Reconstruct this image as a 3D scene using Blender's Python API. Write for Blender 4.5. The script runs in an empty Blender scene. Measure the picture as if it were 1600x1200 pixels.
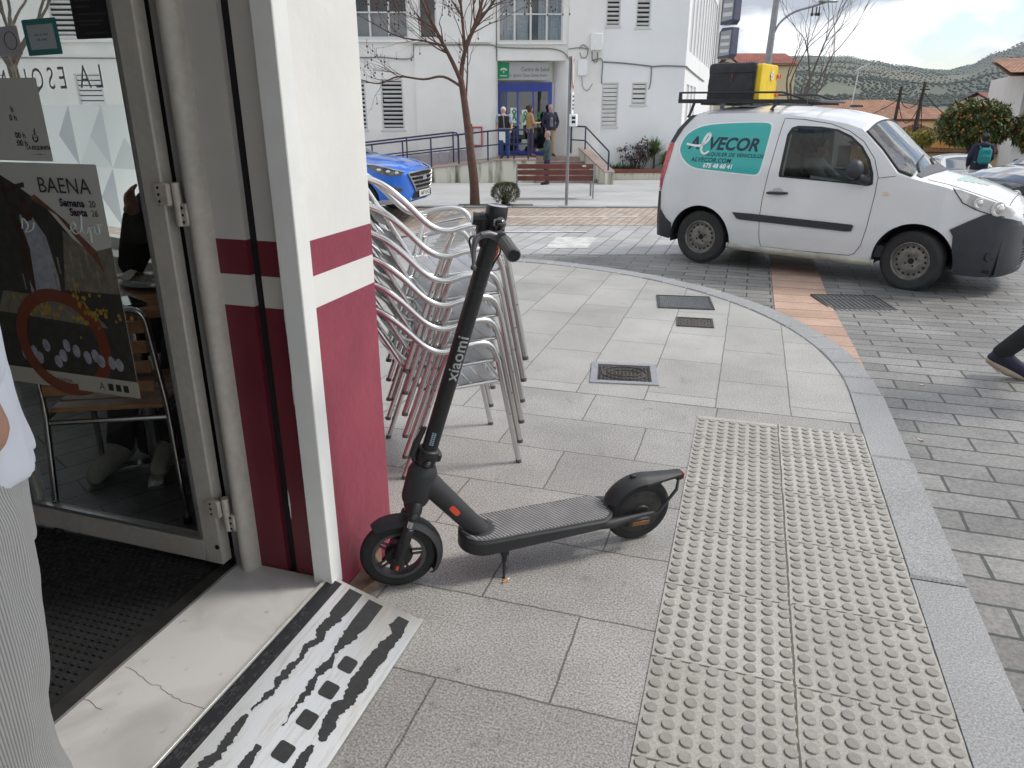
import bpy, math, random
import numpy as np
from mathutils import Vector, Matrix, noise as mnoise

PI = math.pi
rad = math.radians
SC = bpy.context.scene
COL = SC.collection
rng = random.Random(7)

# ------------------------------------------------------------------ camera
YAW = rad(17.4646)
PITCH = rad(20.534)
cd = bpy.data.cameras.new('camera')
cd.sensor_width = 36.0
cd.lens = 36.0 * 1140.0 / 1600.0
cd.clip_start = 0.02
cd.clip_end = 6000.0
cam = bpy.data.objects.new('camera', cd)
COL.objects.link(cam)
cam.location = (0, 0, 1.5)
cam.rotation_euler = (PI / 2 - PITCH, 0, YAW)
SC.camera = cam

# ------------------------------------------------------------------ sky, sun, exposure
SUN_EL, SUN_AZ = rad(46), rad(62)          # azimuth clockwise from +Y
W = bpy.data.worlds.new('World')
SC.world = W
W.use_nodes = True
nt = W.node_tree
nt.nodes.clear()
N, L = nt.nodes.new, nt.links.new
out = N('ShaderNodeOutputWorld')
bg = N('ShaderNodeBackground')
bg.inputs['Strength'].default_value = 0.13
sky = N('ShaderNodeTexSky')
sky.sky_type = 'NISHITA'
sky.sun_disc = False
sky.sun_elevation = SUN_EL
sky.sun_rotation = SUN_AZ
sky.air_density = 1.0
sky.dust_density = 1.0
tc = N('ShaderNodeTexCoord')
mp = N('ShaderNodeMapping')
mp.inputs['Scale'].default_value = (1.0, 1.0, 2.3)
mp.inputs['Location'].default_value = (0.37, 0.2, 0.1)
L(tc.outputs['Generated'], mp.inputs['Vector'])
n1 = N('ShaderNodeTexNoise')
n1.inputs['Scale'].default_value = 3.6
n1.inputs['Detail'].default_value = 9.0
n1.inputs['Roughness'].default_value = 0.55
n1.inputs['Distortion'].default_value = 0.25
L(mp.outputs['Vector'], n1.inputs['Vector'])
cover = N('ShaderNodeValToRGB')
cover.color_ramp.elements[0].position = 0.43
cover.color_ramp.elements[1].position = 0.51
L(n1.outputs['Fac'], cover.inputs['Fac'])
n2 = N('ShaderNodeTexNoise')
n2.inputs['Scale'].default_value = 5.2
n2.inputs['Detail'].default_value = 7.0
n2.inputs['Roughness'].default_value = 0.5
mp2 = N('ShaderNodeMapping')
mp2.inputs['Scale'].default_value = (1.0, 1.0, 2.6)
mp2.inputs['Location'].default_value = (2.1, 1.35, 0.62)
L(tc.outputs['Generated'], mp2.inputs['Vector'])
L(mp2.outputs['Vector'], n2.inputs['Vector'])
shade = N('ShaderNodeValToRGB')
shade.color_ramp.elements[0].position = 0.43
shade.color_ramp.elements[0].color = (3.0, 3.2, 3.6, 1)
shade.color_ramp.elements[1].position = 0.55
shade.color_ramp.elements[1].color = (9.2, 9.1, 8.9, 1)
L(n2.outputs['Fac'], shade.inputs['Fac'])
mix = N('ShaderNodeMix')
mix.data_type = 'RGBA'
L(cover.outputs['Color'], mix.inputs['Factor'])
L(sky.outputs['Color'], mix.inputs['A'])
L(shade.outputs['Color'], mix.inputs['B'])
L(mix.outputs['Result'], bg.inputs['Color'])
L(bg.outputs['Background'], out.inputs['Surface'])

sd = bpy.data.lights.new('sun', 'SUN')
sd.energy = 1.7
sd.angle = rad(12)
sd.color = (1.0, 0.95, 0.87)
sun = bpy.data.objects.new('sun', sd)
COL.objects.link(sun)
sdir = Vector((math.sin(SUN_AZ) * math.cos(SUN_EL), math.cos(SUN_AZ) * math.cos(SUN_EL), math.sin(SUN_EL)))
sun.rotation_euler = sdir.to_track_quat('Z', 'Y').to_euler()
sun.location = (20, 10, 40)

SC.view_settings.view_transform = 'Standard'
SC.view_settings.look = 'None'
SC.view_settings.gamma = 1.0
SC.view_settings.exposure = 0.56
SC.cycles.max_bounces = 8
SC.cycles.transparent_max_bounces = 16

# ------------------------------------------------------------------ materials
def mat(name, color, rough=0.6, metal=0.0, var=0.0, vscale=4.0, bump=0.0, bscale=60.0, spec=0.5, coat=0.0, var2=0.0,
        v2scale=0.7, detail=4.0, tint=None, bdist=0.002, alpha=None, rvar=0.0, aniso=None):
    m = bpy.data.materials.new(name)
    m.use_nodes = True
    t = m.node_tree
    p = t.nodes['Principled BSDF']
    p.inputs['Base Color'].default_value = (*color, 1)
    p.inputs['Roughness'].default_value = rough
    p.inputs['Metallic'].default_value = metal
    p.inputs['Specular IOR Level'].default_value = spec
    p.inputs['Coat Weight'].default_value = coat
    p.inputs['Coat Roughness'].default_value = 0.05
    tcn = t.nodes.new('ShaderNodeTexCoord')
    last = None
    for amt, sc_ in ((var, vscale), (var2, v2scale)):
        if amt > 0:
            nz = t.nodes.new('ShaderNodeTexNoise')
            nz.inputs['Scale'].default_value = sc_
            nz.inputs['Detail'].default_value = detail
            nz.inputs['Roughness'].default_value = 0.6
            t.links.new(tcn.outputs['Object'], nz.inputs['Vector'])
            mr = t.nodes.new('ShaderNodeMapRange')
            mr.inputs['From Min'].default_value = 0.3
            mr.inputs['From Max'].default_value = 0.7
            mr.inputs['To Min'].default_value = 1 - amt
            mr.inputs['To Max'].default_value = 1 + amt * 0.6
            t.links.new(nz.outputs['Fac'], mr.inputs['Value'])
            mx = t.nodes.new('ShaderNodeMix')
            mx.data_type = 'RGBA'
            mx.blend_type = 'MULTIPLY'
            mx.inputs['Factor'].default_value = 1.0
            if last is None:
                mx.inputs['A'].default_value = (*color, 1)
            else:
                t.links.new(last, mx.inputs['A'])
            t.links.new(mr.outputs['Result'], mx.inputs['B'])
            last = mx.outputs['Result']
            if rvar > 0 and amt == var:
                rr = t.nodes.new('ShaderNodeMapRange')
                rr.inputs['From Min'].default_value = 0.3
                rr.inputs['From Max'].default_value = 0.7
                rr.inputs['To Min'].default_value = max(0.02, rough - rvar)
                rr.inputs['To Max'].default_value = min(1, rough + rvar)
                t.links.new(nz.outputs['Fac'], rr.inputs['Value'])
                t.links.new(rr.outputs['Result'], p.inputs['Roughness'])
    if last is not None:
        t.links.new(last, p.inputs['Base Color'])
    if bump > 0:
        nb = t.nodes.new('ShaderNodeTexNoise')
        nb.inputs['Scale'].default_value = bscale
        nb.inputs['Detail'].default_value = 3.0
        t.links.new(tcn.outputs['Object'], nb.inputs['Vector'])
        bp = t.nodes.new('ShaderNodeBump')
        bp.inputs['Strength'].default_value = bump
        bp.inputs['Distance'].default_value = bdist
        t.links.new(nb.outputs['Fac'], bp.inputs['Height'])
        t.links.new(bp.outputs['Normal'], p.inputs['Normal'])
    return m

def glass_mat(name, tint=(0.9, 0.95, 0.93), gloss=0.08, rough=0.01, dens=1.0):
    """clear pane: mostly transparent with a Fresnel mirror (thin single sheet)"""
    m = bpy.data.materials.new(name)
    m.use_nodes = True
    t = m.node_tree
    t.nodes.clear()
    o = t.nodes.new('ShaderNodeOutputMaterial')
    tr = t.nodes.new('ShaderNodeBsdfTransparent')
    tr.inputs['Color'].default_value = (*tint, 1)
    gl = t.nodes.new('ShaderNodeBsdfGlossy')
    gl.inputs['Roughness'].default_value = rough
    lw = t.nodes.new('ShaderNodeLayerWeight')      # facing term is the same from both sides of the sheet
    lw.inputs['Blend'].default_value = .5
    pw_ = t.nodes.new('ShaderNodeMath')
    pw_.operation = 'POWER'
    pw_.inputs[1].default_value = 4.5
    t.links.new(lw.outputs['Facing'], pw_.inputs[0])
    fr = t.nodes.new('ShaderNodeMath')
    fr.operation = 'MULTIPLY_ADD'
    fr.inputs[1].default_value = 1 - gloss
    fr.inputs[2].default_value = gloss
    t.links.new(pw_.outputs[0], fr.inputs[0])
    mx = t.nodes.new('ShaderNodeMixShader')
    t.links.new(fr.outputs[0], mx.inputs['Fac'])
    t.links.new(tr.outputs['BSDF'], mx.inputs[1])
    t.links.new(gl.outputs['BSDF'], mx.inputs[2])
    t.links.new(mx.outputs['Shader'], o.inputs['Surface'])
    return m

def node_mat(name, rough=0.8):
    m = bpy.data.materials.new(name)
    m.use_nodes = True
    t = m.node_tree
    p = t.nodes['Principled BSDF']
    p.inputs['Roughness'].default_value = rough
    return m, t, p

def paving(name, c1, c2, mortar, bw, rh, msize=0.006, rot=0.0, offset=0.5, rough=0.75, loc=(0, 0, 0), speck=0.25, sscale=160.0,
           blotch=0.25, blscale=1.3, bump=0.6, tone=0.0, stains=0.0, spec=0.35):
    m, t, p = node_mat(name, rough)
    p.inputs['Specular IOR Level'].default_value = spec
    n, l = t.nodes.new, t.links.new
    tcn = n('ShaderNodeTexCoord')
    mpn = n('ShaderNodeMapping')
    mpn.inputs['Rotation'].default_value = (0, 0, rot)
    mpn.inputs['Location'].default_value = loc
    l(tcn.outputs['Object'], mpn.inputs['Vector'])
    wob = n('ShaderNodeTexNoise')
    wob.inputs['Scale'].default_value = 9.0
    l(tcn.outputs['Object'], wob.inputs['Vector'])
    wm = n('ShaderNodeVectorMath')
    wm.operation = 'SCALE'
    wm.inputs['Scale'].default_value = 0.012
    l(wob.outputs['Color'], wm.inputs[0])
    ad = n('ShaderNodeVectorMath')
    l(mpn.outputs['Vector'], ad.inputs[0])
    l(wm.outputs['Vector'], ad.inputs[1])
    br = n('ShaderNodeTexBrick')
    br.offset = offset
    br.squash = 1.0
    br.inputs['Color1'].default_value = (*c1, 1)
    br.inputs['Color2'].default_value = (*c2, 1)
    br.inputs['Mortar'].default_value = (*mortar, 1)
    br.inputs['Scale'].default_value = 1.0
    br.inputs['Mortar Size'].default_value = msize
    br.inputs['Mortar Smooth'].default_value = 0.15
    br.inputs['Bias'].default_value = 0.0
    br.inputs['Brick Width'].default_value = bw
    br.inputs['Row Height'].default_value = rh
    l(ad.outputs['Vector'], br.inputs['Vector'])
    def mul(src, amt, sc_, det, lo=0.3, hi=0.7, up=0.6, vec=None):
        z = n('ShaderNodeTexNoise')
        z.inputs['Scale'].default_value = sc_
        z.inputs['Detail'].default_value = det
        z.inputs['Roughness'].default_value = 0.65
        l(tcn.outputs['Object'], z.inputs['Vector'])
        r = n('ShaderNodeMapRange')
        r.inputs['From Min'].default_value = lo
        r.inputs['From Max'].default_value = hi
        r.inputs['To Min'].default_value = 1 - amt
        r.inputs['To Max'].default_value = 1 + amt * up
        l(z.outputs['Fac'], r.inputs['Value'])
        x = n('ShaderNodeMix')
        x.data_type = 'RGBA'
        x.blend_type = 'MULTIPLY'
        x.inputs['Factor'].default_value = 1.0
        l(src, x.inputs['A'])
        l(r.outputs['Result'], x.inputs['B'])
        return x.outputs['Result'], z
    c, zs_ = mul(br.outputs['Color'], speck, sscale, 2.0, 0.35, 0.65, 1.0)
    c, _ = mul(c, blotch, blscale, 6.0)
    if stains > 0:
        c, _ = mul(c, stains, 7.0, 3.0, 0.24, 0.36, 0.0)
    l(c, p.inputs['Base Color'])
    hm = n('ShaderNodeMath')
    hm.operation = 'MULTIPLY'
    hm.inputs[1].default_value = -1.0
    l(br.outputs['Fac'], hm.inputs[0])
    hn = n('ShaderNodeTexNoise')
    hn.inputs['Scale'].default_value = 45.0
    hn.inputs['Detail'].default_value = 5.0
    l(tcn.outputs['Object'], hn.inputs['Vector'])
    hs = n('ShaderNodeMath')
    hs.operation = 'MULTIPLY_ADD'
    hs.inputs[1].default_value = 0.35
    l(hn.outputs['Fac'], hs.inputs[0])
    l(hm.outputs['Value'], hs.inputs[2])
    bp = n('ShaderNodeBump')
    bp.inputs['Strength'].default_value = bump
    bp.inputs['Distance'].default_value = 0.006
    l(hs.outputs['Value'], bp.inputs['Height'])
    l(bp.outputs['Normal'], p.inputs['Normal'])
    return m

# ------------------------------------------------------------------ mesh builder
class MB:
    def __init__(self):
        self.v, self.f, self.mi = [], [], []
        self.m = 0
    def add(self, vs, fs, mi=None):
        o = len(self.v)
        self.v += [tuple(x) for x in vs]
        self.f += [tuple(i + o for i in f) for f in fs]
        self.mi += [self.m if mi is None else mi] * len(fs)
        return self
    def box(self, c, s, rz=0.0, rot=None, ch=0.0):
        hx, hy, hz = s[0] / 2, s[1] / 2, s[2] / 2
        M = rot if rot is not None else Matrix.Rotation(rz, 3, 'Z')
        C = Vector(c)
        if ch <= 0:
            pts = [(-hx, -hy, -hz), (hx, -hy, -hz), (hx, hy, -hz), (-hx, hy, -hz), (-hx, -hy, hz), (hx, -hy, hz), (hx, hy, hz), (-hx, hy, hz)]
            fs = [(3, 2, 1, 0), (4, 5, 6, 7), (0, 1, 5, 4), (1, 2, 6, 5), (2, 3, 7, 6), (3, 0, 4, 7)]
        else:
            ch = min(ch, hx * .95, hy * .95, hz * .95)
            pts = []
            idx = {}
            for sx in (-1, 1):
                for sy in (-1, 1):
                    for sz in (-1, 1):
                        for a in range(3):
                            p = [sx * (hx - ch), sy * (hy - ch), sz * (hz - ch)]
                            p[a] = (sx * hx, sy * hy, sz * hz)[a]
                            idx[(sx, sy, sz, a)] = len(pts)
                            pts.append(tuple(p))
            fs = []
            def q(*k): fs.append(tuple(idx[x] for x in k))
            for s_ in (-1, 1):
                o = [(-1, -1), (1, -1), (1, 1), (-1, 1)]
                if s_ < 0: o = o[::-1]
                q(*[(a, b, s_, 2) for a, b in o])
                q(*[(s_, a, b, 0) for a, b in o])
                q(*[(b, s_, a, 1) for a, b in o])
            for a in (-1, 1):
                for b in (-1, 1):
                    k = [(-1, a, b, 1), (1, a, b, 1), (1, a, b, 2), (-1, a, b, 2)]
                    q(*(k if a * b > 0 and a < 0 or a * b < 0 and a < 0 and False else k))
                    q((a, -1, b, 0), (a, 1, b, 0), (a, 1, b, 2), (a, -1, b, 2))
                    q((a, b, -1, 0), (a, b, 1, 0), (a, b, 1, 1), (a, b, -1, 1))
            for sx in (-1, 1):
                for sy in (-1, 1):
                    for sz in (-1, 1):
                        q((sx, sy, sz, 0), (sx, sy, sz, 1), (sx, sy, sz, 2))
        return self.add([M @ Vector(p) + C for p in pts], fs)
    def box2(self, a, b, ch=0.0):
        a, b = Vector(a), Vector(b)
        return self.box((a + b) / 2, [abs(x) for x in (b - a)], ch=ch)
    def rings(self, rs, closed=True, cap0=True, cap1=True):
        n = len(rs[0])
        vs = [p for r in rs for p in r]
        fs = []
        for i in range(len(rs) - 1):
            for j in range(n if closed else n - 1):
                k = (j + 1) % n
                fs.append((i * n + j, i * n + k, (i + 1) * n + k, (i + 1) * n + j))
        if cap0: fs.append(tuple(range(n))[::-1])
        if cap1: fs.append(tuple((len(rs) - 1) * n + j for j in range(n)))
        return self.add(vs, fs)
    def tube(self, pts, r, n=10, cap=True, closed=False, flat=1.0):
        P = [Vector(p) for p in pts]
        m = len(P)
        rr = r if isinstance(r, (list, tuple)) else [r] * m
        T = []
        for i in range(m):
            if closed: d = P[(i + 1) % m] - P[i - 1]
            else: d = P[min(i + 1, m - 1)] - P[max(i - 1, 0)]
            T.append(d.normalized() if d.length > 1e-9 else Vector((0, 0, 1)))
        up = Vector((0, 0, 1)) if abs(T[0].z) < .9 else Vector((1, 0, 0))
        nrm = (up - T[0] * up.dot(T[0])).normalized()
        rs = []
        for i in range(m):
            nrm = nrm - T[i] * nrm.dot(T[i])
            nrm = nrm.normalized() if nrm.length > 1e-6 else T[i].orthogonal().normalized()
            b = T[i].cross(nrm)
            rs.append([P[i] + (nrm * math.cos(a) * flat + b * math.sin(a)) * rr[i] for a in (2 * PI * k / n for k in range(n))])
        if closed:
            rs.append(rs[0])
            return self.rings(rs, True, False, False)
        return self.rings(rs, True, cap, cap)
    def cyl(self, a, b, r, r2=None, n=20, ch=0.0):
        a, b = Vector(a), Vector(b)
        r2 = r if r2 is None else r2
        d = (b - a)
        if ch > 0:
            u = d.normalized() * ch
            return self.tube([a, a + u, b - u, b], [max(r - ch, 1e-4), r, r2, max(r2 - ch, 1e-4)], n)
        return self.tube([a, b], [r, r2], n)
    def lathe(self, prof, n=32, M=None, arc=None):
        """prof: list of (r, z) about local z"""
        M = M or Matrix.Identity(4)
        full = arc is None
        a0, a1 = (0, 2 * PI) if full else arc
        k = n if full else n + 1
        rs = []
        for r, z in prof:
            rs.append([M @ Vector((max(r, 1e-5) * math.cos(a0 + (a1 - a0) * j / n), max(r, 1e-5) * math.sin(a0 + (a1 - a0) * j / n), z)) for j in range(k)])
        return self.rings(rs, full, False, False)
    def prism(self, poly, h, M=None, z0=0.0):
        """closed polygon (2D) extruded along local z from z0 to z0+h"""
        M = M or Matrix.Identity(4)
        n = len(poly)
        vs = [M @ Vector((x, y, z0)) for x, y in poly] + [M @ Vector((x, y, z0 + h)) for x, y in poly]
        fs = [tuple(range(n))[::-1], tuple(range(n, 2 * n))]
        fs += [(i, (i + 1) % n, n + (i + 1) % n, n + i) for i in range(n)]
        return self.add(vs, fs)
    def ball(self, c, r, n=14, m=9, M=None):
        c = Vector(c)
        r = (r, r, r) if isinstance(r, (int, float)) else r
        rs = []
        for i in range(m + 1):
            a = -PI / 2 + PI * i / m
            ca, sa = max(math.cos(a), 1e-4), math.sin(a)
            ring = []
            for j in range(n):
                v = Vector((r[0] * ca * math.cos(2 * PI * j / n), r[1] * ca * math.sin(2 * PI * j / n), r[2] * sa))
                if M: v = M @ v
                ring.append(c + v)
            rs.append(ring)
        return self.rings(rs, True, True, True)
    def grid(self, pts):
        """pts[i][j] surface"""
        n, m = len(pts), len(pts[0])
        return self.add([p for r in pts for p in r], [(i * m + j, i * m + j + 1, (i + 1) * m + j + 1, (i + 1) * m + j) for i in range(n - 1) for j in range(m - 1)])
    def quad(self, a, b, c, d):
        return self.add([a, b, c, d], [(0, 1, 2, 3)])
    def mesh(self, name, smooth=None):
        me = bpy.data.meshes.new(name)
        me.from_pydata([tuple(v) for v in self.v], [], self.f)
        if any(self.mi): me.polygons.foreach_set('material_index', self.mi)
        if smooth is not None:
            me.polygons.foreach_set('use_smooth', [True] * len(me.polygons))
            me.set_sharp_from_angle(angle=rad(smooth))
        me.validate()
        me.update()
        return me
    def fixn(self):
        return self
    def build(self, name, m, parent=None, smooth=40, recalc=True):
        me = self.mesh(name, None)
        if recalc:
            import bmesh
            b = bmesh.new()
            b.from_mesh(me)
            bmesh.ops.recalc_face_normals(b, faces=b.faces)
            b.to_mesh(me)
            b.free()
        if smooth is not None:
            me.polygons.foreach_set('use_smooth', [True] * len(me.polygons))
            me.set_sharp_from_angle(angle=rad(smooth))
        for x in (m if isinstance(m, (list, tuple)) else [m]):
            me.materials.append(x)
        o = bpy.data.objects.new(name, me)
        COL.objects.link(o)
        if parent is not None: o.parent = parent
        return o

def tag(o, label=None, cat=None, group=None, kind=None):
    if label: o['label'] = label
    if cat: o['category'] = cat
    if group: o['group'] = group
    if kind: o['kind'] = kind
    return o

def thing(name, label, cat, loc=(0, 0, 0), rz=0.0, group=None):
    o = bpy.data.objects.new(name, None)
    o.empty_display_size = 0.2
    COL.objects.link(o)
    o.location = loc
    o.rotation_euler = (0, 0, rz)
    return tag(o, label, cat, group)

def struct(o):
    o['kind'] = 'structure'
    return o

def kids(o): return [c for c in COL.objects if c.parent == o]

def copy_tree(o, parent=None):
    c = o.copy()
    COL.objects.link(c)
    if parent is not None: c.parent = parent
    for k in kids(o): copy_tree(k, c)
    return c

def text_geo(body, size, depth=0.0, shear=0.0, fat=0.0, align='CENTER', space=1.0, res=3):
    cu = bpy.data.curves.new('txt', 'FONT')
    cu.body = body
    cu.size = size
    cu.extrude = depth
    cu.shear = shear
    cu.offset = fat
    cu.align_x = align
    cu.align_y = 'CENTER'
    cu.space_character = space
    cu.resolution_u = res
    o = bpy.data.objects.new('txt', cu)
    COL.objects.link(o)
    dg = bpy.context.evaluated_depsgraph_get()
    dg.update()
    me = bpy.data.meshes.new_from_object(o.evaluated_get(dg))
    vs = [tuple(v.co) for v in me.vertices]
    fs = [tuple(p.vertices) for p in me.polygons]
    bpy.data.objects.remove(o)
    bpy.data.curves.remove(cu)
    bpy.data.meshes.remove(me)
    return vs, fs

def frame(o, xd, yd):
    """4x4 with origin o, x axis xd, y axis yd, z = x cross y"""
    x = Vector(xd).normalized()
    y = Vector(yd)
    y = (y - x * y.dot(x)).normalized()
    z = x.cross(y)
    M = Matrix((x, y, z)).transposed().to_4x4()
    M.translation = Vector(o)
    return M

def add_text(mb, M, body, size, depth=0.0, sx=1.0, **k):
    vs, fs = text_geo(body, size, depth, **k)
    mb.add([M @ Vector((v[0] * sx, v[1], v[2])) for v in vs], fs)
    return mb

def rounded(w, h, r, n=5):
    pts = []
    for cx, cy, a0 in ((w / 2 - r, h / 2 - r, 0), (-w / 2 + r, h / 2 - r, PI / 2), (-w / 2 + r, -h / 2 + r, PI), (w / 2 - r, -h / 2 + r, 1.5 * PI)):
        for i in range(n + 1):
            a = a0 + PI / 2 * i / n
            pts.append((cx + r * math.cos(a), cy + r * math.sin(a)))
    return pts

def smoothpath(pts, n=6, closed=False):
    """Catmull-Rom through pts"""
    P = [Vector(p) for p in pts]
    m = len(P)
    res = []
    rngs = range(m if closed else m - 1)
    for i in rngs:
        p0 = P[i - 1] if (i > 0 or closed) else P[0] * 2 - P[1]
        p1, p2 = P[i], P[(i + 1) % m]
        p3 = P[(i + 2) % m] if (i + 2 < m or closed) else P[-1] * 2 - P[-2]
        for k in range(n):
            t = k / n
            res.append(0.5 * ((2 * p1) + (p2 - p0) * t + (2 * p0 - 5 * p1 + 4 * p2 - p3) * t * t + (3 * p1 - p0 - 3 * p2 + p3) * t ** 3))
    if not closed: res.append(P[-1])
    return res

def fillet(pts, r, n=6):
    """polyline with rounded corners"""
    P = [Vector(p) for p in pts]
    res = [P[0]]
    for i in range(1, len(P) - 1):
        a, b, c = P[i - 1], P[i], P[i + 1]
        d1, d2 = (a - b), (c - b)
        rr = min(r, d1.length * .49, d2.length * .49)
        s, e = b + d1.normalized() * rr, b + d2.normalized() * rr
        for k in range(n + 1):
            t = k / n
            res.append(s * (1 - t) ** 2 + b * 2 * t * (1 - t) + e * t * t)
    res.append(P[-1])
    return res

FH = Vector((-math.sin(YAW), math.cos(YAW), 0))
RT = Vector((math.cos(YAW), math.sin(YAW), 0))
def sstep(a, b, x):
    t = min(1.0, max(0.0, (x - a) / (b - a)))
    return t * t * (3 - 2 * t)
def gz(D, S):
    """height of the street surface: it falls away from the kerb and down the valley to the right"""
    z = -.12 - .125 * sstep(4.4, 7.3, D) - .0262 * max(0, min(D, 45) - 8.6)
    return z - 0.75 * sstep(4.5, 13, S) * sstep(13, 28, D) - .27 * sstep(-.7, -2.4, S) * sstep(9, 12, D) * (1 - sstep(14.7, 15.75, D))
def gzw(x, y): 
    p = Vector((x, y, 0))
    return gz(p.dot(FH), p.dot(RT))
def pl(D, S, z=None):
    """plaza frame (distance, sideways) to world; z None = on the street"""
    p = FH * D + RT * S
    return Vector((p.x, p.y, gz(D, S) if z is None else z))
# ================================================================== ground and paving
M_sett = paving('sett_near', (.20, .195, .185), (.28, .273, .262), (.06, .07, .06), .46, .172, .0075, rough=.52, loc=(.13, .05, 0),
                speck=.22, sscale=70, blotch=.38, blscale=.8, bump=.9, spec=.5)
M_sett2 = paving('sett_cross', (.36, .36, .36), (.44, .44, .44), (.15, .145, .14), .62, .24, .009, rot=PI / 2, rough=.6, speck=.12, sscale=70, blotch=.2, bump=.5, spec=.45)
M_sett3 = paving('sett_brown', (.36, .29, .235), (.47, .40, .34), (.18, .14, .11), .30, .15, .010, rot=PI / 2, rough=.7, speck=.12, sscale=50, blotch=.25, bump=.5)
M_terra = paving('terracotta', (.42, .28, .21), (.50, .35, .275), (.14, .10, .08), .60, .34, .008, rough=.7, offset=0, loc=(.25, .1, 0), speck=.15, sscale=80, blotch=.3, bump=.6)
M_slab = paving('granite_slab', (.31, .302, .288), (.37, .361, .346), (.15, .145, .13), .66, .383, .0036, rough=.72, loc=(.03, .025, 0), speck=.42, sscale=150, blotch=.28,
                blscale=1.1, bump=.35, stains=.45)
M_slab2 = paving('granite_corner', (.355, .348, .332), (.41, .402, .385), (.17, .165, .15), .62, .385, .0036, rot=PI / 2, rough=.7, loc=(.21, .04, 0), speck=.30, sscale=130,
                 blotch=.2, bump=.35, stains=.3)
M_tact = paving('tactile', (.41, .395, .365), (.46, .445, .415), (.13, .12, .10), .4025, .37, .004, offset=0, rough=.8, loc=(.128, -.295, 0), speck=.15, sscale=160, blotch=.18,
                blscale=1.6, bump=.12, stains=.5)
M_tact2 = paving('tactile_b', (.41, .395, .365), (.46, .445, .415), (.13, .12, .10), .4025, .387, .004, offset=0, rough=.8, loc=(.128, -.219, 0), speck=.15, sscale=160, blotch=.18,
                 blscale=1.6, bump=.12, stains=.5)
M_plaza = paving('plaza', (.42, .42, .415), (.46, .46, .455), (.32, .32, .31), 1.2, .8, .008, rot=YAW, rough=.7, speck=.06, sscale=60, blotch=.12, blscale=.5, bump=.2)
M_kerb = mat('kerb_granite', (.335, .338, .34), .65, var=.5, vscale=150, var2=.15, v2scale=1.6, bump=.3, bscale=180)
M_earth = mat('earth', (.16, .15, .11), .9, var=.3, vscale=2)
M_white_mark = mat('road_paint', (.62, .62, .60), .7, var=.35, vscale=6, var2=.2, v2scale=40)

def sheet(name, fr, a0, a1, b0, b1, off, m, na=40, nb=40, zf=None):
    """grid sheet draped on the street: fr 'P' = plaza frame (S, D), 'W' = world (x, y)"""
    mb = MB()
    pts = []
    for i in range(na + 1):
        row = []
        for j in range(nb + 1):
            a, b = a0 + (a1 - a0) * i / na, b0 + (b1 - b0) * j / nb
            if fr == 'P':
                p = pl(b, a)
                row.append((p.x, p.y, p.z + off))
            else:
                row.append((a, b, gzw(a, b) + off))
        pts.append(row)
    mb.grid(pts)
    o = mb.build(name, m, smooth=60)
    return struct(o)

sheet('street', 'P', -45, 62, -16, 75, 0.0, M_sett, 107, 182)
sheet('street_paving', 'P', -45, 2.75, 9.55, 12.7, .004, M_sett2, 60, 20)
sheet('street_paving', 'P', -45, 40, 12.7, 15.7, .008, M_sett3, 100, 20)
sheet('street_strip', 'W', .35, .868, 4.3, 12.5, .006, M_terra, 6, 60)
# plaza in front of the health centre: a flush kerb line and pale flags
sheet('plaza_pavement', 'P', -45, 9.5, 15.9, 40, .035, M_plaza, 90, 60)
mb = MB()
for k in range(40):
    s0 = -30 + k * 1.0
    a, b = pl(15.82, s0), pl(15.82, s0 + 1)
    c = (a + b) / 2
    mb.box((c.x, c.y, gz(15.82, s0) - .04), (.99, .16, .16), rz=YAW, ch=.01)
struct(mb.build('kerb', M_kerb))

def par(name, pts, m, off):
    mb = MB()
    g = []
    for i in range(9):
        row = []
        for j in range(9):
            u, v = i / 8, j / 8
            x = (pts[0][0] * (1 - u) + pts[1][0] * u) * (1 - v) + (pts[3][0] * (1 - u) + pts[2][0] * u) * v
            y = (pts[0][1] * (1 - u) + pts[1][1] * u) * (1 - v) + (pts[3][1] * (1 - u) + pts[2][1] * u) * v
            row.append((x, y, gzw(x, y) + off))
        g.append(row)
    mb.grid(g)
    return struct(mb.build(name, m))
par('street_marking', [(-2.61, 9.77), (-2.04, 9.95), (-2.10, 11.05), (-2.70, 10.87)], M_white_mark, .009)
for S0, S1, D0 in ((-12, 1.2, 11.75), (-14, -.6, 13.0), (-3, 2.4, 14.0)):
    a, b = pl(D0, S0), pl(D0, S1)
    c, d = pl(D0 + .13, S1), pl(D0 + .13, S0)
    par('street_marking', [a[:2], b[:2], c[:2], d[:2]], M_white_mark, .013)

# corner pavement: two fields of granite slabs inside a curved kerb
KC, KR = Vector((-2.45, 4.25, 0)), 3.29
def arc_pts(r, n=22):
    return [(KC.x + r * math.cos(PI / 2 * k / n), KC.y + r * math.sin(PI / 2 * k / n)) for k in range(n + 1)]
KW = .175
inner = [(.668, -7.0)] + [(x, y) for x, y in arc_pts(KR - KW)]
ys = 3.80
def flat(name, poly, z, m, depth=.3):
    mb = MB()
    mb.prism(poly, depth, z0=z - depth)
    o = mb.build(name, m, smooth=None)
    return struct(o)
D2 = Vector((-.9655, .2602, 0))
flat('pavement', [(-1.16, -7), (.668, -7), (.668, ys), (-1.6, ys), (-1.8, 2.82), (-1.10, 2.06)], 0.0, M_slab)
corner = [(-1.6, ys + .004), (.668, ys + .004)] + arc_pts(KR - KW) + [(-16, KC.y + KR - KW), (-16, 4.6), (-4.2, 3.42), (-1.82, 2.84)]
flat('pavement', corner, 0.0, M_slab2)
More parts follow.
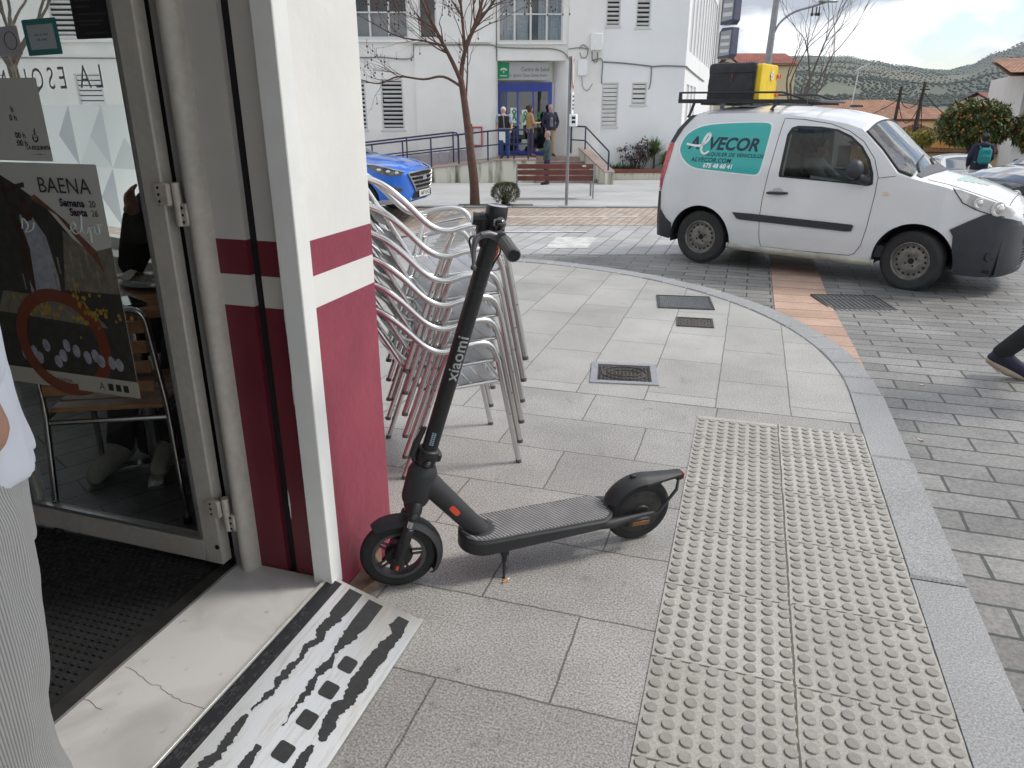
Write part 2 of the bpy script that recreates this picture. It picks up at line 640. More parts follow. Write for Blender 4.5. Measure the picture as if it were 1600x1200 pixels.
# grout bed seen between kerb stones
mb = MB()
outr = [(.668 + KW, -7.0)] + arc_pts(KR) + [(-16, KC.y + KR)]
innr = [(.668, -7.0)] + arc_pts(KR - KW) + [(-16, KC.y + KR - KW)]
mk = MB()
def kblock(a, b, c, d):
    A, B, C_, D_ = [Vector((*p, 0)) for p in (a, b, c, d)]
    cen = (A + B + C_ + D_) / 4
    q = [cen + (p - cen) * (1 - .003 / max(.05, (p - cen).length)) for p in (A, B, C_, D_)]
    ch = [cen + (p - cen) * (1 - .012 / max(.05, (p - cen).length)) for p in q]
    r = rng.uniform(-.0015, .003)
    mk.rings([[(p.x, p.y, -.42) for p in q], [(p.x, p.y, .0 + r) for p in q], [(p.x, p.y, .008 + r) for p in ch]], True, True, True)
yy = -6.4
while yy < KC.y - .2:
    y2 = min(yy + .98, KC.y)
    if KC.y - y2 < .3: y2 = KC.y
    kblock((.668, yy), (.668 + KW, yy), (.668 + KW, y2), (.668, y2))
    yy = y2
for k in range(9):
    a0, a1 = PI / 2 * k / 9, PI / 2 * (k + 1) / 9
    P = lambda r, a: (KC.x + r * math.cos(a), KC.y + r * math.sin(a))
    am = (a0 + a1) / 2
    for u, w in ((a0, am), (am, a1)):
        kblock(P(KR - KW, u), P(KR, u), P(KR, w), P(KR - KW, w))
for k in range(15):
    x0 = KC.x - k * .9
    kblock((x0, KC.y + KR - KW), (x0, KC.y + KR), (x0 - .9, KC.y + KR), (x0 - .9, KC.y + KR - KW))
struct(mk.build('kerb', M_kerb, smooth=None))

# tactile flags with raised studs, their tops worn darker
M_stud = mat('stud_top', (.33, .315, .29), .8, var=.2, vscale=9, var2=.15, v2scale=160)
for nm, x0, x1, m, yb, rp in (('tactile_pavement', -.128, .2745, M_tact, 1.775 - .37 * 9, .37 / 8), ('tactile_pavement', .2745, .668, M_tact2, 1.767 - .387 * 9, .387 / 8)):
    mb = MB()
    mb.box2((x0, -1.5, -.02), (x1, 3.655, .004))
    nx = 8
    pitch = (x1 - x0) / 8
    for i in range(nx):
        for j in range(120):
            cx, cy = x0 + pitch * (i + .5), yb + (j + .5) * rp + rng.uniform(-.0007, .0007)
            if cy > 3.635: continue
            r1, r2, h = .0178, .0160, .0046
            n = 12
            mb.rings([[(cx + r1 * math.cos(2 * PI * k / n), cy + r1 * math.sin(2 * PI * k / n), .0045) for k in range(n)],
                      [(cx + (r1 - .001) * math.cos(2 * PI * k / n), cy + (r1 - .001) * math.sin(2 * PI * k / n), .0045 + h * .7) for k in range(n)],
                      [(cx + r2 * math.cos(2 * PI * k / n), cy + r2 * math.sin(2 * PI * k / n), .0045 + h) for k in range(n)]], True, False, True)
    nd = len(mb.f) - 6
    mb.mi = [0] * 6 + [1] * nd
    struct(mb.build(nm, [m, M_stud], smooth=None, recalc=False))

# ------------------------------------------------------------------ covers set in the paving
M_iron = mat('cast_iron', (.10, .085, .08), .55, .6, var=.35, vscale=30, bump=.4, bscale=120)
M_alu_frame = mat('alu_frame', (.42, .42, .44), .4, .8, var=.15, vscale=40)
M_iron2 = mat('galvanised', (.16, .165, .17), .5, .6, var=.3, vscale=25)
M_hole = mat('dark_void', (.012, .012, .012), .9)
def cover(label, c, w, d, kind, rz=0.0, z=.0, frame_m=None):
    t = thing('drain_cover', label, 'drain cover', (c[0], c[1], z), rz)
    fw = .04 if kind == 'oval' else .018
    mb = MB()
    for a, b in (((-w / 2, -d / 2), (w / 2, -d / 2 + fw)), ((-w / 2, d / 2 - fw), (w / 2, d / 2)), ((-w / 2, -d / 2 + fw), (-w / 2 + fw, d / 2 - fw)), ((w / 2 - fw, -d / 2 + fw), (w / 2, d / 2 - fw))):
        mb.box2((a[0], a[1], -.01), (b[0], b[1], .0075))
    mb.build('frame', frame_m or M_iron, t, smooth=None)
    iw, id_ = w - 2 * fw - .006, d - 2 * fw - .006
    mb = MB()
    mb.box2((-iw / 2, -id_ / 2, -.01), (iw / 2, id_ / 2, .0035))
    if kind == 'ribs':
        k = int(iw / .017)
        for i in range(k):
            x = -iw / 2 + (i + .5) * iw / k
            mb.box((x, 0, .0045), (.009, id_ * .96, .004))
    elif kind == 'oval':
        k = int(iw / .022)
        for i in range(k):
            for j in range(int(id_ / .022)):
                x, y = -iw / 2 + (i + .5) * iw / k, -id_ / 2 + (j + .5) * .022
                e = (x / (iw * .43)) ** 2 + (y / (id_ * .40)) ** 2
                if .8 < e < 1.15: continue
                mb.box((x, y, .005), (.012, .007, .004), rz=.6 if (i + j) % 2 else -.6)
        mb.tube([(iw * .43 * math.cos(a), id_ * .40 * math.sin(a), .006) for a in [2 * PI * q / 40 for q in range(40)]], .004, 6, closed=True)
        mb.tube([(iw * .30 * math.cos(a), id_ * .2 * math.sin(a), .006) for a in [2 * PI * q / 40 for q in range(40)]], .003, 6, closed=True)
    elif kind == 'holes':
        for i in range(9):
            for j in range(5):
                if (i + j) % 2: mb.ball((-iw / 2 + (i + .5) * iw / 9, -id_ / 2 + (j + .5) * id_ / 5, .003), (.012, .016, .006), 8, 4)
    elif kind == 'grate':
        for i in range(13):
            mb.box((-iw / 2 + (i + .5) * iw / 13, 0, .0065), (.018, id_ * .97, .006))
        for j in (-.25, .25): mb.box((0, j * id_, .0085), (iw * .97, .03, .004))
    mb.build('cover', M_iron if kind in ('oval', 'holes') else M_iron2, t, smooth=None)
    return t
cover('square metal cover with a smooth pale rim and oval ring pattern, nearest the scooter', (-.604, 4.19), .40, .37, 'oval', .17, .001, M_alu_frame)
cover('long ribbed rectangular cover in the pavement near the curved kerb', (-.41, 6.10), .45, .44, 'ribs', .15, .001)
cover('small perforated dark cover just in front of the long ribbed cover', (-.28, 5.49), .27, .25, 'holes', .10, .001)
cover('street drain grating in the road beside the terracotta strip and the van', (1.09, 7.45), .62, .76, 'grate', .22, gzw(1.09, 7.45) + .004)

M_butt_f = mat('butt_filter', (.55, .24, .07), .8)
M_butt_p = mat('butt_paper', (.75, .72, .66), .8)
def butt(label, x, y, z, rz, tip):
    t = thing('cigarette_butt', label, 'cigarette butt', (x, y, z + .0042), rz)
    MB().cyl((-.013, 0, 0), (.010, 0, 0), .004, n=10).build('filter', M_butt_f if tip else M_butt_p, t)
    MB().cyl((.010, 0, 0), (.017, 0, .0005), .0039, .0034, n=10).build('stub', M_butt_p if tip else M_butt_f, t)
butt('orange cigarette butt lying by the foot of the scooter kickstand', -.648, 1.985, 0, 1.1, True)
butt('white cigarette end lying on grey setts, level with the walking shoe', 1.17, 4.876, gzw(1.17, 4.88), .1, False)
butt('white cigarette end lying on grey setts closest to the kerb', .997, 3.962, gzw(1, 3.96), -.6, False)

# ------------------------------------------------------------------ far terrain with olive groves
M_hill = None
def hill_material():
    m, t, p = node_mat('hill', .95)
    n, l = t.nodes.new, t.links.new
    tcn = n('ShaderNodeTexCoord')
    z = n('ShaderNodeTexNoise')
    z.inputs['Scale'].default_value = .0045
    z.inputs['Detail'].default_value = 8
    l(tcn.outputs['Object'], z.inputs['Vector'])
    r = n('ShaderNodeValToRGB')
    e = r.color_ramp.elements
    e[0].position, e[0].color = .40, (.085, .10, .07, 1)
    e[1].position, e[1].color = .62, (.16, .15, .10, 1)
    k = r.color_ramp.elements.new(.52)
    k.color = (.12, .13, .085, 1)
    k = r.color_ramp.elements.new(.72)
    k.color = (.24, .18, .125, 1)
    l(z.outputs['Fac'], r.inputs['Fac'])
    l(r.outputs['Color'], p.inputs['Base Color'])
    return m
M_hill = hill_material()
def ridge(px):
    """skyline height (rad above eye level) against bearing, from the photograph's own skyline"""
    t = [(-900, .05), (-300, .060), (300, .066), (900, .066), (1180, .064), (1240, .063), (1300, .061), (1350, .0545), (1400, .0475), (1440, .043), (1465, .0425), (1500, .047), (1540, .060), (1580, .072), (1640, .078), (1900, .07), (2600, .05)]
    for i in range(len(t) - 1):
        if t[i][0] <= px <= t[i + 1][0]:
            u = (px - t[i][0]) / (t[i + 1][0] - t[i][0])
            u = u * u * (3 - 2 * u)
            return t[i][1] * (1 - u) + t[i + 1][1] * u
    return .05
HB = -4.0
def hill_h(D, S):
    b = S / max(D, 1)
    px = 800 + b * 1217
    rd = 1700 + 260 * math.sin(b * 3)
    hr = ridge(px) * rd + 1.5
    u = (D - 260) / (rd - 260)
    if u < 0: h = 0
    elif u < 1: h = (u * u * (3 - 2 * u)) * .55 + .45 * u
    else: h = 1 - .12 * (u - 1)
    nz = mnoise.fractal(Vector((D * .0035, S * .0035, 1.7)), 1.0, 2.0, 5)
    return HB + (hr - HB) * h + nz * 16 * min(1, max(0, u * 2)) * (1 - sstep(.75, 1.0, u) * .82)
mb = MB()
pts = []
for i in range(66):
    D = 60 + 2500 * (i / 65) ** 1.4
    row = []
    for j in range(150):
        b = -1.6 + 2.9 * j / 149
        S = b * D
        p = FH * D + RT * S
        row.append((p.x, p.y, hill_h(D, S) - (.02 if D < 70 else 0)))
    pts.append(row)
mb.grid(pts)
struct(mb.build('hills', M_hill, smooth=80))
mb = MB()
mb.quad((-220, -220, -4.3), (320, -220, -4.3), (320, 320, -4.3), (-220, 320, -4.3))
struct(mb.build('ground', M_earth, smooth=None))

M_olive = mat('olive_leaf', (.062, .075, .055), .9, var=.35, vscale=.02)
mb = MB()
orng = random.Random(3)
dirs = [Vector((math.cos(a) * math.cos(e), math.sin(a) * math.cos(e), math.sin(e))) for e, k in ((-.5, 5), (.25, 6), (.95, 4)) for a in [2 * PI * q / k + e for q in range(k)]]
nb_ = 0
for i in range(110):
    D = 520 * (1.0135 ** i)
    if D > 2000: break
    step = 7 + D * .0015
    k = int(1.2 * D / step)
    for j in range(k):
        b = .18 + 1.0 * j / k
        if b * 1217 + 800 > 1720 or b * 1217 + 800 < 1060: continue
        fld = mnoise.noise(Vector((D * .006, b * 13, 4.2)))
        if fld > .33 or D > (1700 + 260 * math.sin(b * 3)) * .975: continue
        S = b * D + orng.uniform(-.8, .8)
        Dj = D + orng.uniform(-1.2, 1.2) + 5 * fld
        p = FH * Dj + RT * S
        z = hill_h(Dj, S)
        r = orng.uniform(1.1, 1.9)
        vs = [(p.x, p.y, z + r * 1.7)]
        o = len(mb.v)
        a0 = orng.random() * 6
        ring = []
        for h_, rr, kk in ((.35, .8, 5), (1.1, 1.0, 5)):
            ring.append([(p.x + r * rr * math.cos(a0 + 2 * PI * q / kk) * orng.uniform(.8, 1.15), p.y + r * rr * math.sin(a0 + 2 * PI * q / kk) * orng.uniform(.8, 1.15), z + h_ * r) for q in range(kk)])
        vs += ring[0] + ring[1]
        fs = [(0, 6 + q, 6 + (q + 1) % 5) for q in range(5)] + [(6 + q, 1 + q, 1 + (q + 1) % 5, 6 + (q + 1) % 5) for q in range(5)]
        mb.add(vs, fs)
        nb_ += 1
o = mb.build('olive_groves', M_olive, smooth=None, recalc=False)
tag(o, 'rows of dark olive trees covering the distant hillsides', 'olive grove', kind='stuff')

# thin valley air: the far hillsides fade towards blue
M_haze = bpy.data.materials.new('haze')
M_haze.use_nodes = True
t_ = M_haze.node_tree
t_.nodes.clear()
o_ = t_.nodes.new('ShaderNodeOutputMaterial')
v_ = t_.nodes.new('ShaderNodeVolumePrincipled')
v_.inputs['Color'].default_value = (.72, .82, .95, 1)
v_.inputs['Density'].default_value = .00013
t_.links.new(v_.outputs['Volume'], o_.inputs['Volume'])
hz_ = MB().box2((-4200, -900, -6), (3200, 4200, 330)).build('haze', M_haze, smooth=None)
tag(hz_, 'thin bluish air over the valley and the hills', 'haze', kind='stuff')
# ================================================================== corner cafe
M_wwall = mat('white_render', (.74, .735, .71), .75, var=.07, vscale=2.2, bump=.35, bscale=30, bdist=.004, var2=.05, v2scale=.8)
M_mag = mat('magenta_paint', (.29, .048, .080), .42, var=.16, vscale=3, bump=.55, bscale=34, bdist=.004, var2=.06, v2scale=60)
M_mag_shade = mat('magenta_shaded', (.15, .020, .034), .42, var=.12, vscale=6, bump=.4, bscale=34, bdist=.003)  # same magenta as the bands, deepened to paint in the doorway's shade
M_reveal_shade = mat('reveal_white_shaded', (.54, .52, .49), .75, var=.08, vscale=3, bump=.35, bscale=30, bdist=.004)  # the white render again, greyed so the recess shade is in the colour
M_trim = mat('white_trim', (.78, .79, .77), .45, var=.05, vscale=8)
M_cream = mat('cream_aluminium', (.52, .49, .44), .45, var=.12, vscale=5, spec=.5, var2=.08, v2scale=40)
M_grey_al = mat('grey_aluminium', (.42, .42, .42), .35, .7, var=.1, vscale=9)
M_black = mat('black_gap', (.008, .008, .009), .8)
M_rub = mat('black_rubber', (.016, .016, .017), .75, var=.3, vscale=20)
M_marble = None
m, t_, p_ = node_mat('marble', .28)
n, l = t_.nodes.new, t_.links.new
tcn = n('ShaderNodeTexCoord')
z1 = n('ShaderNodeTexNoise'); z1.inputs['Scale'].default_value = 3.0; z1.inputs['Detail'].default_value = 8; z1.inputs['Distortion'].default_value = 1.6
l(tcn.outputs['Object'], z1.inputs['Vector'])
r1 = n('ShaderNodeValToRGB')
e = r1.color_ramp.elements
e[0].position, e[0].color = .30, (.46, .45, .44, 1)
e[1].position, e[1].color = .56, (.62, .61, .60, 1)
l(z1.outputs['Fac'], r1.inputs['Fac'])
z2 = n('ShaderNodeTexNoise'); z2.inputs['Scale'].default_value = 22; z2.inputs['Detail'].default_value = 4
l(tcn.outputs['Object'], z2.inputs['Vector'])
r2 = n('ShaderNodeMapRange'); r2.inputs['From Min'].default_value = .27; r2.inputs['From Max'].default_value = .36; r2.inputs['To Min'].default_value = .72
l(z2.outputs['Fac'], r2.inputs['Value'])
x2 = n('ShaderNodeMix'); x2.data_type = 'RGBA'; x2.blend_type = 'MULTIPLY'; x2.inputs['Factor'].default_value = 1
l(r1.outputs['Color'], x2.inputs['A']); l(r2.outputs['Result'], x2.inputs['B'])
l(x2.outputs['Result'], p_.inputs['Base Color'])
M_marble = m
M_plank = paving('dark_planks', (.13, .134, .137), (.175, .18, .183), (.02, .02, .02), 1.2, .15, .004, rot=rad(-62), rough=.42, speck=.1, sscale=40, blotch=.3, blscale=6, bump=.3)
M_in_wall = mat('interior_wall', (.50, .46, .40), .8, var=.1)
M_ceil = mat('interior_ceiling', (.68, .67, .65), .8)

shop = thing('cafe_building', 'white and magenta corner cafe building with its open glass door', 'building', (0, 0, 0))
FX, RY = -1.125, 1.70        # street face and door reveal
zb = [(-.02, .98, 1), (.98, 1.07, 0), (1.07, 1.168, 1), (1.168, 5.2, 0)]
# pier: street side and core
mb = MB()
core = [(-1.42, RY + .03), (FX, RY + .03), (FX, 2.09), (-1.75, 2.80), (-1.88, 2.69), (-1.42, 2.15)]
for z0, z1_, k in zb:
    mb.m = k
    mb.prism(core, z1_ - z0, z0=z0)
w = mb.build('wall', [M_wwall, M_mag], shop, smooth=None)
w['label'] = 'white pier with magenta bands at the street corner'
# reveal facing the camera: two plaster strips with an open slot between them
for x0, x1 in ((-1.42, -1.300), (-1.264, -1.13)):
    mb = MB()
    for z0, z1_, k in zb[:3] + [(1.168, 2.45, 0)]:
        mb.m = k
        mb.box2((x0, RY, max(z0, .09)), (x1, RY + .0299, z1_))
    mb.build('reveal', [M_reveal_shade, M_mag_shade], shop, smooth=None)
MB().box2((-1.302, RY + .02, .09), (-1.262, RY + .0299, 2.45)).build('slot', M_black, shop, smooth=None)
# chips where the magenta paint has flaked off
mb = MB()
for cx, cz, sx, sz, yo in ((-1.199, .74, .008, .055, 0), (-1.196, .45, .006, .02, 0), (-1.195, .37, .006, .03, 0), (-1.262, .35, .003, .05, 0), (-1.200, .95, .006, .05, 0)):
    pts = []
    for q in range(14):
        a = 2 * PI * q / 14
        rr = rng.uniform(.6, 1.1)
        pts.append((cx + sx * rr * math.cos(a), cz + sz * rr * math.sin(a)))
    mb.prism(pts, .0012, M=frame((0, RY - .0002, 0), (1, 0, 0), (0, 0, 1)), z0=0)
mb.build('paint_chip', M_wwall, shop, smooth=None)
MB().box2((-1.182, 1.667, .08), (-1.118, 1.732, 2.5), ch=.003).build('trim', M_trim, shop)
# rounded door jamb post
mb = MB()
mb.prism([(-1.427 + .028 * math.cos(a), 1.69 + .04 * math.sin(a)) for a in [PI + PI * q / 12 for q in range(13)]] + [(-1.399, 1.76), (-1.455, 1.76)], 2.4, z0=.09)
mb.build('jamb', M_cream, shop)
mb = MB()
mb.box2((-1.474, 1.675, .09), (-1.4565, 1.76, 2.49))
mb.box2((-1.492, 1.69, .09), (-1.4745, 1.76, 2.49))
mb.build('door_channel', M_grey_al, shop)
MB().box2((-1.60, 1.765, .09), (-1.42, 1.80, 2.49)).build('shadow_gap', M_black, shop, smooth=None)
# upper storey, lintel, other side of the doorway
mb = MB()
mb.box2((-1.60, -3.2, 2.45), (FX, RY + .03, 5.2))
mb.box2((-1.45, -3.2, -.02), (FX + .001, .44, .6)); mb.box2((-1.45, .28, .6), (FX + .001, .44, 2.45)); mb.box2((-1.45, -3.2, .6), (FX + .001, -2.9, 2.45))  # unseen wall left open here to let more daylight into the room
mb.build('facade_wall', M_wwall, shop, smooth=None)
MB().box2((FX, -3.2, 2.72), (1.5, 1.78, 2.92)).build('unseen_shade_slab', M_wwall, shop, smooth=None)  # unseen slab added overhead so the doorway and near paving fall darker
mb = MB()
q = [(-1.75, 2.80), (-7.6, 4.377), (-7.66, 4.16), (-1.79, 2.575)]
P0 = Vector((-1.75, 2.80, 0)); D2 = Vector((-.9655, .2602, 0)); N2 = Vector((.2602, .9655, 0))
def side(s0, s1, z0, z1, mbx, t=.2):
    a, b = P0 + D2 * s0, P0 + D2 * s1
    mbx.prism([(a.x, a.y), (b.x, b.y), (b.x - N2.x * t, b.y - N2.y * t), (a.x - N2.x * t, a.y - N2.y * t)], z1 - z0, z0=z0)
side(0, 6, -.02, .80, mb)
side(0, .15, .80, 2.75, mb)
side(4.6, 6, .80, 2.75, mb)
side(0, 6, 2.75, 5.2, mb)
mb.build('side_wall', M_wwall, shop, smooth=None)
mb = MB()
mb.box2((-7.9, -3.2, -.02), (-7.6, 4.4, 5.2))
mb.box2((-7.6, -3.4, -.02), (-1.55, -3.2, 5.2))
mb.build('rear_wall', M_in_wall, shop, smooth=None)
MB().box2((-7.6, -3.2, 2.85), (-1.6, 4.3, 2.95)).build('ceiling', M_ceil, shop, smooth=None)
MB().prism([(-7.9, -3.4), (FX, -3.4), (FX, 2.09), (-1.75, 2.8), (-7.7, 4.4)], .2, z0=5.2).build('roof', M_wwall, shop, smooth=None)
MB().prism([(-7.6, -3.2), (-1.535, -3.2), (-1.535, 1.76), (-1.42, 2.15), (-1.83, 2.62), (-7.6, 4.19)], .1, z0=-.015).build('floor', M_plank, shop, smooth=None)
# threshold
sill = MB()
sill.box2((-1.478, .44, -.1), (-1.140, RY + .001, .100), ch=.004)
sill.build('marble_threshold', M_marble, shop, smooth=None)
mb = MB()
def crack(pts, w):
    for a, b in zip(pts[:-1], pts[1:]):
        a, b = Vector((*a, .1006)), Vector((*b, .1006))
        d = (b - a).normalized(); nn = Vector((-d.y, d.x, 0)) * w
        mb.quad(a - nn, b - nn, b + nn, a + nn)
c0 = [(-1.46, 1.185)]
while c0[-1][0] < -1.16: c0.append((c0[-1][0] + rng.uniform(.008, .02), c0[-1][1] + rng.uniform(-.010, .004)))
crack(c0, .0007)
c0 = [(-1.475, 1.06)]
while c0[-1][0] < -1.41: c0.append((c0[-1][0] + rng.uniform(.008, .02), c0[-1][1] + rng.uniform(-.008, .006)))
crack(c0, .0008)
mb.build('crack', mat('crack_dirt', (.13, .12, .11), .9), shop, smooth=None)
MB().box2((-1.535, .44, .06), (-1.4785, RY, .094)).build('door_track', mat('track_metal', (.10, .10, .095), .35, .7, var=.4, vscale=8), shop, smooth=None)
MB().box2((-1.4805, .44, .06), (-1.4785, RY, .1025)).build('track_lip', M_grey_al, shop, smooth=None)
mb = MB()
mb.box2((-2.75, .5, .084), (-1.54, 1.68, .088))
for i in range(46):
    for j in range(60):
        x, y = -2.72 + i * .026 + (j % 2) * .013, .53 + j * .0235
        if x > -1.56 or y > 1.66 or y < .5: continue
        mb.cyl((x, y, .088), (x, y, .0925), .0105, .0095, 6)
mat_o = mb.build('doormat', M_rub, None, smooth=None)
tag(mat_o, 'black ribbed rubber doormat on the floor inside the open cafe door', 'doormat')
# side window: frame, pane, frosted film and lettering
mb = MB()
side(.15, 4.6, .80, .86, mb, .06); side(.15, 4.6, 2.69, 2.75, mb, .06); side(.15, .21, .86, 2.69, mb, .06); side(4.54, 4.6, .86, 2.69, mb, .06)
wf = mb.build('window', M_trim, shop, smooth=None)
M_glass = glass_mat('clear_glass', (.97, .985, .975))
mb = MB()
a, b = P0 + D2 * .21 - N2 * .03, P0 + D2 * 4.54 - N2 * .03
mb.quad((a.x, a.y, .86), (b.x, b.y, .86), (b.x, b.y, 2.69), (a.x, a.y, 2.69))
mb.build('window_pane', M_glass, wf, smooth=None)
def film_mat(name, c, tr):
    m = bpy.data.materials.new(name); m.use_nodes = True
    t = m.node_tree; t.nodes.clear()
    o = t.nodes.new('ShaderNodeOutputMaterial')
    tl = t.nodes.new('ShaderNodeBsdfTranslucent'); tl.inputs['Color'].default_value = (*c, 1)
    df = t.nodes.new('ShaderNodeBsdfTransparent'); df.inputs['Color'].default_value = (*c, 1)
    mx = t.nodes.new('ShaderNodeMixShader'); mx.inputs['Fac'].default_value = tr
    t.links.new(tl.outputs[0], mx.inputs[1]); t.links.new(df.outputs[0], mx.inputs[2])
    t.links.new(mx.outputs[0], o.inputs['Surface'])
    return m
films = [film_mat('film_a', (.86, .90, .87), .12), film_mat('film_b', (.66, .70, .69), .10), film_mat('film_c', (.78, .82, .79), .10), film_mat('film_d', (.55, .58, .60), .10)]
frng = random.Random(11)
mb = MB()
def sp(s, z, o=.036):
    p = P0 + D2 * s - N2 * o
    return (p.x, p.y, z)
cell = .31
for i in range(14):
    for j in range(2):
        s0, z0 = .22 + i * cell, .91 + j * cell
        if s0 + cell > 4.54: continue
        A, B, C_, D_ = (s0, z0), (s0 + cell, z0), (s0 + cell, z0 + cell), (s0, z0 + cell)
        O = (s0 + cell / 2, z0 + cell / 2)
        tri = [(A, B, O), (B, C_, O), (C_, D_, O), (D_, A, O)]
        pat = frng.choice([(0, 0, 0, 0), (1, 0, 0, 0), (0, 2, 0, 2), (2, 0, 0, 1), (0, 0, 0, 3), (2, 2, 0, 0)])
        for t3, k in zip(tri, pat):
            mb.add([sp(*q) for q in t3], [(0, 1, 2)], k)
mb.build('frosted_film', films, wf, smooth=None, recalc=False)
M_lett = mat('grey_lettering', (.70, .72, .71), .6)
mb = MB()
o_ = P0 + D2 * 1.40 - N2 * .034
add_text(mb, frame((o_.x, o_.y, 1.655), D2, (0, 0, 1)), 'LA ESQUINITA', .155, 0, align='LEFT', space=1.5, sx=1.0)
mb.build('lettering', M_lett, wf, smooth=None)

# ------------------------------------------------------------------ door leaf, swung inwards
DY = 1.645
drx = thing('door_leaf', None, None)
drx.parent = shop
drx.name = 'door'
drx.location = (-1.503, DY, 0)
drx.rotation_euler = (0, 0, rad(-.8))
dw, z0, z1_ = .86, .112, 2.3
mb = MB()
st = .068
mb.box2((-st, 0, z0), (0, .045, z1_), ch=.004)
mb.box2((-dw, 0, z0), (-dw + st, .045, z1_), ch=.004)
mb.box2((-dw + st, 0.001, z0), (-st, .044, z0 + .082), ch=.004)
mb.box2((-dw + st, 0.001, z1_ - .08), (-st, .044, z1_), ch=.004)
mb.build('door_frame', M_cream, drx)
mb = MB()
for a, b in (((-dw + st, -.002, z0 + .082), (-st, .012, z0 + .094)), ((-st - .010, -.002, z0 + .094), (-st, .012, z1_ - .08)), ((-dw + st, -.002, z0 + .094), (-dw + st + .010, .012, z1_ - .08))):
    mb.box2(a, b)
mb.build('glazing_bead', M_grey_al, drx, smooth=None)
mb = MB()
mb.quad((-dw + st, .022, z0 + .08), (-st, .022, z0 + .08), (-st, .022, z1_ - .08), (-dw + st, .022, z1_ - .08))
mb.build('door_pane', M_glass, drx, smooth=None)
M_hinge = mat('hinge_paint', (.55, .51, .45), .5, .2, var=.2, vscale=30)
for hz in (1.29, .33):
    mb = MB()
    mb.box2((-.016, -.016, hz - .03), (.030, .0, hz + .03), ch=.004)
    mb.box2((.034, .006, hz - .085), (.064, .032, hz - .025), ch=.004)
    mb.cyl((.034, .012, hz - .085), (.034, .012, hz + .03), .012, n=14)
    hg = mb.build('hinge', M_hinge, drx)
    mb = MB()
    for dz in (-.018, .0, .018): mb.cyl((.0, -.0165, hz + dz), (.0, -.0175, hz + dz), .004, n=8)
    for dz in (-.074, -.055, -.036): mb.cyl((.05, .0055, hz + dz), (.05, .0045, hz + dz), .004, n=8)
    for f in (0,): pass
    mb.build('hinge_screw', M_black, drx, smooth=None)
MB().cyl((-.012, -.001, .18), (-.012, -.004, .18), .008, n=12).build('door_screw', M_black, drx)

# ------------------------------------------------------------------ things stuck on the door glass (seen from the street)
def dpt(x, z, off=.0):
    """point on the outside of the door glass; x measured from the hinge edge (negative)"""
    M = Matrix.Translation(drx.location) @ Matrix.Rotation(rad(-.8), 4, 'Z')
    return M @ Vector((x, .0205 - off, z))
DX = Matrix.Rotation(rad(-.8), 3, 'Z') @ Vector((1, 0, 0))
def dframe(x, z, off, tilt=0):
    M = frame(dpt(x, z, off), DX, (0, 0, 1))
    return M @ Matrix.Rotation(rad(tilt), 4, 'Z')
M_paper = mat('white_paper', (.62, .62, .59), .6, var=.04, vscale=4)
M_ink = mat('black_ink', (.02, .02, .02), .6)
X = lambda x: x + 1.503
def stuck(name, label, cat, cx, cz, w, h, m, tilt=0, th=.0006, off=.0005, grp=None):
    t = thing(name, label, cat, dpt(X(cx), cz, off))
    t.rotation_euler = (0, 0, rad(-.8))
    M = frame((0, 0, 0), (1, 0, 0), (0, 0, 1)) @ Matrix.Rotation(rad(tilt), 4, 'Z')
    MB().prism(rounded(w, h, .004, 3), th, M=M, z0=0).build('sheet', m, t, smooth=None)
    return t, M @ Matrix.Translation((0, 0, th + .0003))
def art(t, name, M, m, shapes, z=0):
    mb = MB()
    for s in shapes: mb.prism(s, .0002, M=M, z0=z * .00025)
    return mb.build(name, m, t, smooth=None)
def lett(t, M, m, items, name='lettering'):
    mb = MB()
    for body, x, y, size, kw in items:
        add_text(mb, M @ Matrix.Translation((x, y, .0014)), body, size, **kw)
    return mb.build(name, m, t, smooth=None)
rect = lambda x0, y0, x1, y1: [(x0, y0), (x1, y0), (x1, y1), (x0, y1)]
# opening hours sheet
t, M = stuck('opening_hours_sheet', 'white paper listing opening hours with a coffee cup logo, above the poster', 'notice', -2.035, 1.475, .29, .22, M_paper)
lett(t, M, M_ink, [('h', .034, .028, .022, dict(fat=.0004)), ('0 h', .032, .006, .022, dict(fat=.0004)), ('00 h', .044, -.041, .022, dict(fat=.0004)), (':00 h', .044, -.062, .022, dict(fat=.0004)),
                   ('LA ESQUINITA', .103, -.074, .0145, dict(fat=.0003, space=.95)), ('— ▪▪▪ —', .103, -.091, .012, {})])
mb = MB()
cupM = M @ Matrix.Translation((.098, -.045, .0006))
mb.prism([(-.010 + .0, .004), (-.012, -.004), (-.008, -.012), (.002, -.014), (.010, -.008), (.012, .002), (.008, .001), (.006, -.006), (.0, -.010), (-.006, -.008), (-.008, .0)], .0002, M=cupM)
mb.prism([(.0, .006), (.005, .012), (.003, .018), (.006, .026), (-.002, .018), (.001, .012), (-.004, .006)], .0002, M=cupM)
mb.tube([cupM @ Vector((-.001 + .009 * math.cos(a), .003 + .004 * math.sin(a), 0)) for a in [2 * PI * q / 16 for q in range(16)]], .0006, 5, closed=True)
mb.build('cup_logo', M_ink, t, smooth=None)
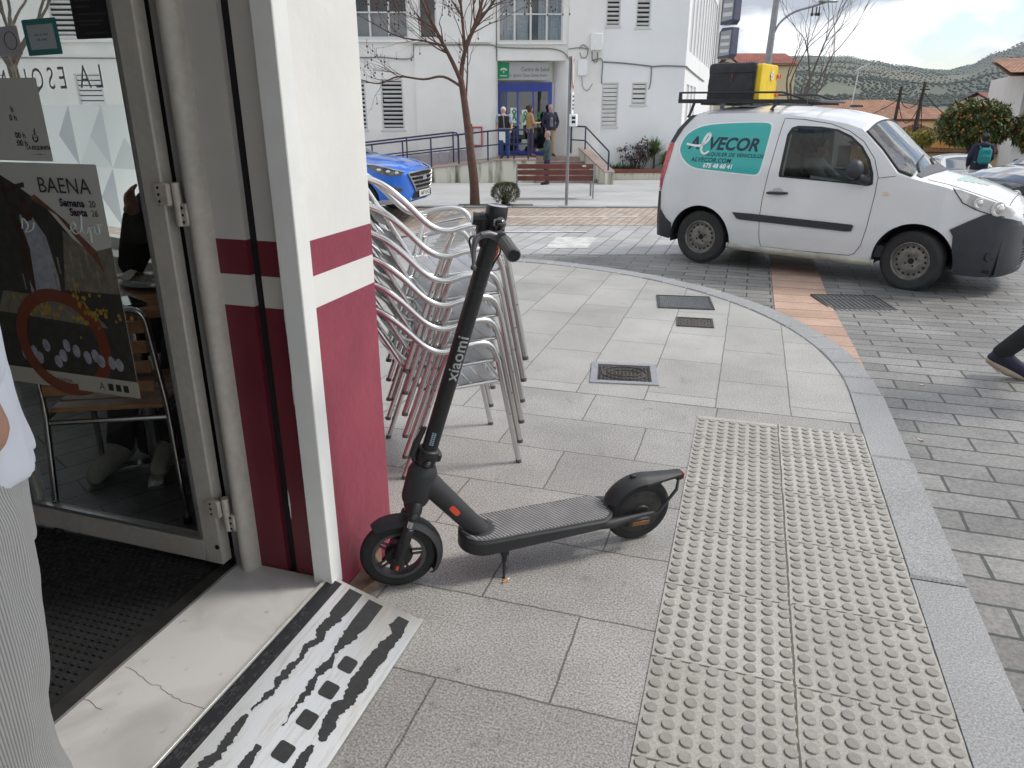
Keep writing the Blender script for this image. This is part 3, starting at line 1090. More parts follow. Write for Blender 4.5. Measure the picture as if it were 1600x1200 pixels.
# event poster
t, M = stuck('event_poster', 'large dark poster with a procession photo and the title BAENA Semana Santa', 'poster', -2.01, 1.01, .545, .70, M_paper, tilt=0)
C_ = lambda n, c: mat('ink_' + n, c, .7, var=.35, vscale=34, detail=6)
rngp = random.Random(5)
art(t, 'picture_ground', M, C_('dark', (.045, .042, .036)), [rect(-.272, -.30, .272, .0), [(-.272, .0), (.272, .0), (.255, -.01 + .08), (.20, .06), (.13, .14), (.05, .23), (-.05, .29), (-.13, .33), (-.272, .35)]], 0)
art(t, 'picture_street', M, C_('stone', (.20, .18, .14)), [[(.06, -.02), (.272, -.02), (.272, .12), (.19, .10), (.10, .16)], [(-.24, -.11), (.20, -.13), (.12, -.05), (-.20, -.04)]], 1)
art(t, 'picture_roof', M, C_('tile', (.19, .075, .05)), [[(.0, .25), (.09, .205), (.2, .08), (.23, .04), (.215, .105), (.12, .19), (.02, .262)]], 2)
art(t, 'picture_figure', M, C_('robe', (.36, .38, .44)), [[(-.055, .20), (-.01, .20), (.03, .14), (.045, .02), (.04, -.06), (-.08, -.06), (-.075, .05), (-.07, .14)]], 3)
art(t, 'picture_hair', M, C_('hair', (.06, .03, .02)), [[(-.052, .205), (-.028, .262), (.0, .205), (-.012, .185), (-.04, .18)], [(-.095, .06), (-.06, .19), (-.045, .10), (-.06, -.05)]], 4)
art(t, 'picture_cross', M, C_('wood', (.05, .03, .022)), [[(-.112, .335), (-.10, .335), (-.052, .06), (-.066, .06)], [(-.145, .27), (-.01, .295), (-.01, .281), (-.145, .256)]], 5)
fl = []
for q in range(70):
    cx, cy = (rngp.gauss(.14, .045), rngp.gauss(-.075, .03)) if q < 45 else (rngp.gauss(-.05, .05), rngp.gauss(-.09, .02))
    r = rngp.uniform(.004, .010)
    fl.append([(cx + r * math.cos(a + q) * rngp.uniform(.6, 1), cy + r * math.sin(a + q)) for a in (0, 1.2, 2.5, 3.8, 5)])
art(t, 'picture_flowers', M, C_('yellow', (.42, .27, .03)), fl, 6)
he = []
for q in range(13):
    cx, cy = -.16 + q * .031 + rngp.uniform(-.01, .01), -.235 + rngp.uniform(-.03, .035)
    he.append([(cx + .016 * math.cos(a) * rngp.uniform(.8, 1.1), cy + .022 * math.sin(a)) for a in [2 * PI * k / 9 for k in range(9)]])
art(t, 'picture_crowd', M, C_('plume', (.36, .36, .42)), he, 7)
art(t, 'picture_lanterns', M, C_('brass', (.30, .26, .18)), [rect(x, y, x + .006, y + .05) for x, y in [(.055, .03), (.08, .01), (.11, .05), (.14, .02), (.17, .06), (.2, .0), (.03, -.02), (.1, -.03), (-.1, -.03)]], 8)
art(t, 'picture_strip', M, mat('ink_strip', (.45, .43, .36), .6), [rect(-.272, -.349, .272, -.295)], 9)
lett(t, M @ Matrix.Translation((0, 0, .002)), mat('ink_title', (.06, .05, .05), .6), [('BAENA', .142, .287, .062, dict(space=1.0)), ('BAENA', -.02, -.322, .020, {}), ('A', .13, -.325, .036, {}),
     ('20', .235, .240, .026, {}), ('26', .238, .214, .026, {})])
lett(t, M @ Matrix.Translation((0, 0, .002)), mat('ink_violet', (.035, .02, .06), .6), [('Semana', .160, .241, .030, dict(fat=.001)), ('Santa', .178, .215, .030, dict(fat=.001))], 'subtitle')
mb = MB()
for q in range(3): mb.prism(rect(.155 + q * .03, -.335, .175 + q * .03, -.312), .0002, M=M @ Matrix.Translation((0, 0, .0026)))
mb.build('emblem_mark', M_ink, t, smooth=None)
# orange ring sticker over the lower part of the poster
t = thing('ring_sticker', 'worn orange ring sticker on the door glass over the lower half of the poster', 'sticker', dpt(X(-2.005), .815, .0042))
M = frame((0, 0, 0), (1, 0, 0), (0, 0, 1))
mb = MB()
ro, ri = .175, .135
vs, fs = [], []
for k in range(48):
    a = 2 * PI * k / 48
    for r_, h_ in ((ri, 0), (ro, 0)): vs.append(M @ Vector((r_ * math.cos(a) * 1.06, r_ * math.sin(a), h_)))
fs = [(2 * k, 2 * k + 1, (2 * k + 3) % 96, (2 * k + 2) % 96) for k in range(48)]
mb.add(vs, fs)
ring_m = film_mat('ring_vinyl', (.30, .085, .04), .25)
rm = bpy.data.materials.new('ring_vinyl2'); rm.use_nodes = True
rp = rm.node_tree.nodes['Principled BSDF']; rp.inputs['Base Color'].default_value = (.22, .055, .03, 1); rp.inputs['Alpha'].default_value = .8; rp.inputs['Roughness'].default_value = .5
mb.build('vinyl', rm, t, smooth=None)
# pale script lettering on the glass
t = thing('script_lettering', 'thin grey handwritten lettering on the door glass across the poster title', 'lettering', dpt(X(-1.86), 1.17, .0045))
mb = MB()
def script(pts, r=.0022):
    mb.tube([M @ Vector((x, y, 0)) for x, y in [(p.x, p.y) for p in smoothpath([(a, b, 0) for a, b in pts], 5)]], r, 5)
script([(-.02, .0), (.005, .012), (.0, .026), (-.012, .012), (.0, -.006), (.02, .0)])
script([(.02, .0), (.032, .028), (.036, .05), (.03, .03), (.03, .0), (.045, -.002), (.055, .015), (.055, -.03), (.058, .01)])
script([(.058, .01), (.075, .02), (.088, .022), (.09, .0), (.075, .0), (.078, .02), (.1, .024)])
script([(-.2, .0), (-.19, .03), (-.175, .01), (-.19, -.01), (-.16, .0), (-.15, .02)])
mb.build('script', M_lett, t)
# dark card near the hinge
t, M = stuck('dark_card', 'black card with small print taped high on the door glass by the hinge stile', 'notice', -1.658, 1.775, .123, .20, mat('black_card', (.018, .018, .02), .4))
art(t, 'print_line', M, mat('grey_print', (.06, .06, .065), .6), [rect(x0, y, x1, y + .0035) for x0, x1, y in ((-.035, .03, .018), (-.045, .01, -.012), (-.045, 0, -.027), (-.045, .052, -.044), (-.045, .035, -.060), (-.045, .02, -.068), (-.03, .045, -.088))])
# teal framed notice
t, M = stuck('teal_framed_notice', 'small square notice with a teal border high on the door glass', 'notice', -1.838, 1.684, .120, .088, mat('teal_border', (.05, .22, .22), .5), tilt=1.5)
art(t, 'panel', M, mat('pale_panel', (.45, .50, .52), .6), [rect(-.046, -.030, .046, .030)])
art(t, 'print_line', M, mat('grey_blue_print', (.24, .31, .33), .6), [rect(x, y, x + w, y + .005) for x, y, w in ((-.024, .003, .014), (-.006, .003, .008), (.006, .003, .018), (-.018, -.009, .012), (-.002, -.009, .02))], 1)
# round logo sticker, at the frame's edge
t, M = stuck('pale_notice', 'pale lilac notice with a ring drawing at the outer edge of the door glass', 'notice', -1.968, 1.677, .10, .072, mat('lilac_paper', (.48, .47, .52), .6), tilt=2)
mb = MB()
mb.tube([M @ Vector((.018 + .022 * math.cos(a), .022 * math.sin(a), .0008)) for a in [2 * PI * q / 24 for q in range(24)]], .0008, 5, closed=True)
mb.build('ring_drawing', M_ink, t, smooth=None)

# ------------------------------------------------------------------ threshold ramp with worn anti slip strips
ramp = thing('threshold_ramp', 'worn aluminium wheelchair ramp with torn black grip strips against the cafe step', 'ramp', (-1.143, 1.70, 0))
rt, rb, rw = .113, .012, .318
sl = math.atan2(rt - rb, rw)
RM = Matrix.Translation((0, 0, rt)) @ Matrix.Rotation(sl, 4, 'Y')     # local: x down the slope, y along the step
slen = math.hypot(rw, rt - rb)
m, t_, p_ = node_mat('ramp_aluminium', .3)
p_.inputs['Metallic'].default_value = .85
n, l = t_.nodes.new, t_.links.new
tcn = n('ShaderNodeTexCoord'); mpn = n('ShaderNodeMapping'); mpn.inputs['Scale'].default_value = (14, 1.2, 4)
l(tcn.outputs['Object'], mpn.inputs['Vector'])
z1 = n('ShaderNodeTexNoise'); z1.inputs['Scale'].default_value = 6; z1.inputs['Detail'].default_value = 8; z1.inputs['Roughness'].default_value = .7
l(mpn.outputs['Vector'], z1.inputs['Vector'])
r1 = n('ShaderNodeValToRGB'); e = r1.color_ramp.elements
e[0].position, e[0].color = .20, (.50, .46, .38, 1)
e[1].position, e[1].color = .50, (.78, .77, .72, 1)
l(z1.outputs['Fac'], r1.inputs['Fac']); l(r1.outputs['Color'], p_.inputs['Base Color'])
r2 = n('ShaderNodeMapRange'); r2.inputs['To Min'].default_value = .42; r2.inputs['To Max'].default_value = .22
l(z1.outputs['Fac'], r2.inputs['Value']); l(r2.outputs['Result'], p_.inputs['Roughness'])
M_ramp = m
mb = MB()
mb.prism([(0, 0), (slen - .012, 0), (slen - .012, -1.55), (0, -1.55)], .004, M=RM, z0=-.004)
mb.build('plate', M_ramp, ramp, smooth=None)
mb = MB()
mb.prism([(slen - .0115, .002), (slen, .002), (slen, -1.552), (slen - .0115, -1.552)], .008, M=RM, z0=-.004)
mb.prism([(-.006, .001), (.0, .001), (.0, -1.55), (-.006, -1.55)], .005, M=RM, z0=-.004)
mb.build('edge_rail', M_ramp, ramp, smooth=None)
M_grip = mat('grip_tape', (.028, .029, .031), .85, var=.3, vscale=60, bump=.6, bscale=260)
M_grip_gl = mat('grip_residue', (.012, .012, .013), .35, var=.3, vscale=40)
grng = random.Random(21)
def strip(bounds, m, step=.004, amp=.0065):
    """bounds: (y, x0, x1) control points going towards the camera; ragged tape outline"""
    mb = MB()
    ys_ = []
    y = bounds[0][0]
    L_, R_ = [], []
    k = 0
    j0 = j1 = 0
    while y > bounds[-1][0]:
        while k < len(bounds) - 2 and y < bounds[k + 1][0]: k += 1
        a, b = bounds[k], bounds[k + 1]
        u = (y - a[0]) / (b[0] - a[0])
        j0 = j0 * .8 + grng.uniform(-amp, amp) * .6
        j1 = j1 * .8 + grng.uniform(-amp, amp) * .6
        x0, x1 = a[1] * (1 - u) + b[1] * u + j0 * a[3], a[2] * (1 - u) + b[2] * u + j1 * a[3]
        if x1 < x0 + .0015: x1 = x0 + .0015
        L_.append((x0, y)); R_.append((x1, y))
        y -= step
    vs = [RM @ Vector((x, y_, .0003)) for x, y_ in L_] + [RM @ Vector((x, y_, .0003)) for x, y_ in R_]
    vt = [RM @ Vector((x, y_, .0014)) for x, y_ in L_] + [RM @ Vector((x, y_, .0014)) for x, y_ in R_]
    nL = len(L_)
    fs = [(2 * nL + i, 2 * nL + nL + i, 2 * nL + nL + i + 1, 2 * nL + i + 1) for i in range(nL - 1)]
    fs += [(i, i + 1, 2 * nL + i + 1, 2 * nL + i) for i in range(nL - 1)] + [(nL + i, nL + i + 1, 3 * nL + i + 1, 3 * nL + i) for i in range(nL - 1)]
    mb.add(vs + vt, fs)
    return mb
s = slen
strip([(-.012, .006, .05, 0), (-1.53, .006, .05, 0)], M_grip_gl).build('grip_strip', M_grip_gl, ramp, smooth=None)
mbx = MB()
for q in range(90):
    y = -.16 - grng.random() * .75
    x = grng.uniform(.010, .046)
    r = grng.uniform(.002, .008)
    mbx.prism([(x + r * .7 * math.cos(a) * grng.uniform(.6, 1.2), y + r * 1.6 * math.sin(a) * grng.uniform(.6, 1.2)) for a in [2 * PI * k / 8 for k in range(8)]], .0004, M=RM, z0=.0014)
mbx.build('torn_grip', M_grip, ramp, smooth=None)
strip([(-.015, .080, .126, 0), (-.10, .080, .126, .15), (-.14, .081, .120, 1), (-.20, .086, .113, 1), (-.24, .098, .118, 1), (-.28, .088, .110, 1), (-.33, .095, .108, 1), (-.40, .084, .112, 1), (-.45, .095, .104, 1), (-.50, .085, .096, .8), (-.535, .092, .0935, .3)], M_grip).build('grip_strip', M_grip, ramp, smooth=None)
strip([(-.545, .084, .094, .6), (-.60, .082, .104, 1), (-.66, .083, .110, 1), (-.75, .08, .105, 1), (-1.1, .082, .12, 1)], M_grip).build('grip_strip', M_grip, ramp, smooth=None)
strip([(-.02, .152, .202, 0), (-.13, .152, .202, .15), (-.17, .156, .190, 1), (-.22, .160, .182, 1), (-.27, .168, .180, .8), (-.33, .163, .184, 1), (-.40, .166, .186, 1), (-.47, .172, .182, .8), (-.53, .176, .180, .3)], M_grip).build('grip_strip', M_grip, ramp, smooth=None)
strip([(-.60, .158, .170, .6), (-.66, .156, .180, 1), (-.75, .156, .19, 1), (-1.2, .156, .2, 1)], M_grip).build('grip_strip', M_grip, ramp, smooth=None)
strip([(-.028, .262, .298, .3), (-.075, .254, .300, .6), (-.10, .276, .302, .8), (-.15, .262, .304, .6), (-.24, .258, .300, .8), (-.32, .260, .298, 1), (-.37, .268, .300, 1), (-.43, .255, .290, 1), (-.50, .265, .296, 1), (-.52, .28, .284, .4)], M_grip).build('grip_strip', M_grip, ramp, smooth=None)
strip([(-.535, .27, .276, .5), (-.58, .258, .290, 1), (-.68, .262, .298, 1), (-.76, .258, .29, 1), (-1.3, .262, .3, 1)], M_grip).build('grip_strip', M_grip, ramp, smooth=None)
for yy in (-.275, -.375, -.48, -.585, -.69, -.80):
    mb = MB()
    mb.prism([(.222 + x, yy + y + grng.uniform(-.001, .001)) for x, y in rounded(.044, .05, .008, 3)], .0012, M=RM, z0=.0004)
    mb.build('grip_square', M_grip, ramp, smooth=None)
# broken footing stone between ramp and scooter wheel
mb = MB()
mb.prism([(-1.122, 1.70), (-1.075, 1.705), (-1.06, 1.77), (-1.04, 1.83), (-1.07, 1.90), (-1.122, 2.0)], .035, z0=.0005)
o = mb.build('footing_stone', mat('brown_stone', (.24, .17, .12), .9, var=.4, vscale=14, bump=.8, bscale=40), None, smooth=None)
tag(o, 'broken brown footing stone at the foot of the magenta wall beside the scooter front wheel', 'stone')
# ================================================================== health centre across the plaza (local x sideways, y away)
M_hwall = mat('health_wall', (.80, .79, .75), .8, var=.05, vscale=1.2, bump=.25, bscale=14, bdist=.006, var2=.04, v2scale=.3)
M_hwall2 = mat('health_wall_white', (.82, .83, .83), .8, var=.04, vscale=1.0, bump=.25, bscale=14, bdist=.006)
M_slat = mat('shutter_slat', (.80, .80, .79), .5, var=.08, vscale=3)
M_winm = mat('window_metal', (.62, .62, .60), .45, .2)
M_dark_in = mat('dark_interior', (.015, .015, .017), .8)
M_bluef = mat('blue_frame', (.006, .035, .30), .35, coat=.3)
M_wglass = mat('window_glass', (.10, .12, .14), .06, spec=.9, coat=.4)
M_curt = mat('pale_curtain', (.50, .51, .53), .9, var=.2, vscale=14)
M_moss, tM, pM = node_mat('mossy_wall', .9)
n, l = tM.nodes.new, tM.links.new
tcn = n('ShaderNodeTexCoord')
mpn = n('ShaderNodeMapping'); mpn.inputs['Scale'].default_value = (2.4, 2.4, .35); l(tcn.outputs['Object'], mpn.inputs['Vector'])
z1 = n('ShaderNodeTexNoise'); z1.inputs['Scale'].default_value = 1.6; z1.inputs['Detail'].default_value = 7; l(mpn.outputs['Vector'], z1.inputs['Vector'])
r1 = n('ShaderNodeValToRGB'); e = r1.color_ramp.elements
e[0].position, e[0].color = .34, (.12, .12, .07, 1); e[1].position, e[1].color = .50, (.62, .60, .50, 1)
l(z1.outputs['Fac'], r1.inputs['Fac']); l(r1.outputs['Color'], pM.inputs['Base Color'])
M_tile = paving('ramp_tile', (.34, .26, .235), (.40, .315, .285), (.22, .17, .15), .35, .30, .006, rough=.6, speck=.1, sscale=60, bump=.3)
M_skirt = mat('skirting_tile', (.42, .38, .40), .5, var=.12, vscale=4)
M_cop = mat('coping_terracotta', (.20, .055, .040), .6, var=.25, vscale=7)
HC = thing('health_centre', 'white two storey health centre with louvred shutters and a recessed blue entrance', 'building', pl(25, 0, 0), YAW)
def hole_wall(x0, x1, z0, z1, holes, y, dep=.16, mb=None, along=None):
    """wall in the local x-z plane facing -y with rectangular openings and their reveals"""
    mb = mb or MB()
    xs = sorted({x0, x1, *[h[0] for h in holes], *[h[1] for h in holes]}); zs = sorted({z0, z1, *[h[2] for h in holes], *[h[3] for h in holes]})
    f = along or (lambda x, yy, z: (x, yy, z))
    for i in range(len(xs) - 1):
        for j in range(len(zs) - 1):
            cx, cz = (xs[i] + xs[i + 1]) / 2, (zs[j] + zs[j + 1]) / 2
            if any(h[0] < cx < h[1] and h[2] < cz < h[3] for h in holes): continue
            mb.quad(f(xs[i], y, zs[j]), f(xs[i + 1], y, zs[j]), f(xs[i + 1], y, zs[j + 1]), f(xs[i], y, zs[j + 1]))
    for a, b, c, d in holes:
        d0, d1 = y, y + dep
        mb.quad(f(a, d0, c), f(a, d1, c), f(a, d1, d), f(a, d0, d)); mb.quad(f(b, d0, c), f(b, d0, d), f(b, d1, d), f(b, d1, c))
        mb.quad(f(a, d0, c), f(b, d0, c), f(b, d1, c), f(a, d1, c)); mb.quad(f(a, d0, d), f(a, d1, d), f(b, d1, d), f(b, d0, d))
    return mb
def louvre(a, b, c, d, y, closed=False, pitch=.12):
    """louvred shutter filling an opening"""
    mb = MB()
    w = .045
    for p, q in (((a, y + .02, c), (a + w, y + .09, d)), ((b - w, y + .02, c), (b, y + .09, d)), ((a + w, y + .021, c), (b - w, y + .089, c + w)), ((a + w, y + .021, d - w), (b - w, y + .089, d))): mb.box2(p, q)
    fr = mb.build('window', M_winm, HC, smooth=None)
    mb = MB()
    k = int((d - c - 2 * w) / pitch)
    for i in range(k):
        z = c + w + (i + .5) * (d - c - 2 * w) / k
        mb.box(((a + b) / 2, y + .06, z), (b - a - 2 * w - .006, .014, pitch * (.86 if closed else .66)), rot=Matrix.Rotation(rad(20 if closed else 48), 3, 'X'))
    mb.build('louvre_slat', M_slat, fr, smooth=None)
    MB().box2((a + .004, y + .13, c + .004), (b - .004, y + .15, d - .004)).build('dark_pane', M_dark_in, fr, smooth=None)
    MB().box2((a - .04, y - .03, c - .05), (b + .04, y + .05, c - .001)).build('sill', M_winm, fr, smooth=None)
def glazed(a, b, c, d, y, panes=2, curtain=None, mid=None):
    mb = MB()
    w = .05
    bars = [((a, y + .05, c), (a + w, y + .11, d)), ((b - w, y + .05, c), (b, y + .11, d)), ((a + w, y + .051, c), (b - w, y + .109, c + w)), ((a + w, y + .051, d - w), (b - w, y + .109, d))]
    for i in range(1, panes):
        x = a + (b - a) * i / panes
        bars.append(((x - .03, y + .045, c + w), (x + .03, y + .115, d - w)))
    if mid: bars.append(((a + w, y + .053, mid - .02), (b - w, y + .105, mid + .02)))
    for p, q in bars: mb.box2(p, q)
    fr = mb.build('window', M_winm, HC, smooth=None)
    MB().quad((a, y + .08, c), (b, y + .08, c), (b, y + .08, d), (a, y + .08, d)).build('pane', glass_window, fr, smooth=None)
    if curtain:
        mb = MB()
        for u0, u1, m_ in curtain:
            x0, x1 = a + (b - a) * u0, a + (b - a) * u1
            k = 24
            mb.grid([[(x0 + (x1 - x0) * i / k, y + .18 + .025 * math.sin(i * 1.9), z) for z in (c, d)] for i in range(k + 1)])
        mb.build('curtain', M_curt, fr, smooth=60)
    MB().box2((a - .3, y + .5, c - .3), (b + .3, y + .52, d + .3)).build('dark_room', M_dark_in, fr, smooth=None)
    MB().box2((a - .05, y - .04, c - .05), (b + .05, y + .05, c - .001)).build('sill', M_winm, fr, smooth=None)
glass_window = glass_mat('window_clear', (.70, .74, .76))
ZT = 7.2
# left wing, running far to the left (also seen through the cafe window)
hl_ = [(-5.6, -3.23, 3.62, 5.3), (-2.88, -2.33, 3.6, 5.3), (-4.2, -3.48, .93, 2.43), (-5.4, -4.68, .92, 2.42)]
far = []
for k in range(5):
    x = -7.9 - 3.0 * k
    far.append((x, x + .85, 1.0, 2.6)); hl_.append(far[-1])
    hl_.append((x - .4, x + .6, 3.65, 4.9)); far.append(hl_[-1])
mb = hole_wall(-24, -3.06, -1.3, ZT, [h for h in hl_ if h[1] < -3.1], .10)
hole_wall(-3.06, -.72, -1.3, ZT, [h for h in hl_ if h[0] > -3.0], 0.0, mb=mb)
mb.quad((-3.06, .10, -1.3), (-3.06, 0, -1.3), (-3.06, 0, ZT), (-3.06, .10, ZT))
R_c = .26
ar = [(-.72 + R_c * math.sin(a), R_c - R_c * math.cos(a)) for a in [PI / 2 * k / 8 for k in range(9)]]
for (xa, ya), (xb, yb) in zip(ar[:-1], ar[1:]): mb.quad((xa, ya, -1.3), (xb, yb, -1.3), (xb, yb, ZT), (xa, ya, ZT))
mb.quad((-.46, R_c, -1.3), (-.46, .62, -1.3), (-.46, .62, ZT), (-.46, R_c, ZT))
# entrance recess: back wall, splayed right side, head, first floor above
mb.quad((-.46, .62, 2.36), (1.36, .62, 2.36), (1.36, .62, 2.98), (-.46, .62, 2.98))
mb.quad((1.36, .62, .0), (1.76, .02, .0), (1.76, .02, 2.98), (1.36, .62, 2.98))
mb.quad((1.30, .62, .0), (1.36, .62, .0), (1.36, .62, 2.98), (1.30, .62, 2.98))
mb.quad((-.46, .10, 2.98), (1.76, .10, 2.98), (1.36, .62, 2.98), (-.46, .62, 2.98))
hole_wall(-.46, 1.76, 2.98, ZT, [(-.42, 1.58, 3.52, 5.3)], .10, mb=mb)
mb.quad((1.76, .02, -1.3), (2.86, .02, -1.3), (2.86, .02, ZT), (1.76, .02, ZT))
mb.quad((1.76, .02, 2.98), (1.76, .10, 2.98), (1.76, .10, ZT), (1.76, .02, ZT))
mb.build('wall', M_hwall, HC, smooth=None)
rh = [(2.98, 3.44, 4.02, 5.5), (3.93, 4.40, 3.98, 5.5), (2.94, 3.49, 1.0, 2.36), (3.92, 4.42, 1.68, 2.36)]
rh = [(a * 25.8 / 25.8, b, c, d) for a, b, c, d in rh]
mb = hole_wall(2.86, 5.62, -1.3, ZT, rh, .75)
mb.quad((2.86, .02, -1.3), (2.86, .75, -1.3), (2.86, .75, ZT), (2.86, .02, ZT))
# side wing runs along the street
sdx = Vector((math.sin(YAW), math.cos(YAW), 0)); sdn = Vector((math.cos(YAW), -math.sin(YAW), 0))
so_ = Vector((5.62, .75, 0))
def alongside(x, yy, z):
    p = so_ + sdx * x - sdn * yy
    return (p.x, p.y, z)
sh_ = [(.8 + 1.45 * k, 1.95 + 1.45 * k, 3.35, 6.3) for k in range(10)] + [(1.0 + 1.5 * k, 2.1 + 1.5 * k, .95, 2.35) for k in range(3)]
hole_wall(0, 18, -1.3, ZT, sh_, 0, along=alongside, mb=mb)
mb.build('right_wing', M_hwall2, HC, smooth=None)
for a, b, c, d in sh_:
    mb = MB()
    nf = 5 if c > 3 else 6
    for k in range(nf):
        x = a + (k + .5) * (b - a) / nf
        mb.add([alongside(x + dx, .05 + dy, z) for z in (c, d) for dx, dy in ((-.07, 0), (.07, 0), (.07, .04), (-.07, .04))], [(0, 1, 5, 4), (1, 2, 6, 5), (2, 3, 7, 6), (3, 0, 4, 7), (4, 5, 6, 7)])
    fr = mb.build('window', M_slat, HC, smooth=None)
    MB().quad(alongside(a, .15, c), alongside(b, .15, c), alongside(b, .15, d), alongside(a, .15, d)).build('pane', M_wglass, fr, smooth=None)
mb = MB()
for p, q in (((-24, .04, ZT), (-3.06, 12, ZT + .2)), ((-3.06, -.04, ZT), (2.86, 12, ZT + .2)), ((2.86, .70, ZT), (5.66, 12, ZT + .2))): mb.box2(p, q)
a, b, c, d = [Vector(alongside(x, y, 0)) for x, y in ((0, -.05), (18, -.05), (18, 6), (0, 6))]
mb.prism([(v.x, v.y) for v in (a, b, c, d)], .25, z0=ZT - .05)
mb.build('roof', M_hwall2, HC, smooth=None)
MB().box2((-24, 9, -1.3), (5.6, 9.2, ZT)).build('rear_wall', M_hwall2, HC, smooth=None)
glazed(-5.6, -3.23, 3.62, 5.3, .10, 4, mid=4.35)
glazed(-2.88, -2.33, 3.6, 5.3, 0, 1)
glazed(-.42, 1.58, 3.52, 5.3, .10, 4, curtain=[(0, .46, 0), (.62, 1, 0)], mid=4.3)
louvre(-4.2, -3.48, .93, 2.43, .10, pitch=.125); louvre(-5.4, -4.68, .92, 2.42, .10, pitch=.125)
for k, h in enumerate(far): louvre(*h, .10, closed=k % 2 == 0, pitch=.14)
for k, h in enumerate(rh): louvre(*h, .75, closed=k >= 2, pitch=.125)
# lower left pane is frosted grey in the photograph
mb = MB(); mb.box2((-5.5, .23, 3.67), (-3.28, .235, 4.33)); mb.build('frosted_panel', mat('frosted_grey', (.30, .29, .285), .6), HC, smooth=None)
# ledge, cables, meter boxes, drain pipe
mb = MB()
mb.box2((-24, .02, 3.50), (-3.06, .11, 3.57)); mb.box2((-3.06, -.07, 3.49), (-.66, .01, 3.57)); mb.box2((-.46, .03, 3.44), (1.7, .11, 3.50))
mb.build('ledge', M_hwall, HC, smooth=None)
M_cable = mat('grey_cable', (.20, .20, .19), .7)
mb = MB()
def cab(pts, r=.018): mb.tube(smoothpath(pts, 5), r, 6)
cab([(-24, .05, 3.1), (-10, .07, 3.04), (-4.9, .07, 3.06), (-4.2, .06, 3.08), (-3.4, .06, 3.02), (-3.1, .05, 3.1), (-3.07, -.03, 3.42)])
cab([(-3.1, -.03, 3.43), (-1.8, -.03, 3.42), (-.7, -.03, 3.42), (-.4, .06, 3.36), (.4, .06, 3.33), (1.2, .06, 3.32), (1.6, .06, 3.22), (1.8, .0, 3.0)])
cab([(1.75, -.02, 3.3), (2.1, -.02, 3.34), (2.4, -.02, 3.3)], .014)
cab([(2.1, -.03, 3.3), (2.2, -.03, 3.42), (2.36, -.03, 3.32), (2.33, -.03, 3.08), (2.18, -.03, 3.06), (2.12, -.03, 3.2)], .014)
cab([(2.5, -.03, 3.22), (2.52, -.03, 3.0), (2.66, -.03, 2.94), (2.68, -.03, 3.2)], .018)
cab([(2.5, -.02, 2.98), (2.82, -.02, 3.0), (2.84, -.02, 2.5), (2.84, .0, 2.3)], .02)
cab([(2.86, .72, 2.98), (3.6, .72, 2.94), (4.4, .72, 2.86), (4.55, .72, 2.84), (5.0, .72, 2.86), (5.62, .72, 2.84)], .022)
cab([(4.52, .72, 2.84), (4.52, .72, 2.4), (4.47, .72, 2.15)], .018)
P3 = [alongside(x, -.03, z) for x, z in ((0, 2.84), (2, 2.8), (5, 2.75), (9, 2.7))]
cab(P3, .022)
cab([(2.2, -.02, 2.5), (2.25, -.02, 2.2), (2.4, -.02, 2.1), (2.55, -.02, 2.3)], .01)
mb.build('cable', M_cable, HC)
mb = MB()
mb.box2((2.44, -.16, 3.26), (2.80, .015, 3.74), ch=.01)
mb.build('meter_box', M_slat, HC)
MB().box2((2.07, -.12, 2.54), (2.36, .015, 3.0), ch=.01).build('meter_box', M_slat, HC)
mb = MB()
a = alongside(15, -.12, 0)
mb.tube([(a[0], a[1], -1), (a[0], a[1], 6.6), (a[0] - .15, a[1] + .2, 7.1)], .09, 10)
mb.build('downpipe', M_winm, HC)
# red cabinet frame and louvred vent by the ramp
mb = MB()
for p, q in (((-1.30, -.05, .42), (-1.26, -.002, 1.02)), ((-1.00, -.05, .42), (-.96, -.002, 1.02)), ((-1.26, -.05, .98), (-1.0, -.002, 1.02)), ((-1.26, -.05, .42), (-1.0, -.002, .46))): mb.box2(p, q)
mb.build('hose_cabinet', mat('red_frame', (.42, .05, .035), .5), HC, smooth=None)
mb = MB()
for k in range(7): mb.box((-1.12, -.015, .12 + k * .045), (.26, .02, .03), rot=Matrix.Rotation(rad(30), 3, 'X'))
mb.build('wall_vent', M_slat, HC, smooth=None)
# blue sliding entrance: frame, panes, posters
mb = MB()
yd = .50
for p, q in (((-.46, yd, 2.24), (1.30, yd + .12, 2.36)), ((1.18, yd, .14), (1.30, yd + .12, 2.24)), ((-.46, yd, .14), (-.36, yd + .12, 2.24)), ((-.36, yd + .01, 2.08), (1.18, yd + .11, 2.24)),
             ((.155, yd - .02, .14), (.215, yd + .10, 2.08)), ((.66, yd - .01, .14), (.72, yd + .10, 2.08)), ((-.36, yd, .14), (1.18, yd + .1, .24)), ((-.22, yd + .02, .24), (-.16, yd + .08, 2.08))): mb.box2(p, q)
dr = mb.build('door', M_bluef, HC, smooth=None)
mb = MB(); mb.box2((-.36, yd + .05, .24), (1.18, yd + .055, 2.08)); mb.build('door_pane', glass_mat('entrance_glass', (.42, .46, .52)), dr, smooth=None)
mb = MB()
mb.quad((-.46, 2.2, .1), (1.3, 2.2, .1), (1.3, 2.2, 2.4), (-.46, 2.2, 2.4)); mb.quad((-.46, .63, .125), (1.3, .63, .125), (1.3, 2.2, .125), (-.46, 2.2, .125)); mb.quad((-.46, .63, 2.4), (1.3, .63, 2.4), (1.3, 2.2, 2.4), (-.46, 2.2, 2.4)); mb.quad((-.46, .63, .1), (-.46, 2.2, .1), (-.46, 2.2, 2.4), (-.46, .63, 2.4))
mb.quad((1.3, .63, .1), (1.3, 2.2, .1), (1.3, 2.2, 2.4), (1.3, .63, 2.4))
mb.build('lobby', mat('lobby_grey', (.22, .23, .24), .7), dr, smooth=None)
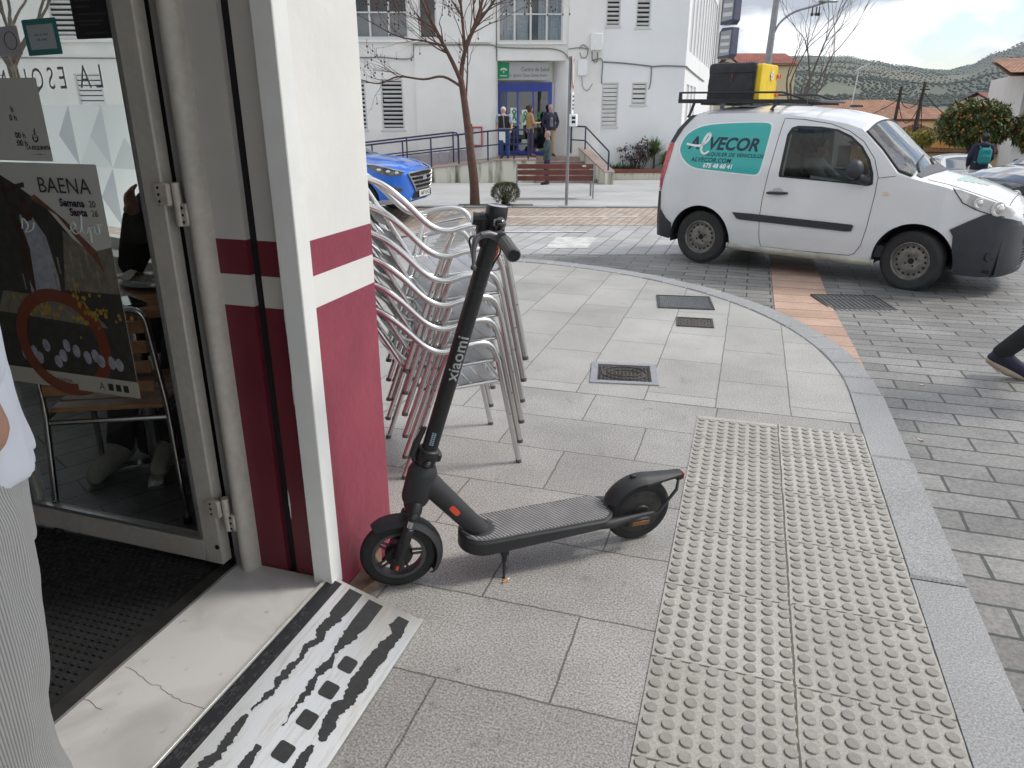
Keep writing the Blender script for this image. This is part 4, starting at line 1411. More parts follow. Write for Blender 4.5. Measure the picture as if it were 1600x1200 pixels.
M_ppaper, M_green = mat('notice_paper', (.84, .87, .87), .7), mat('ribbon_green', (.03, .26, .07), .6)
rb_ = []
def ribbon_poster(x, z, w, h, bg=True, s=1.0):
    if bg: MB().box2((x - w / 2, yd + .040, z - h / 2), (x + w / 2, yd + .044, z + h / 2)).build('notice', M_ppaper, dr, smooth=None)
    mb = MB()
    y = yd + .037
    mb.tube([(x - .055 * s, y, z - .14 * s), (x + .01 * s, y, z + .02 * s), (x + .045 * s, y, z + .10 * s), (x, y, z + .15 * s), (x - .045 * s, y, z + .10 * s), (x - .01 * s, y, z + .02 * s), (x + .055 * s, y, z - .14 * s)], .020 * s, 6)
    mb.build('ribbon', M_green, dr)
ribbon_poster(.07, 1.36, .24, .46, s=1.2); ribbon_poster(.44, 1.30, .24, .46, s=1.2); ribbon_poster(.88, 1.34, 0, 0, False, .8); ribbon_poster(1.06, 1.32, 0, 0, False, .8)
mb = MB()
for x, z, w, h in ((.32, 1.26, .14, .24), (.30, 1.0, .14, .16), (.30, .82, .14, .14), (.42, .50, .2, .22), (-.02, .98, .2, .02)): mb.box2((x - w / 2, yd + .040, z - h / 2), (x + w / 2, yd + .044, z + h / 2))
mb.build('notice', mat('small_notice', (.40, .52, .40), .7), dr, smooth=None)
MB().lathe([(.001, 0), (.13, 0), (.13, .004), (.001, .004)], 24, frame((.32, yd + .041, .38), (1, 0, 0), (0, 0, 1))).build('round_sticker', mat('round_sticker', (.28, .30, .32), .6), dr)
# sign over the entrance
sg = thing('entrance_sign', 'grey health centre sign with a green emblem panel over the blue entrance', 'sign', HC.location, YAW)
mb = MB()
pts = [(-.455, 2.42), (1.14, 2.42), (1.17, 2.45), (1.20, 2.85), (1.17, 2.94), (-.455, 2.97)]
mb.prism(pts, .06, M=frame((0, .36, 0), (1, 0, 0), (0, 0, 1)))
mb.build('panel', mat('sign_grey', (.40, .40, .39), .5), sg, smooth=None)
mb = MB(); mb.prism([(-.452, 2.46), (-.10, 2.47), (-.085, 2.93), (-.452, 2.955)], .012, M=frame((0, .299, 0), (1, 0, 0), (0, 0, 1)))
em = mb.build('emblem', mat('emblem_green', (.0, .23, .08), .5), sg, smooth=None)
mb = MB()
for r in (.12, .085): mb.tube([(-.265 + r * math.cos(a), .284, 2.66 + r * .9 * math.sin(a)) for a in [PI * .15 + PI * .7 * k / 12 for k in range(13)]], .012, 6)
mb.box((-.265, .283, 2.66), (.03, .008, .05))
mb.box((-.27, .283, 2.545), (.22, .008, .018))
mb.build('emblem_mark', M_stw_ if False else mat('emblem_white', (.75, .78, .75), .5), em)
mb = MB()
F = frame((0, .298, 0), (1, 0, 0), (0, 0, 1))
add_text(mb, F @ Matrix.Translation((.74, 2.73, 0)), 'Centro de Salud', .165, fat=.002, sx=.82)
add_text(mb, F @ Matrix.Translation((.38, 2.56, 0)), 'Dr. Ignacio Osuna Gómez', .135, fat=.0015, sx=.68)
add_text(mb, F @ Matrix.Translation((1.0, 2.56, 0)), 'Baena', .11, fat=.001, sx=.8)
mb.build('lettering', mat('sign_ink', (.10, .10, .10), .6), sg, smooth=None)

# access ramp with its mossy front wall, landing, steps
rampw = thing('access_ramp', 'tiled access ramp with a stained low wall leading up to the blue entrance', 'ramp', HC.location, YAW)
zr_ = lambda s: .10 if s > -.3 else .10 + .108 * (s + .3)
Y0, Y1 = -1.55, -.02
mb = MB()
ss = [-7.2, -6, -5, -4, -3, -2, -1, -.3, .74]
mb.grid([[(s, Y0 + .001, -1.35), (s, Y0, zr_(s) - .035)] for s in ss])
mb.quad((.74, Y0, -1.35), (.74, -.1, -1.35), (.74, -.1, .10), (.74, Y0, .10))
mb.build('ramp_wall', M_moss, rampw, smooth=None)
mb = MB()
for a, b in zip(ss[:-1], ss[1:]):
    mb.add([(a, Y0 - .04, zr_(a) - .035), (b, Y0 - .04, zr_(b) - .035), (b, Y1, zr_(b) - .035), (a, Y1, zr_(a) - .035), (a, Y0 - .04, zr_(a)), (b, Y0 - .04, zr_(b)), (b, Y1, zr_(b)), (a, Y1, zr_(a))], [(4, 5, 6, 7), (0, 1, 5, 4), (2, 3, 7, 6)])
mb.box2((.745, -.2, -1.3), (2.17, .5, .099)); mb.box2((-.46, Y1, .06), (2.0, .62, .0985))
mb.build('ramp_floor', M_tile, rampw, smooth=None)
mb = MB()
for k in range(17):
    x0 = -7.0 + k * .33
    if x0 > -1.35: break
    mb.box2((x0, -.035, zr_(x0) + .004), (x0 + .32, -.004, zr_(x0) + .36))
mb.build('skirting', M_skirt, rampw, smooth=None)
st = thing('entrance_steps', 'brown tiled steps with a sloping side wall right of the access ramp', 'steps', HC.location, YAW)
mb = MB()
for k in range(5):
    yb, z = -.2 - .38 * k, .095 - .15 * (k + 1)
    x1 = 2.30 + .10 * k
    mb.box2((.75, yb - .38, -1.3), (x1, yb, z)); mb.box2((.75, yb - .41, z), (x1, yb, z + .03))
mb.build('step', M_tile, st, smooth=None)
mb = MB()
q = [((2.18, -.1), .34), ((2.32, -.5), .22), ((2.78, -2.1), -.22), ((2.78, -2.35), -.24)]
for (p0, za), (p1, zb_) in zip(q[:-1], q[1:]):
    mb.add([(p0[0], p0[1], -1.3), (p0[0] + .26, p0[1], -1.3), (p1[0] + .26, p1[1], -1.3), (p1[0], p1[1], -1.3), (p0[0], p0[1], za), (p0[0] + .26, p0[1], za), (p1[0] + .26, p1[1], zb_), (p1[0], p1[1], zb_)],
           [(0, 3, 7, 4), (1, 5, 6, 2), (3, 2, 6, 7), (0, 4, 5, 1)])
mb.build('side_wall', M_moss, st, smooth=None)
mb = MB()
for (p0, za), (p1, zb_) in zip(q[:-1], q[1:]):
    mb.add([(p0[0] - .03, p0[1], za), (p0[0] + .29, p0[1], za), (p1[0] + .29, p1[1], zb_), (p1[0] - .03, p1[1], zb_), (p0[0] - .03, p0[1], za + .04), (p0[0] + .29, p0[1], za + .04), (p1[0] + .29, p1[1], zb_ + .04), (p1[0] - .03, p1[1], zb_ + .04)],
           [(4, 5, 6, 7), (0, 3, 7, 4), (1, 5, 6, 2), (3, 2, 6, 7)])
mb.build('coping', M_tile, st, smooth=None)
M_rail = mat('navy_rail', (.010, .017, .070), .35, coat=.2)
def railing(label, posts, zf, h, y, ext=(0, 0), nm='railing', grp=None, curl=False):
    t = thing(nm, label, 'railing', HC.location, YAW, grp)
    mb = MB()
    x0, x1 = posts[0] - ext[0], posts[-1] + ext[1]
    pts = [(x0, y, zf(x0) + h), (x1, y, zf(x1) + h)]
    if curl: pts += [(x1 + .12, y, zf(x1) + h - .02), (x1 + .16, y, zf(x1) + h - .15), (x1 + .16, y, zf(x1) + .1)]
    mid = [(x, y, zf(x) + h) for x in [x0 + (x1 - x0) * k / 8 for k in range(9)]]
    mb.tube(mid + pts[2:], .026, 8)
    mb.tube([(x, y, zf(x) + h * .52) for x in [x0 + (x1 - x0) * k / 8 for k in range(9)]], .020, 8)
    mb.build('rail', M_rail, t)
    for x in posts: MB().tube([(x, y, zf(x) - .01), (x, y, zf(x) + h)], .024, 8).build('post', M_rail, t)
    return t
railing('front navy railing along the outer edge of the access ramp, under the leaning man', [-6.2, -5.25, -4.3, -3.36, -2.49, -1.64, -.74, .06, .50], zr_, .86, Y0 + .08, (.4, 0))
railing('shorter navy railing along the building side of the access ramp', [-6.3, -4.9, -3.4, -1.9], zr_, .92, -.22, (.4, 0), curl=True)
t = thing('handrail', 'dark handrail stepping down beside the entrance steps on the right', 'railing', HC.location, YAW)
mb = MB()
A = [(1.92, -.02, 1.04), (2.36, -.25, 1.02), (2.90, -2.12, .36), (2.90, -2.12, -.20)]
mb.tube(fillet([(1.92, -.02, .2)] + A, .05), .026, 8)
mb.tube([(1.92, -.02, .62), (2.36, -.25, .60), (2.90, -2.12, -.02)], .020, 8)
mb.build('rail', M_rail, t)
MB().tube([(2.36, -.25, .25), (2.36, -.25, 1.02)], .024, 8).build('post', M_rail, t)

# raised planter with plants
pt2 = thing('planter_wall', 'low stained planter wall with a terracotta coping along the right wing', 'planter', HC.location, YAW)
mb = MB(); mb.box2((3.06, -.05, -1.3), (9.5, .12, -.42)); mb.box2((3.06, .12, -1.3), (9.5, .74, -.62)); mb.build('wall', M_moss, pt2, smooth=None)
mb = MB(); mb.box2((3.02, -.09, -.42), (9.5, .16, -.30), ch=.01); mb.build('coping', M_cop, pt2, smooth=None)
MB().box2((3.06, .125, -.62), (9.5, .735, -.60)).build('soil', M_earth, pt2, smooth=None)
M_leaf_a = mat('strap_leaf', (.055, .13, .03), .5, var=.4, vscale=5)
M_leaf_y = mat('yucca_leaf', (.10, .16, .05), .5, var=.4, vscale=5)
M_leaf_p = mat('purple_leaf', (.055, .022, .03), .6, var=.4, vscale=8)
M_bark = mat('bark', (.115, .062, .045), .9, var=.35, vscale=9, bump=.6, bscale=30, bdist=.01)
M_bark_g = mat('bark_grey', (.12, .10, .085), .9, var=.3, vscale=9)
def blade(mb, p, d, ln, w, droop, n=5):
    d = Vector(d).normalized(); s = d.cross(Vector((0, 0, 1)))
    s = s.normalized() if s.length > 1e-3 else Vector((1, 0, 0))
    p = Vector(p); L_, R_ = [], []
    for k in range(n + 1):
        u = k / n
        q = p + d * ln * u - Vector((0, 0, droop * ln * u * u))
        ww = w * (1 - u) ** .7 + .001
        L_.append(q - s * ww); R_.append(q + s * ww + Vector((0, 0, .003)))
    o = L_ + R_
    mb.add(o, [(k, k + 1, n + 2 + k, n + 1 + k) for k in range(n)])
prng = random.Random(12)
def clump(label, x, y, z, nb, ln, grp='strap leaved plants in the planter'):
    t = thing('agapanthus', label, 'plant', HC.matrix_basis @ Vector((x, y, z)) if False else (FH * (25 + y) + RT * x + Vector((0, 0, z))), YAW, grp)
    mb = MB()
    for k in range(nb):
        a = prng.uniform(0, 2 * PI); e = prng.uniform(.5, 1.35)
        blade(mb, (prng.gauss(0, .06), prng.gauss(0, .05), 0), (math.cos(a) * math.cos(e), math.sin(a) * math.cos(e), math.sin(e)), ln * prng.uniform(.7, 1.15), .030, prng.uniform(.1, .55))
    mb.build('leaves', M_leaf_a, t, smooth=None, recalc=False)
for k, (x, lb) in enumerate(((3.15, 'strap leaved green plant at the left end of the planter by the handrail'), (3.45, 'strap leaved green plant, second from the left in the planter'), (3.75, 'strap leaved green plant in the middle of the low row'), (4.02, 'strap leaved green plant beside the purple shrub'), (5.25, 'strap leaved green plant under the right yucca, next to the van'))):
    clump(lb, x, .32 + .08 * (k % 2), -.56, 150, .58)
def twig_shrub(label, x, y, z, h, leafm, nleaf, name='purple_shrub'):
    t = thing(name, label, 'shrub', FH * (25 + y) + RT * x + Vector((0, 0, z)), YAW)
    mb, lf = MB(), MB()
    tips = []
    for k in range(9):
        a = prng.uniform(0, 2 * PI); e = prng.uniform(.7, 1.4)
        d = Vector((math.cos(a) * math.cos(e), math.sin(a) * math.cos(e) * .6, math.sin(e)))
        p = [Vector((0, 0, 0)), d * h * .4, d * h * .75 + Vector((prng.gauss(0, .04), 0, 0)), d * h + Vector((prng.gauss(0, .08), prng.gauss(0, .05), 0))]
        mb.tube(p, [.014, .011, .007, .003], 5); tips += p[2:]
        for q in range(4):
            b = p[1].lerp(p[3], prng.random()); c = b + Vector((prng.gauss(0, .14), prng.gauss(0, .1), prng.uniform(0, .2)))
            mb.tube([b, c], [.005, .002], 4); tips += [c, b.lerp(c, .5)]
    mb.build('stem', M_bark_g, t)
    for k in range(nleaf):
        p = prng.choice(tips) + Vector((prng.gauss(0, .05), prng.gauss(0, .05), prng.gauss(0, .05)))
        d = Vector((prng.gauss(0, 1), prng.gauss(0, 1), prng.gauss(0, 1))).normalized()
        blade(lf, p, d, .085, .026, .2, 2)
    lf.build('leaves', leafm, t, smooth=None, recalc=False)
twig_shrub('sparse purple leaved shrub in the planter, left of the yuccas', 4.28, .35, -.58, 1.15, M_leaf_p, 800)
def yucca(label, x, y, z, h, n, ln):
    t = thing('yucca', label, 'plant', FH * (25 + y) + RT * x + Vector((0, 0, z)), YAW, 'yuccas in the planter')
    MB().tube([(0, 0, 0), (.01, 0, h * .5), (0, .01, h)], [.045, .035, .035], 8).build('trunk', M_bark_g, t)
    mb = MB()
    for k in range(n):
        a = prng.uniform(0, 2 * PI); e = prng.uniform(-.35, 1.45)
        blade(mb, (0, 0, h + prng.uniform(-.08, .05)), (math.cos(a) * math.cos(e), math.sin(a) * math.cos(e), math.sin(e)), ln * prng.uniform(.75, 1.1), .024, .12)
    mb.build('crown', M_leaf_y, t, smooth=None, recalc=False)
yucca('tall spiky yucca in the planter, left of the pair', 4.72, .36, -.58, .78, 170, .58)
yucca('short spiky yucca in the planter, right of the pair beside the van', 5.08, .34, -.58, .44, 140, .52)

# ================================================================== street furniture in the plaza
def at_pl(D, S): return pl(D, S) + Vector((0, 0, .035 if 15.9 < D < 40 and S < 9.5 else 0))
bn = thing('park_bench', 'red brown slatted park bench seen from behind in front of the steps', 'bench', at_pl(17.5, 1.0), YAW)
M_bw = mat('bench_wood', (.15, .040, .028), .5, var=.3, vscale=3, bump=.2, bscale=40)
M_galv = mat('galvanised_grey', (.28, .29, .30), .45, .6, var=.15, vscale=8)
mb = MB()
for z, yb in ((.745, -.02), (.61, .0), (.475, .02)): mb.box((0, yb, z), (1.74, .030, .105), ch=.006)
mb.build('backrest', M_bw, bn, smooth=None)
mb = MB()
for y in (.10, .22, .34, .46): mb.box((0, y, .435), (1.74, .105, .030), ch=.006)
mb.build('seat', M_bw, bn, smooth=None)
for s in (-1, 1):
    mb = MB()
    mb.box((.885 * s, -.005, .42), (.028, .07, .80), rot=Matrix.Rotation(rad(-3), 3, 'X'))
    mb.tube(fillet([(.885 * s, .02, .40), (.885 * s, .50, .42), (.885 * s, .52, .02)], .05), .022, 8)
    mb.tube(fillet([(.885 * s, .03, .62), (.885 * s, .40, .64), (.885 * s, .47, .52), (.885 * s, .44, .42)], .08), .018, 8)
    mb.build('leg', M_galv, bn)
MB().box((.66, -.045, .755), (.085, .006, .04)).build('plaque', M_stw0 if False else mat('plaque_pale', (.6, .58, .52), .5), bn, smooth=None)
# sign pole, its plates seen edge on
sp2 = thing('sign_post', 'grey metal signpost with plates turned edge on, in front of the bench', 'sign', at_pl(16.06, 1.17), YAW)
MB().tube([(0, 0, -.02), (.01, 0, 2.93)], .034, 12).build('post', M_galv, sp2)
SR = Matrix.Rotation(rad(81), 4, 'Z')
Mx = Matrix.Translation((.075, 0, 2.62)) @ SR
mb = MB(); mb.lathe([(.001, -.008), (.30, -.008), (.30, .008), (.001, .008)], 28, Mx @ Matrix.Rotation(PI / 2, 4, 'X'))
pd = mb.build('sign_disc', mat('sign_back', (.56, .56, .56), .5), sp2)
mb = MB(); mb.lathe([(.24, -.0095), (.295, -.0095), (.295, .0095), (.24, .0095)], 28, Mx @ Matrix.Rotation(PI / 2, 4, 'X')); mb.build('red_rim', mat('sign_red', (.5, .05, .05), .5), pd)
mb = MB(); mb.box((.075, 0, 2.06), (.012, .30, .42), rot=Matrix.Rotation(rad(-9), 3, 'Z')); mb.build('text_plate', M_ppaper, sp2, smooth=None)
mb = MB(); mb.box((.10, -.02, 1.72), (.15, .28, .24), rot=Matrix.Rotation(rad(-9), 3, 'Z'), ch=.01); pb = mb.build('lower_plate', M_ppaper, sp2)
mb = MB()
for z in (2.18, 2.10, 2.02, 1.95): mb.box((.089, -.03, z), (.012, .20, .03), rot=Matrix.Rotation(rad(-9), 3, 'Z'))
for z in (1.77, 1.69): mb.box((.10, -.163, z), (.09, .006, .05))
mb.build('print', M_ink, pb, smooth=None)
# clipped bush and bare tree share a strip of soil
mb = MB()
c = pl(16.05, -.4)
mb.prism([(c + RT * a + FH * b)[:2] for a, b in ((-.75, -.13), (.85, -.13), (.85, .13), (-.75, .13))], .02, z0=c.z + .03)
struct(mb.build('ground_strip', M_earth, smooth=None))
M_bush = mat('bush_leaf', (.125, .135, .060), .7, var=.5, vscale=14)
M_bush_d = mat('bush_twig', (.06, .042, .03), .9)
bs = thing('clipped_bush', 'small clipped round bush with a flat top beside the bare tree', 'bush', at_pl(16.06, -.14), YAW)
mb, lf = MB(), MB()
for k in range(60):
    a, r = prng.uniform(0, 2 * PI), prng.uniform(.3, 1)
    e = Vector((.27 * r * math.cos(a), .26 * r * math.sin(a), prng.uniform(.18, .45)))
    mb.tube([(prng.gauss(0, .04), prng.gauss(0, .04), 0), e * .5 + Vector((0, 0, .04)), e], [.009, .006, .003], 4)
mb.build('stem', M_bush_d, bs)
for k in range(5200):
    a, e = prng.uniform(0, 2 * PI), prng.uniform(-.9, 1.5)
    rr = prng.uniform(.6, 1.0) ** .4
    p = Vector((.31 * math.cos(a) * math.cos(e) * rr, .30 * math.sin(a) * math.cos(e) * rr, .26 + .25 * math.sin(e) * rr))
    if p.z > .455: p.z = .455 + prng.uniform(-.02, .012)
    if p.z < .17 and prng.random() < .75: continue
    d = (p - Vector((0, 0, .2))).normalized() + Vector((prng.gauss(0, .6), prng.gauss(0, .6), prng.gauss(0, .6)))
    blade(lf, p, d, prng.uniform(.022, .04), .012, .1, 1)
lf.build('leaves', M_bush, bs, smooth=None, recalc=False)

def grow(mb, p, d, r, ln, depth, rg, seeds=None, up=.12, spread=.55, thin=.72, tips=None):
    pts, rs = [Vector(p)], [r]
    d = Vector(d).normalized()
    k = 5
    for i in range(k):
        d = (d + Vector((rg.gauss(0, .10), rg.gauss(0, .10), rg.gauss(0, .06) + up * .12))).normalized()
        pts.append(pts[-1] + d * ln / k); rs.append(r * (1 - (1 - thin) * (i + 1) / k))
    mb.tube(pts, rs, 7 if r > .02 else 5 if r > .008 else 4)
    if tips is not None and depth <= 1: tips.append(pts[-1])
    if depth <= 0: return
    for b in range(rg.choice((2, 2, 3))):
        i = k if b == 0 else rg.randint(2, k)
        a = rg.uniform(0, 2 * PI)
        o = d.orthogonal().normalized(); o2 = d.cross(o)
        nd = (d * 1.0 + (o * math.cos(a) + o2 * math.sin(a)) * rg.uniform(.35, spread) + Vector((0, 0, up))).normalized()
        grow(mb, pts[i], nd, rs[i] * rg.uniform(.62, .8), ln * rg.uniform(.66, .88), depth - 1, rg, None, up, spread, thin, tips)
# bare melia tree in front of the health centre
tr = thing('bare_tree', 'bare leaning tree with a reddish trunk beside the clipped bush', 'tree', at_pl(16.06, -.79), YAW)
rg = random.Random(31)
mb = MB()
tk = smoothpath([(0, 0, -.05), (-.02, 0, .5), (-.08, 0, 1.1), (-.13, 0, 1.6), (-.19, .02, 2.1), (-.25, .02, 2.5)], 4)
mb.tube(tk, [.105 - .045 * i / (len(tk) - 1) for i in range(len(tk))], 12)
mb.build('trunk', M_bark, tr)
MB().tube([(-.10, .02, .0), (-.055, .03, 1.65)], .020, 6).build('stake', M_bark, tr)
mb = MB(); tips = []
def limb_t(pts, r0, r1, kids_, ln, dep, up=.15):
    P = smoothpath(pts, 4)
    mb.tube(P, [r0 + (r1 - r0) * i / (len(P) - 1) for i in range(len(P))], 8)
    for q in range(kids_):
        i = rg.randint(int(len(P) * .35), len(P) - 1)
        d = (P[min(i + 1, len(P) - 1)] - P[i - 1]).normalized()
        a = rg.uniform(0, 2 * PI); o = d.orthogonal().normalized(); o2 = d.cross(o)
        grow(mb, P[i], d + (o * math.cos(a) + o2 * math.sin(a)) * .7, r1 * .75, ln, dep, rg, None, up, .7, .6, tips)
    grow(mb, P[-1], P[-1] - P[-2], r1, ln, dep + 1, rg, None, up, .6, .6, tips)
f0 = (-.25, .02, 2.48)
limb_t([f0, (-.42, -.1, 2.85), (-.68, -.25, 3.35), (-.95, -.3, 3.9), (-1.1, -.3, 4.5)], .048, .022, 9, .6, 3)
limb_t([f0, (-.2, .1, 2.9), (-.05, .15, 3.3), (.15, .2, 3.8), (.35, .25, 4.5)], .050, .024, 8, .6, 3)
limb_t([(-.2, .05, 2.8), (-.1, -.1, 3.2), (.2, -.25, 3.6), (.45, -.3, 3.9), (.7, -.35, 4.4)], .036, .018, 9, .6, 3)
limb_t([(-.15, .1, 3.0), (-.2, .25, 3.5), (-.25, .3, 4.2), (-.2, .35, 4.9)], .032, .018, 7, .6, 3)
limb_t([(-.22, 0, 2.35), (-.6, -.05, 2.55), (-1.0, -.08, 2.50), (-1.5, -.1, 2.55), (-1.9, -.1, 2.42), (-2.3, -.12, 2.5)], .028, .010, 8, .45, 2)
limb_t([(-.16, .02, 2.05), (-.12, .08, 2.6), (-.10, .1, 3.2)], .022, .010, 3, .4, 1)
limb_t([(-.55, -.18, 3.1), (-.95, -.1, 3.2), (-1.5, 0, 3.3), (-2.1, .05, 3.6)], .020, .009, 8, .5, 2)
mb.build('crown', M_bark, tr)
mb = MB()
for p in tips[::2]:
    if rg.random() < .8:
        mb.tube([p, p - Vector((0, 0, .10))], .003, 4); mb.ball(p - Vector((0, 0, .13)), (.016, .016, .022), 6, 5)
mb.build('seed_pods', mat('seed_pod', (.05, .022, .015), .8), tr)

# totem sign, lamp post and second bare tree behind the van
tt = thing('street_totem', 'dark blue stacked totem sign rising behind the van roof bag', 'sign', pl(20.5, 5.52) - Vector((0, 0, .25)), YAW - rad(52))
M_tot, M_totf = mat('totem_blue', (.035, .04, .085), .4, coat=.3), mat('totem_face', (.30, .31, .31), .4)
zb0 = 0
mb = MB()
mb.tube([(0, 0, -.6 - tt.location.z if False else -.1), (0, 0, 3.5)], .06, 10)
mb.box((0, 0, 3.42), (.40, .20, .12), ch=.01)
mb.build('post', M_tot, tt)
for z, h in ((3.93, .72), (4.82, .92), (5.75, .82)):
    mb = MB()
    mb.prism([(-.2, z - h / 2), (.12, z - h / 2), (.2, z - h / 2 + .10), (.2, z + h / 2), (-.12, z + h / 2), (-.2, z + h / 2 - .1)], .26, M=frame((0, .13, 0), (1, 0, 0), (0, 0, 1)))
    bx_ = mb.build('sign_box', M_tot, tt, smooth=None)
    mb = MB(); mb.quad((-.17, -.133, z - h * .42), (.15, -.133, z - h * .38), (.17, -.133, z + h * .42), (-.15, -.133, z + h * .38)); mb.build('face', M_totf, bx_, smooth=None)
    mb = MB()
    for k in range(3): mb.box((0, -.136, z - h * .25 + k * h * .22), (.26, .004, h * .10))
    mb.build('print', M_stw_x if False else mat('totem_print', (.58, .60, .60), .5), bx_, smooth=None)
lp = thing('lamp_post', 'tall grey street lamp post with a curved side arm behind the van', 'street lamp', pl(24, 7.72), YAW)
mb = MB()
zb1 = lp.location.z
mb.tube([(0, 0, -.1), (0, 0, 3.9), (.12, 0, 8.2)], [.12, .10, .07], 12)
mb.build('post', M_galv, lp)
mb = MB()
mb.tube(smoothpath([(.02, 0, 4.3), (.18, -.05, 4.75), (.55, -.08, 5.05), (1.05, -.1, 5.20), (1.45, -.1, 5.32)], 5), .030, 8)
mb.build('arm', M_galv, lp)
MB().box((1.52, -.1, 5.34), (.55, .16, .05), ch=.015).build('lamp_head', M_galv, lp)
mb = MB()
for x, y in ((1.1, -.1), (1.2, -.15), (1.3, -.1)): mb.tube([(x, y, 5.2), (x, y, 5.02)], .02, 5); mb.ball((x, y, 5.0), .05, 8, 6)
mb.build('ornament', M_ink, lp)
def wild_tree(label, loc, h, seed, grp=None, dep=5):
    t = thing('bare_tree', label, 'tree', loc, YAW, grp)
    rg = random.Random(seed)
    mb = MB(); mb.tube([(0, 0, -.1), (.02, 0, h * .16), (0, 0, h * .32)], [.085, .065, .055], 8); mb.build('trunk', M_bark_g, t)
    mb = MB()
    for d, s in (((-.28, 0, 1), .9), ((.42, .1, 1), 1.0), ((.05, -.15, 1), 1.1), ((.25, .2, .8), .8)):
        grow(mb, (0, 0, h * .31), d, .042, h * .26 * s, dep, rg, None, .20, .6, .70)
    mb.build('crown', M_bark_g, t)
wild_tree('thin bare tree against the sky between the lamp post and the hills', pl(21.0, 7.65), 5.4, 8)
# ================================================================== town beyond the van
M_tileR = paving('roof_tile', (.30, .145, .085), (.40, .21, .125), (.12, .06, .04), .16, .34, .02, rough=.8, speck=.2, sscale=12, blotch=.35, blscale=.6, bump=.8)
M_tileD = paving('roof_tile_red', (.26, .075, .05), (.34, .11, .075), (.10, .04, .03), .16, .36, .02, rough=.8, speck=.2, sscale=12, blotch=.3, blscale=.6, bump=.8)
M_yel, M_ora = mat('yellow_render', (.78, .57, .27), .85, var=.12, vscale=1.5), mat('orange_render', (.72, .37, .11), .85, var=.12, vscale=1.5)
M_wh = mat('house_white', (.70, .69, .66), .8, var=.06, vscale=.8)
M_wd = mat('dark_timber', (.06, .028, .018), .6, var=.2, vscale=5)
def L3(D, S, z): return FH * D + RT * S + Vector((0, 0, z))
def house(label, D, S, w, dep, z0, ze, zr, rz=0.0, wallm=None, roofm=None, kind='hip', over=.35, name='house', cornice=None, windows=(), grp=None):
    t = thing(name, label, 'house', L3(D, S, z0), YAW + rz, grp)
    wallm, roofm = wallm or M_wh, roofm or M_tileR
    he, hr = ze - z0, zr - z0
    MB().box2((-w / 2, 0, 0), (w / 2, dep, he)).build('wall', wallm, t, smooth=None)
    mb = MB()
    a, b, o = w / 2 + over, dep + over, over
    if kind == 'hip':
        rl = max(.1, (w - dep) / 2)
        ridge_ = [(-rl, dep / 2, hr), (rl, dep / 2, hr)]
        e = [(-a, -o, he), (a, -o, he), (a, b, he), (-a, b, he)]
        mb.add(e + ridge_, [(0, 1, 5, 4), (2, 3, 4, 5), (1, 2, 5), (3, 0, 4)])
        mb.add([(x, y, z - .12) for x, y, z in e] + e, [(0, 1, 5, 4), (1, 2, 6, 5), (2, 3, 7, 6), (3, 0, 4, 7), (3, 2, 1, 0)])
    elif kind == 'gable_x':      # ridge runs along local x
        e = [(-a, -o, he), (a, -o, he), (a, b, he), (-a, b, he), (-a, dep / 2, hr), (a, dep / 2, hr)]
        mb.add(e, [(0, 1, 5, 4), (2, 3, 4, 5)])
        mb.add([(x, y, z - .15) for x, y, z in e], [(0, 1, 5, 4), (2, 3, 4, 5)])
    elif kind == 'gable_y':
        e = [(-a, -o, he), (0, -o, hr), (a, -o, he), (-a, b, he), (0, b, hr), (a, b, he)]
        mb.add(e, [(0, 1, 4, 3), (1, 2, 5, 4)]); mb.add([(x, y, z - .18) for x, y, z in e], [(0, 1, 4, 3), (1, 2, 5, 4)])
        mb.add([e[0], e[1], e[2]] + [(x, y, z - .18) for x, y, z in e[:3]], [(0, 1, 4, 3), (1, 2, 5, 4)])
    mb.build('roof', roofm, t, smooth=None)
    if kind == 'gable_y':
        MB().add([(-w / 2, .001, he), (w / 2, .001, he), (0, .001, hr - .1)], [(0, 1, 2)]).build('gable', wallm, t, smooth=None)
    if kind == 'gable_x':
        mb = MB()
        for s in (-1, 1): mb.add([(s * w / 2, 0, he), (s * w / 2, dep, he), (s * w / 2, dep / 2, hr - .08)], [(0, 1, 2)])
        mb.build('gable', wallm, t, smooth=None)
    if cornice: MB().box2((-w / 2 - .15, -.15, he - .45), (w / 2 + .15, dep + .1, he - .13)).build('cornice', cornice, t, smooth=None)
    for x, z, ww, hh in windows:
        mb = MB()
        for p, q in (((x - ww / 2, -.05, z), (x - ww / 2 + .07, .02, z + hh)), ((x + ww / 2 - .07, -.05, z), (x + ww / 2, .02, z + hh)), ((x - ww / 2 + .07, -.05, z + hh - .07), (x + ww / 2 - .07, .02, z + hh)), ((x - ww / 2 - .06, -.08, z - .06), (x + ww / 2 + .06, .02, z))): mb.box2(p, q)
        f = mb.build('window', M_winm, t, smooth=None)
        MB().box2((x - ww / 2 + .07, -.012, z), (x + ww / 2 - .07, -.004, z + hh - .07)).build('pane', M_wglass, f, smooth=None)
    return t
house('low white house with a hipped brown tile roof and yellow cornice behind the utility poles', 46, 22.6, 10.5, 8, -2.5, 1.05, 2.15, 0, M_wh, M_tileR, 'hip', cornice=M_yel, windows=((-2.6, .8, .9, 1.3), (1.8, .8, .9, 1.3)))
house('yellow house with an orange gable behind the orange trees', 37, 19.3, 4.6, 5, -2.6, .05, .95, rad(-20), M_ora, M_tileR, 'gable_y', .3, windows=((.6, .3, .8, .9),))
house('long low yellow house behind the parked white car', 36, 22.4, 8.5, 3.5, -2.6, -.25, .2, rad(-12), M_yel, M_tileR, 'gable_x', .25, windows=((1.8, .9, .7, 1.0),))
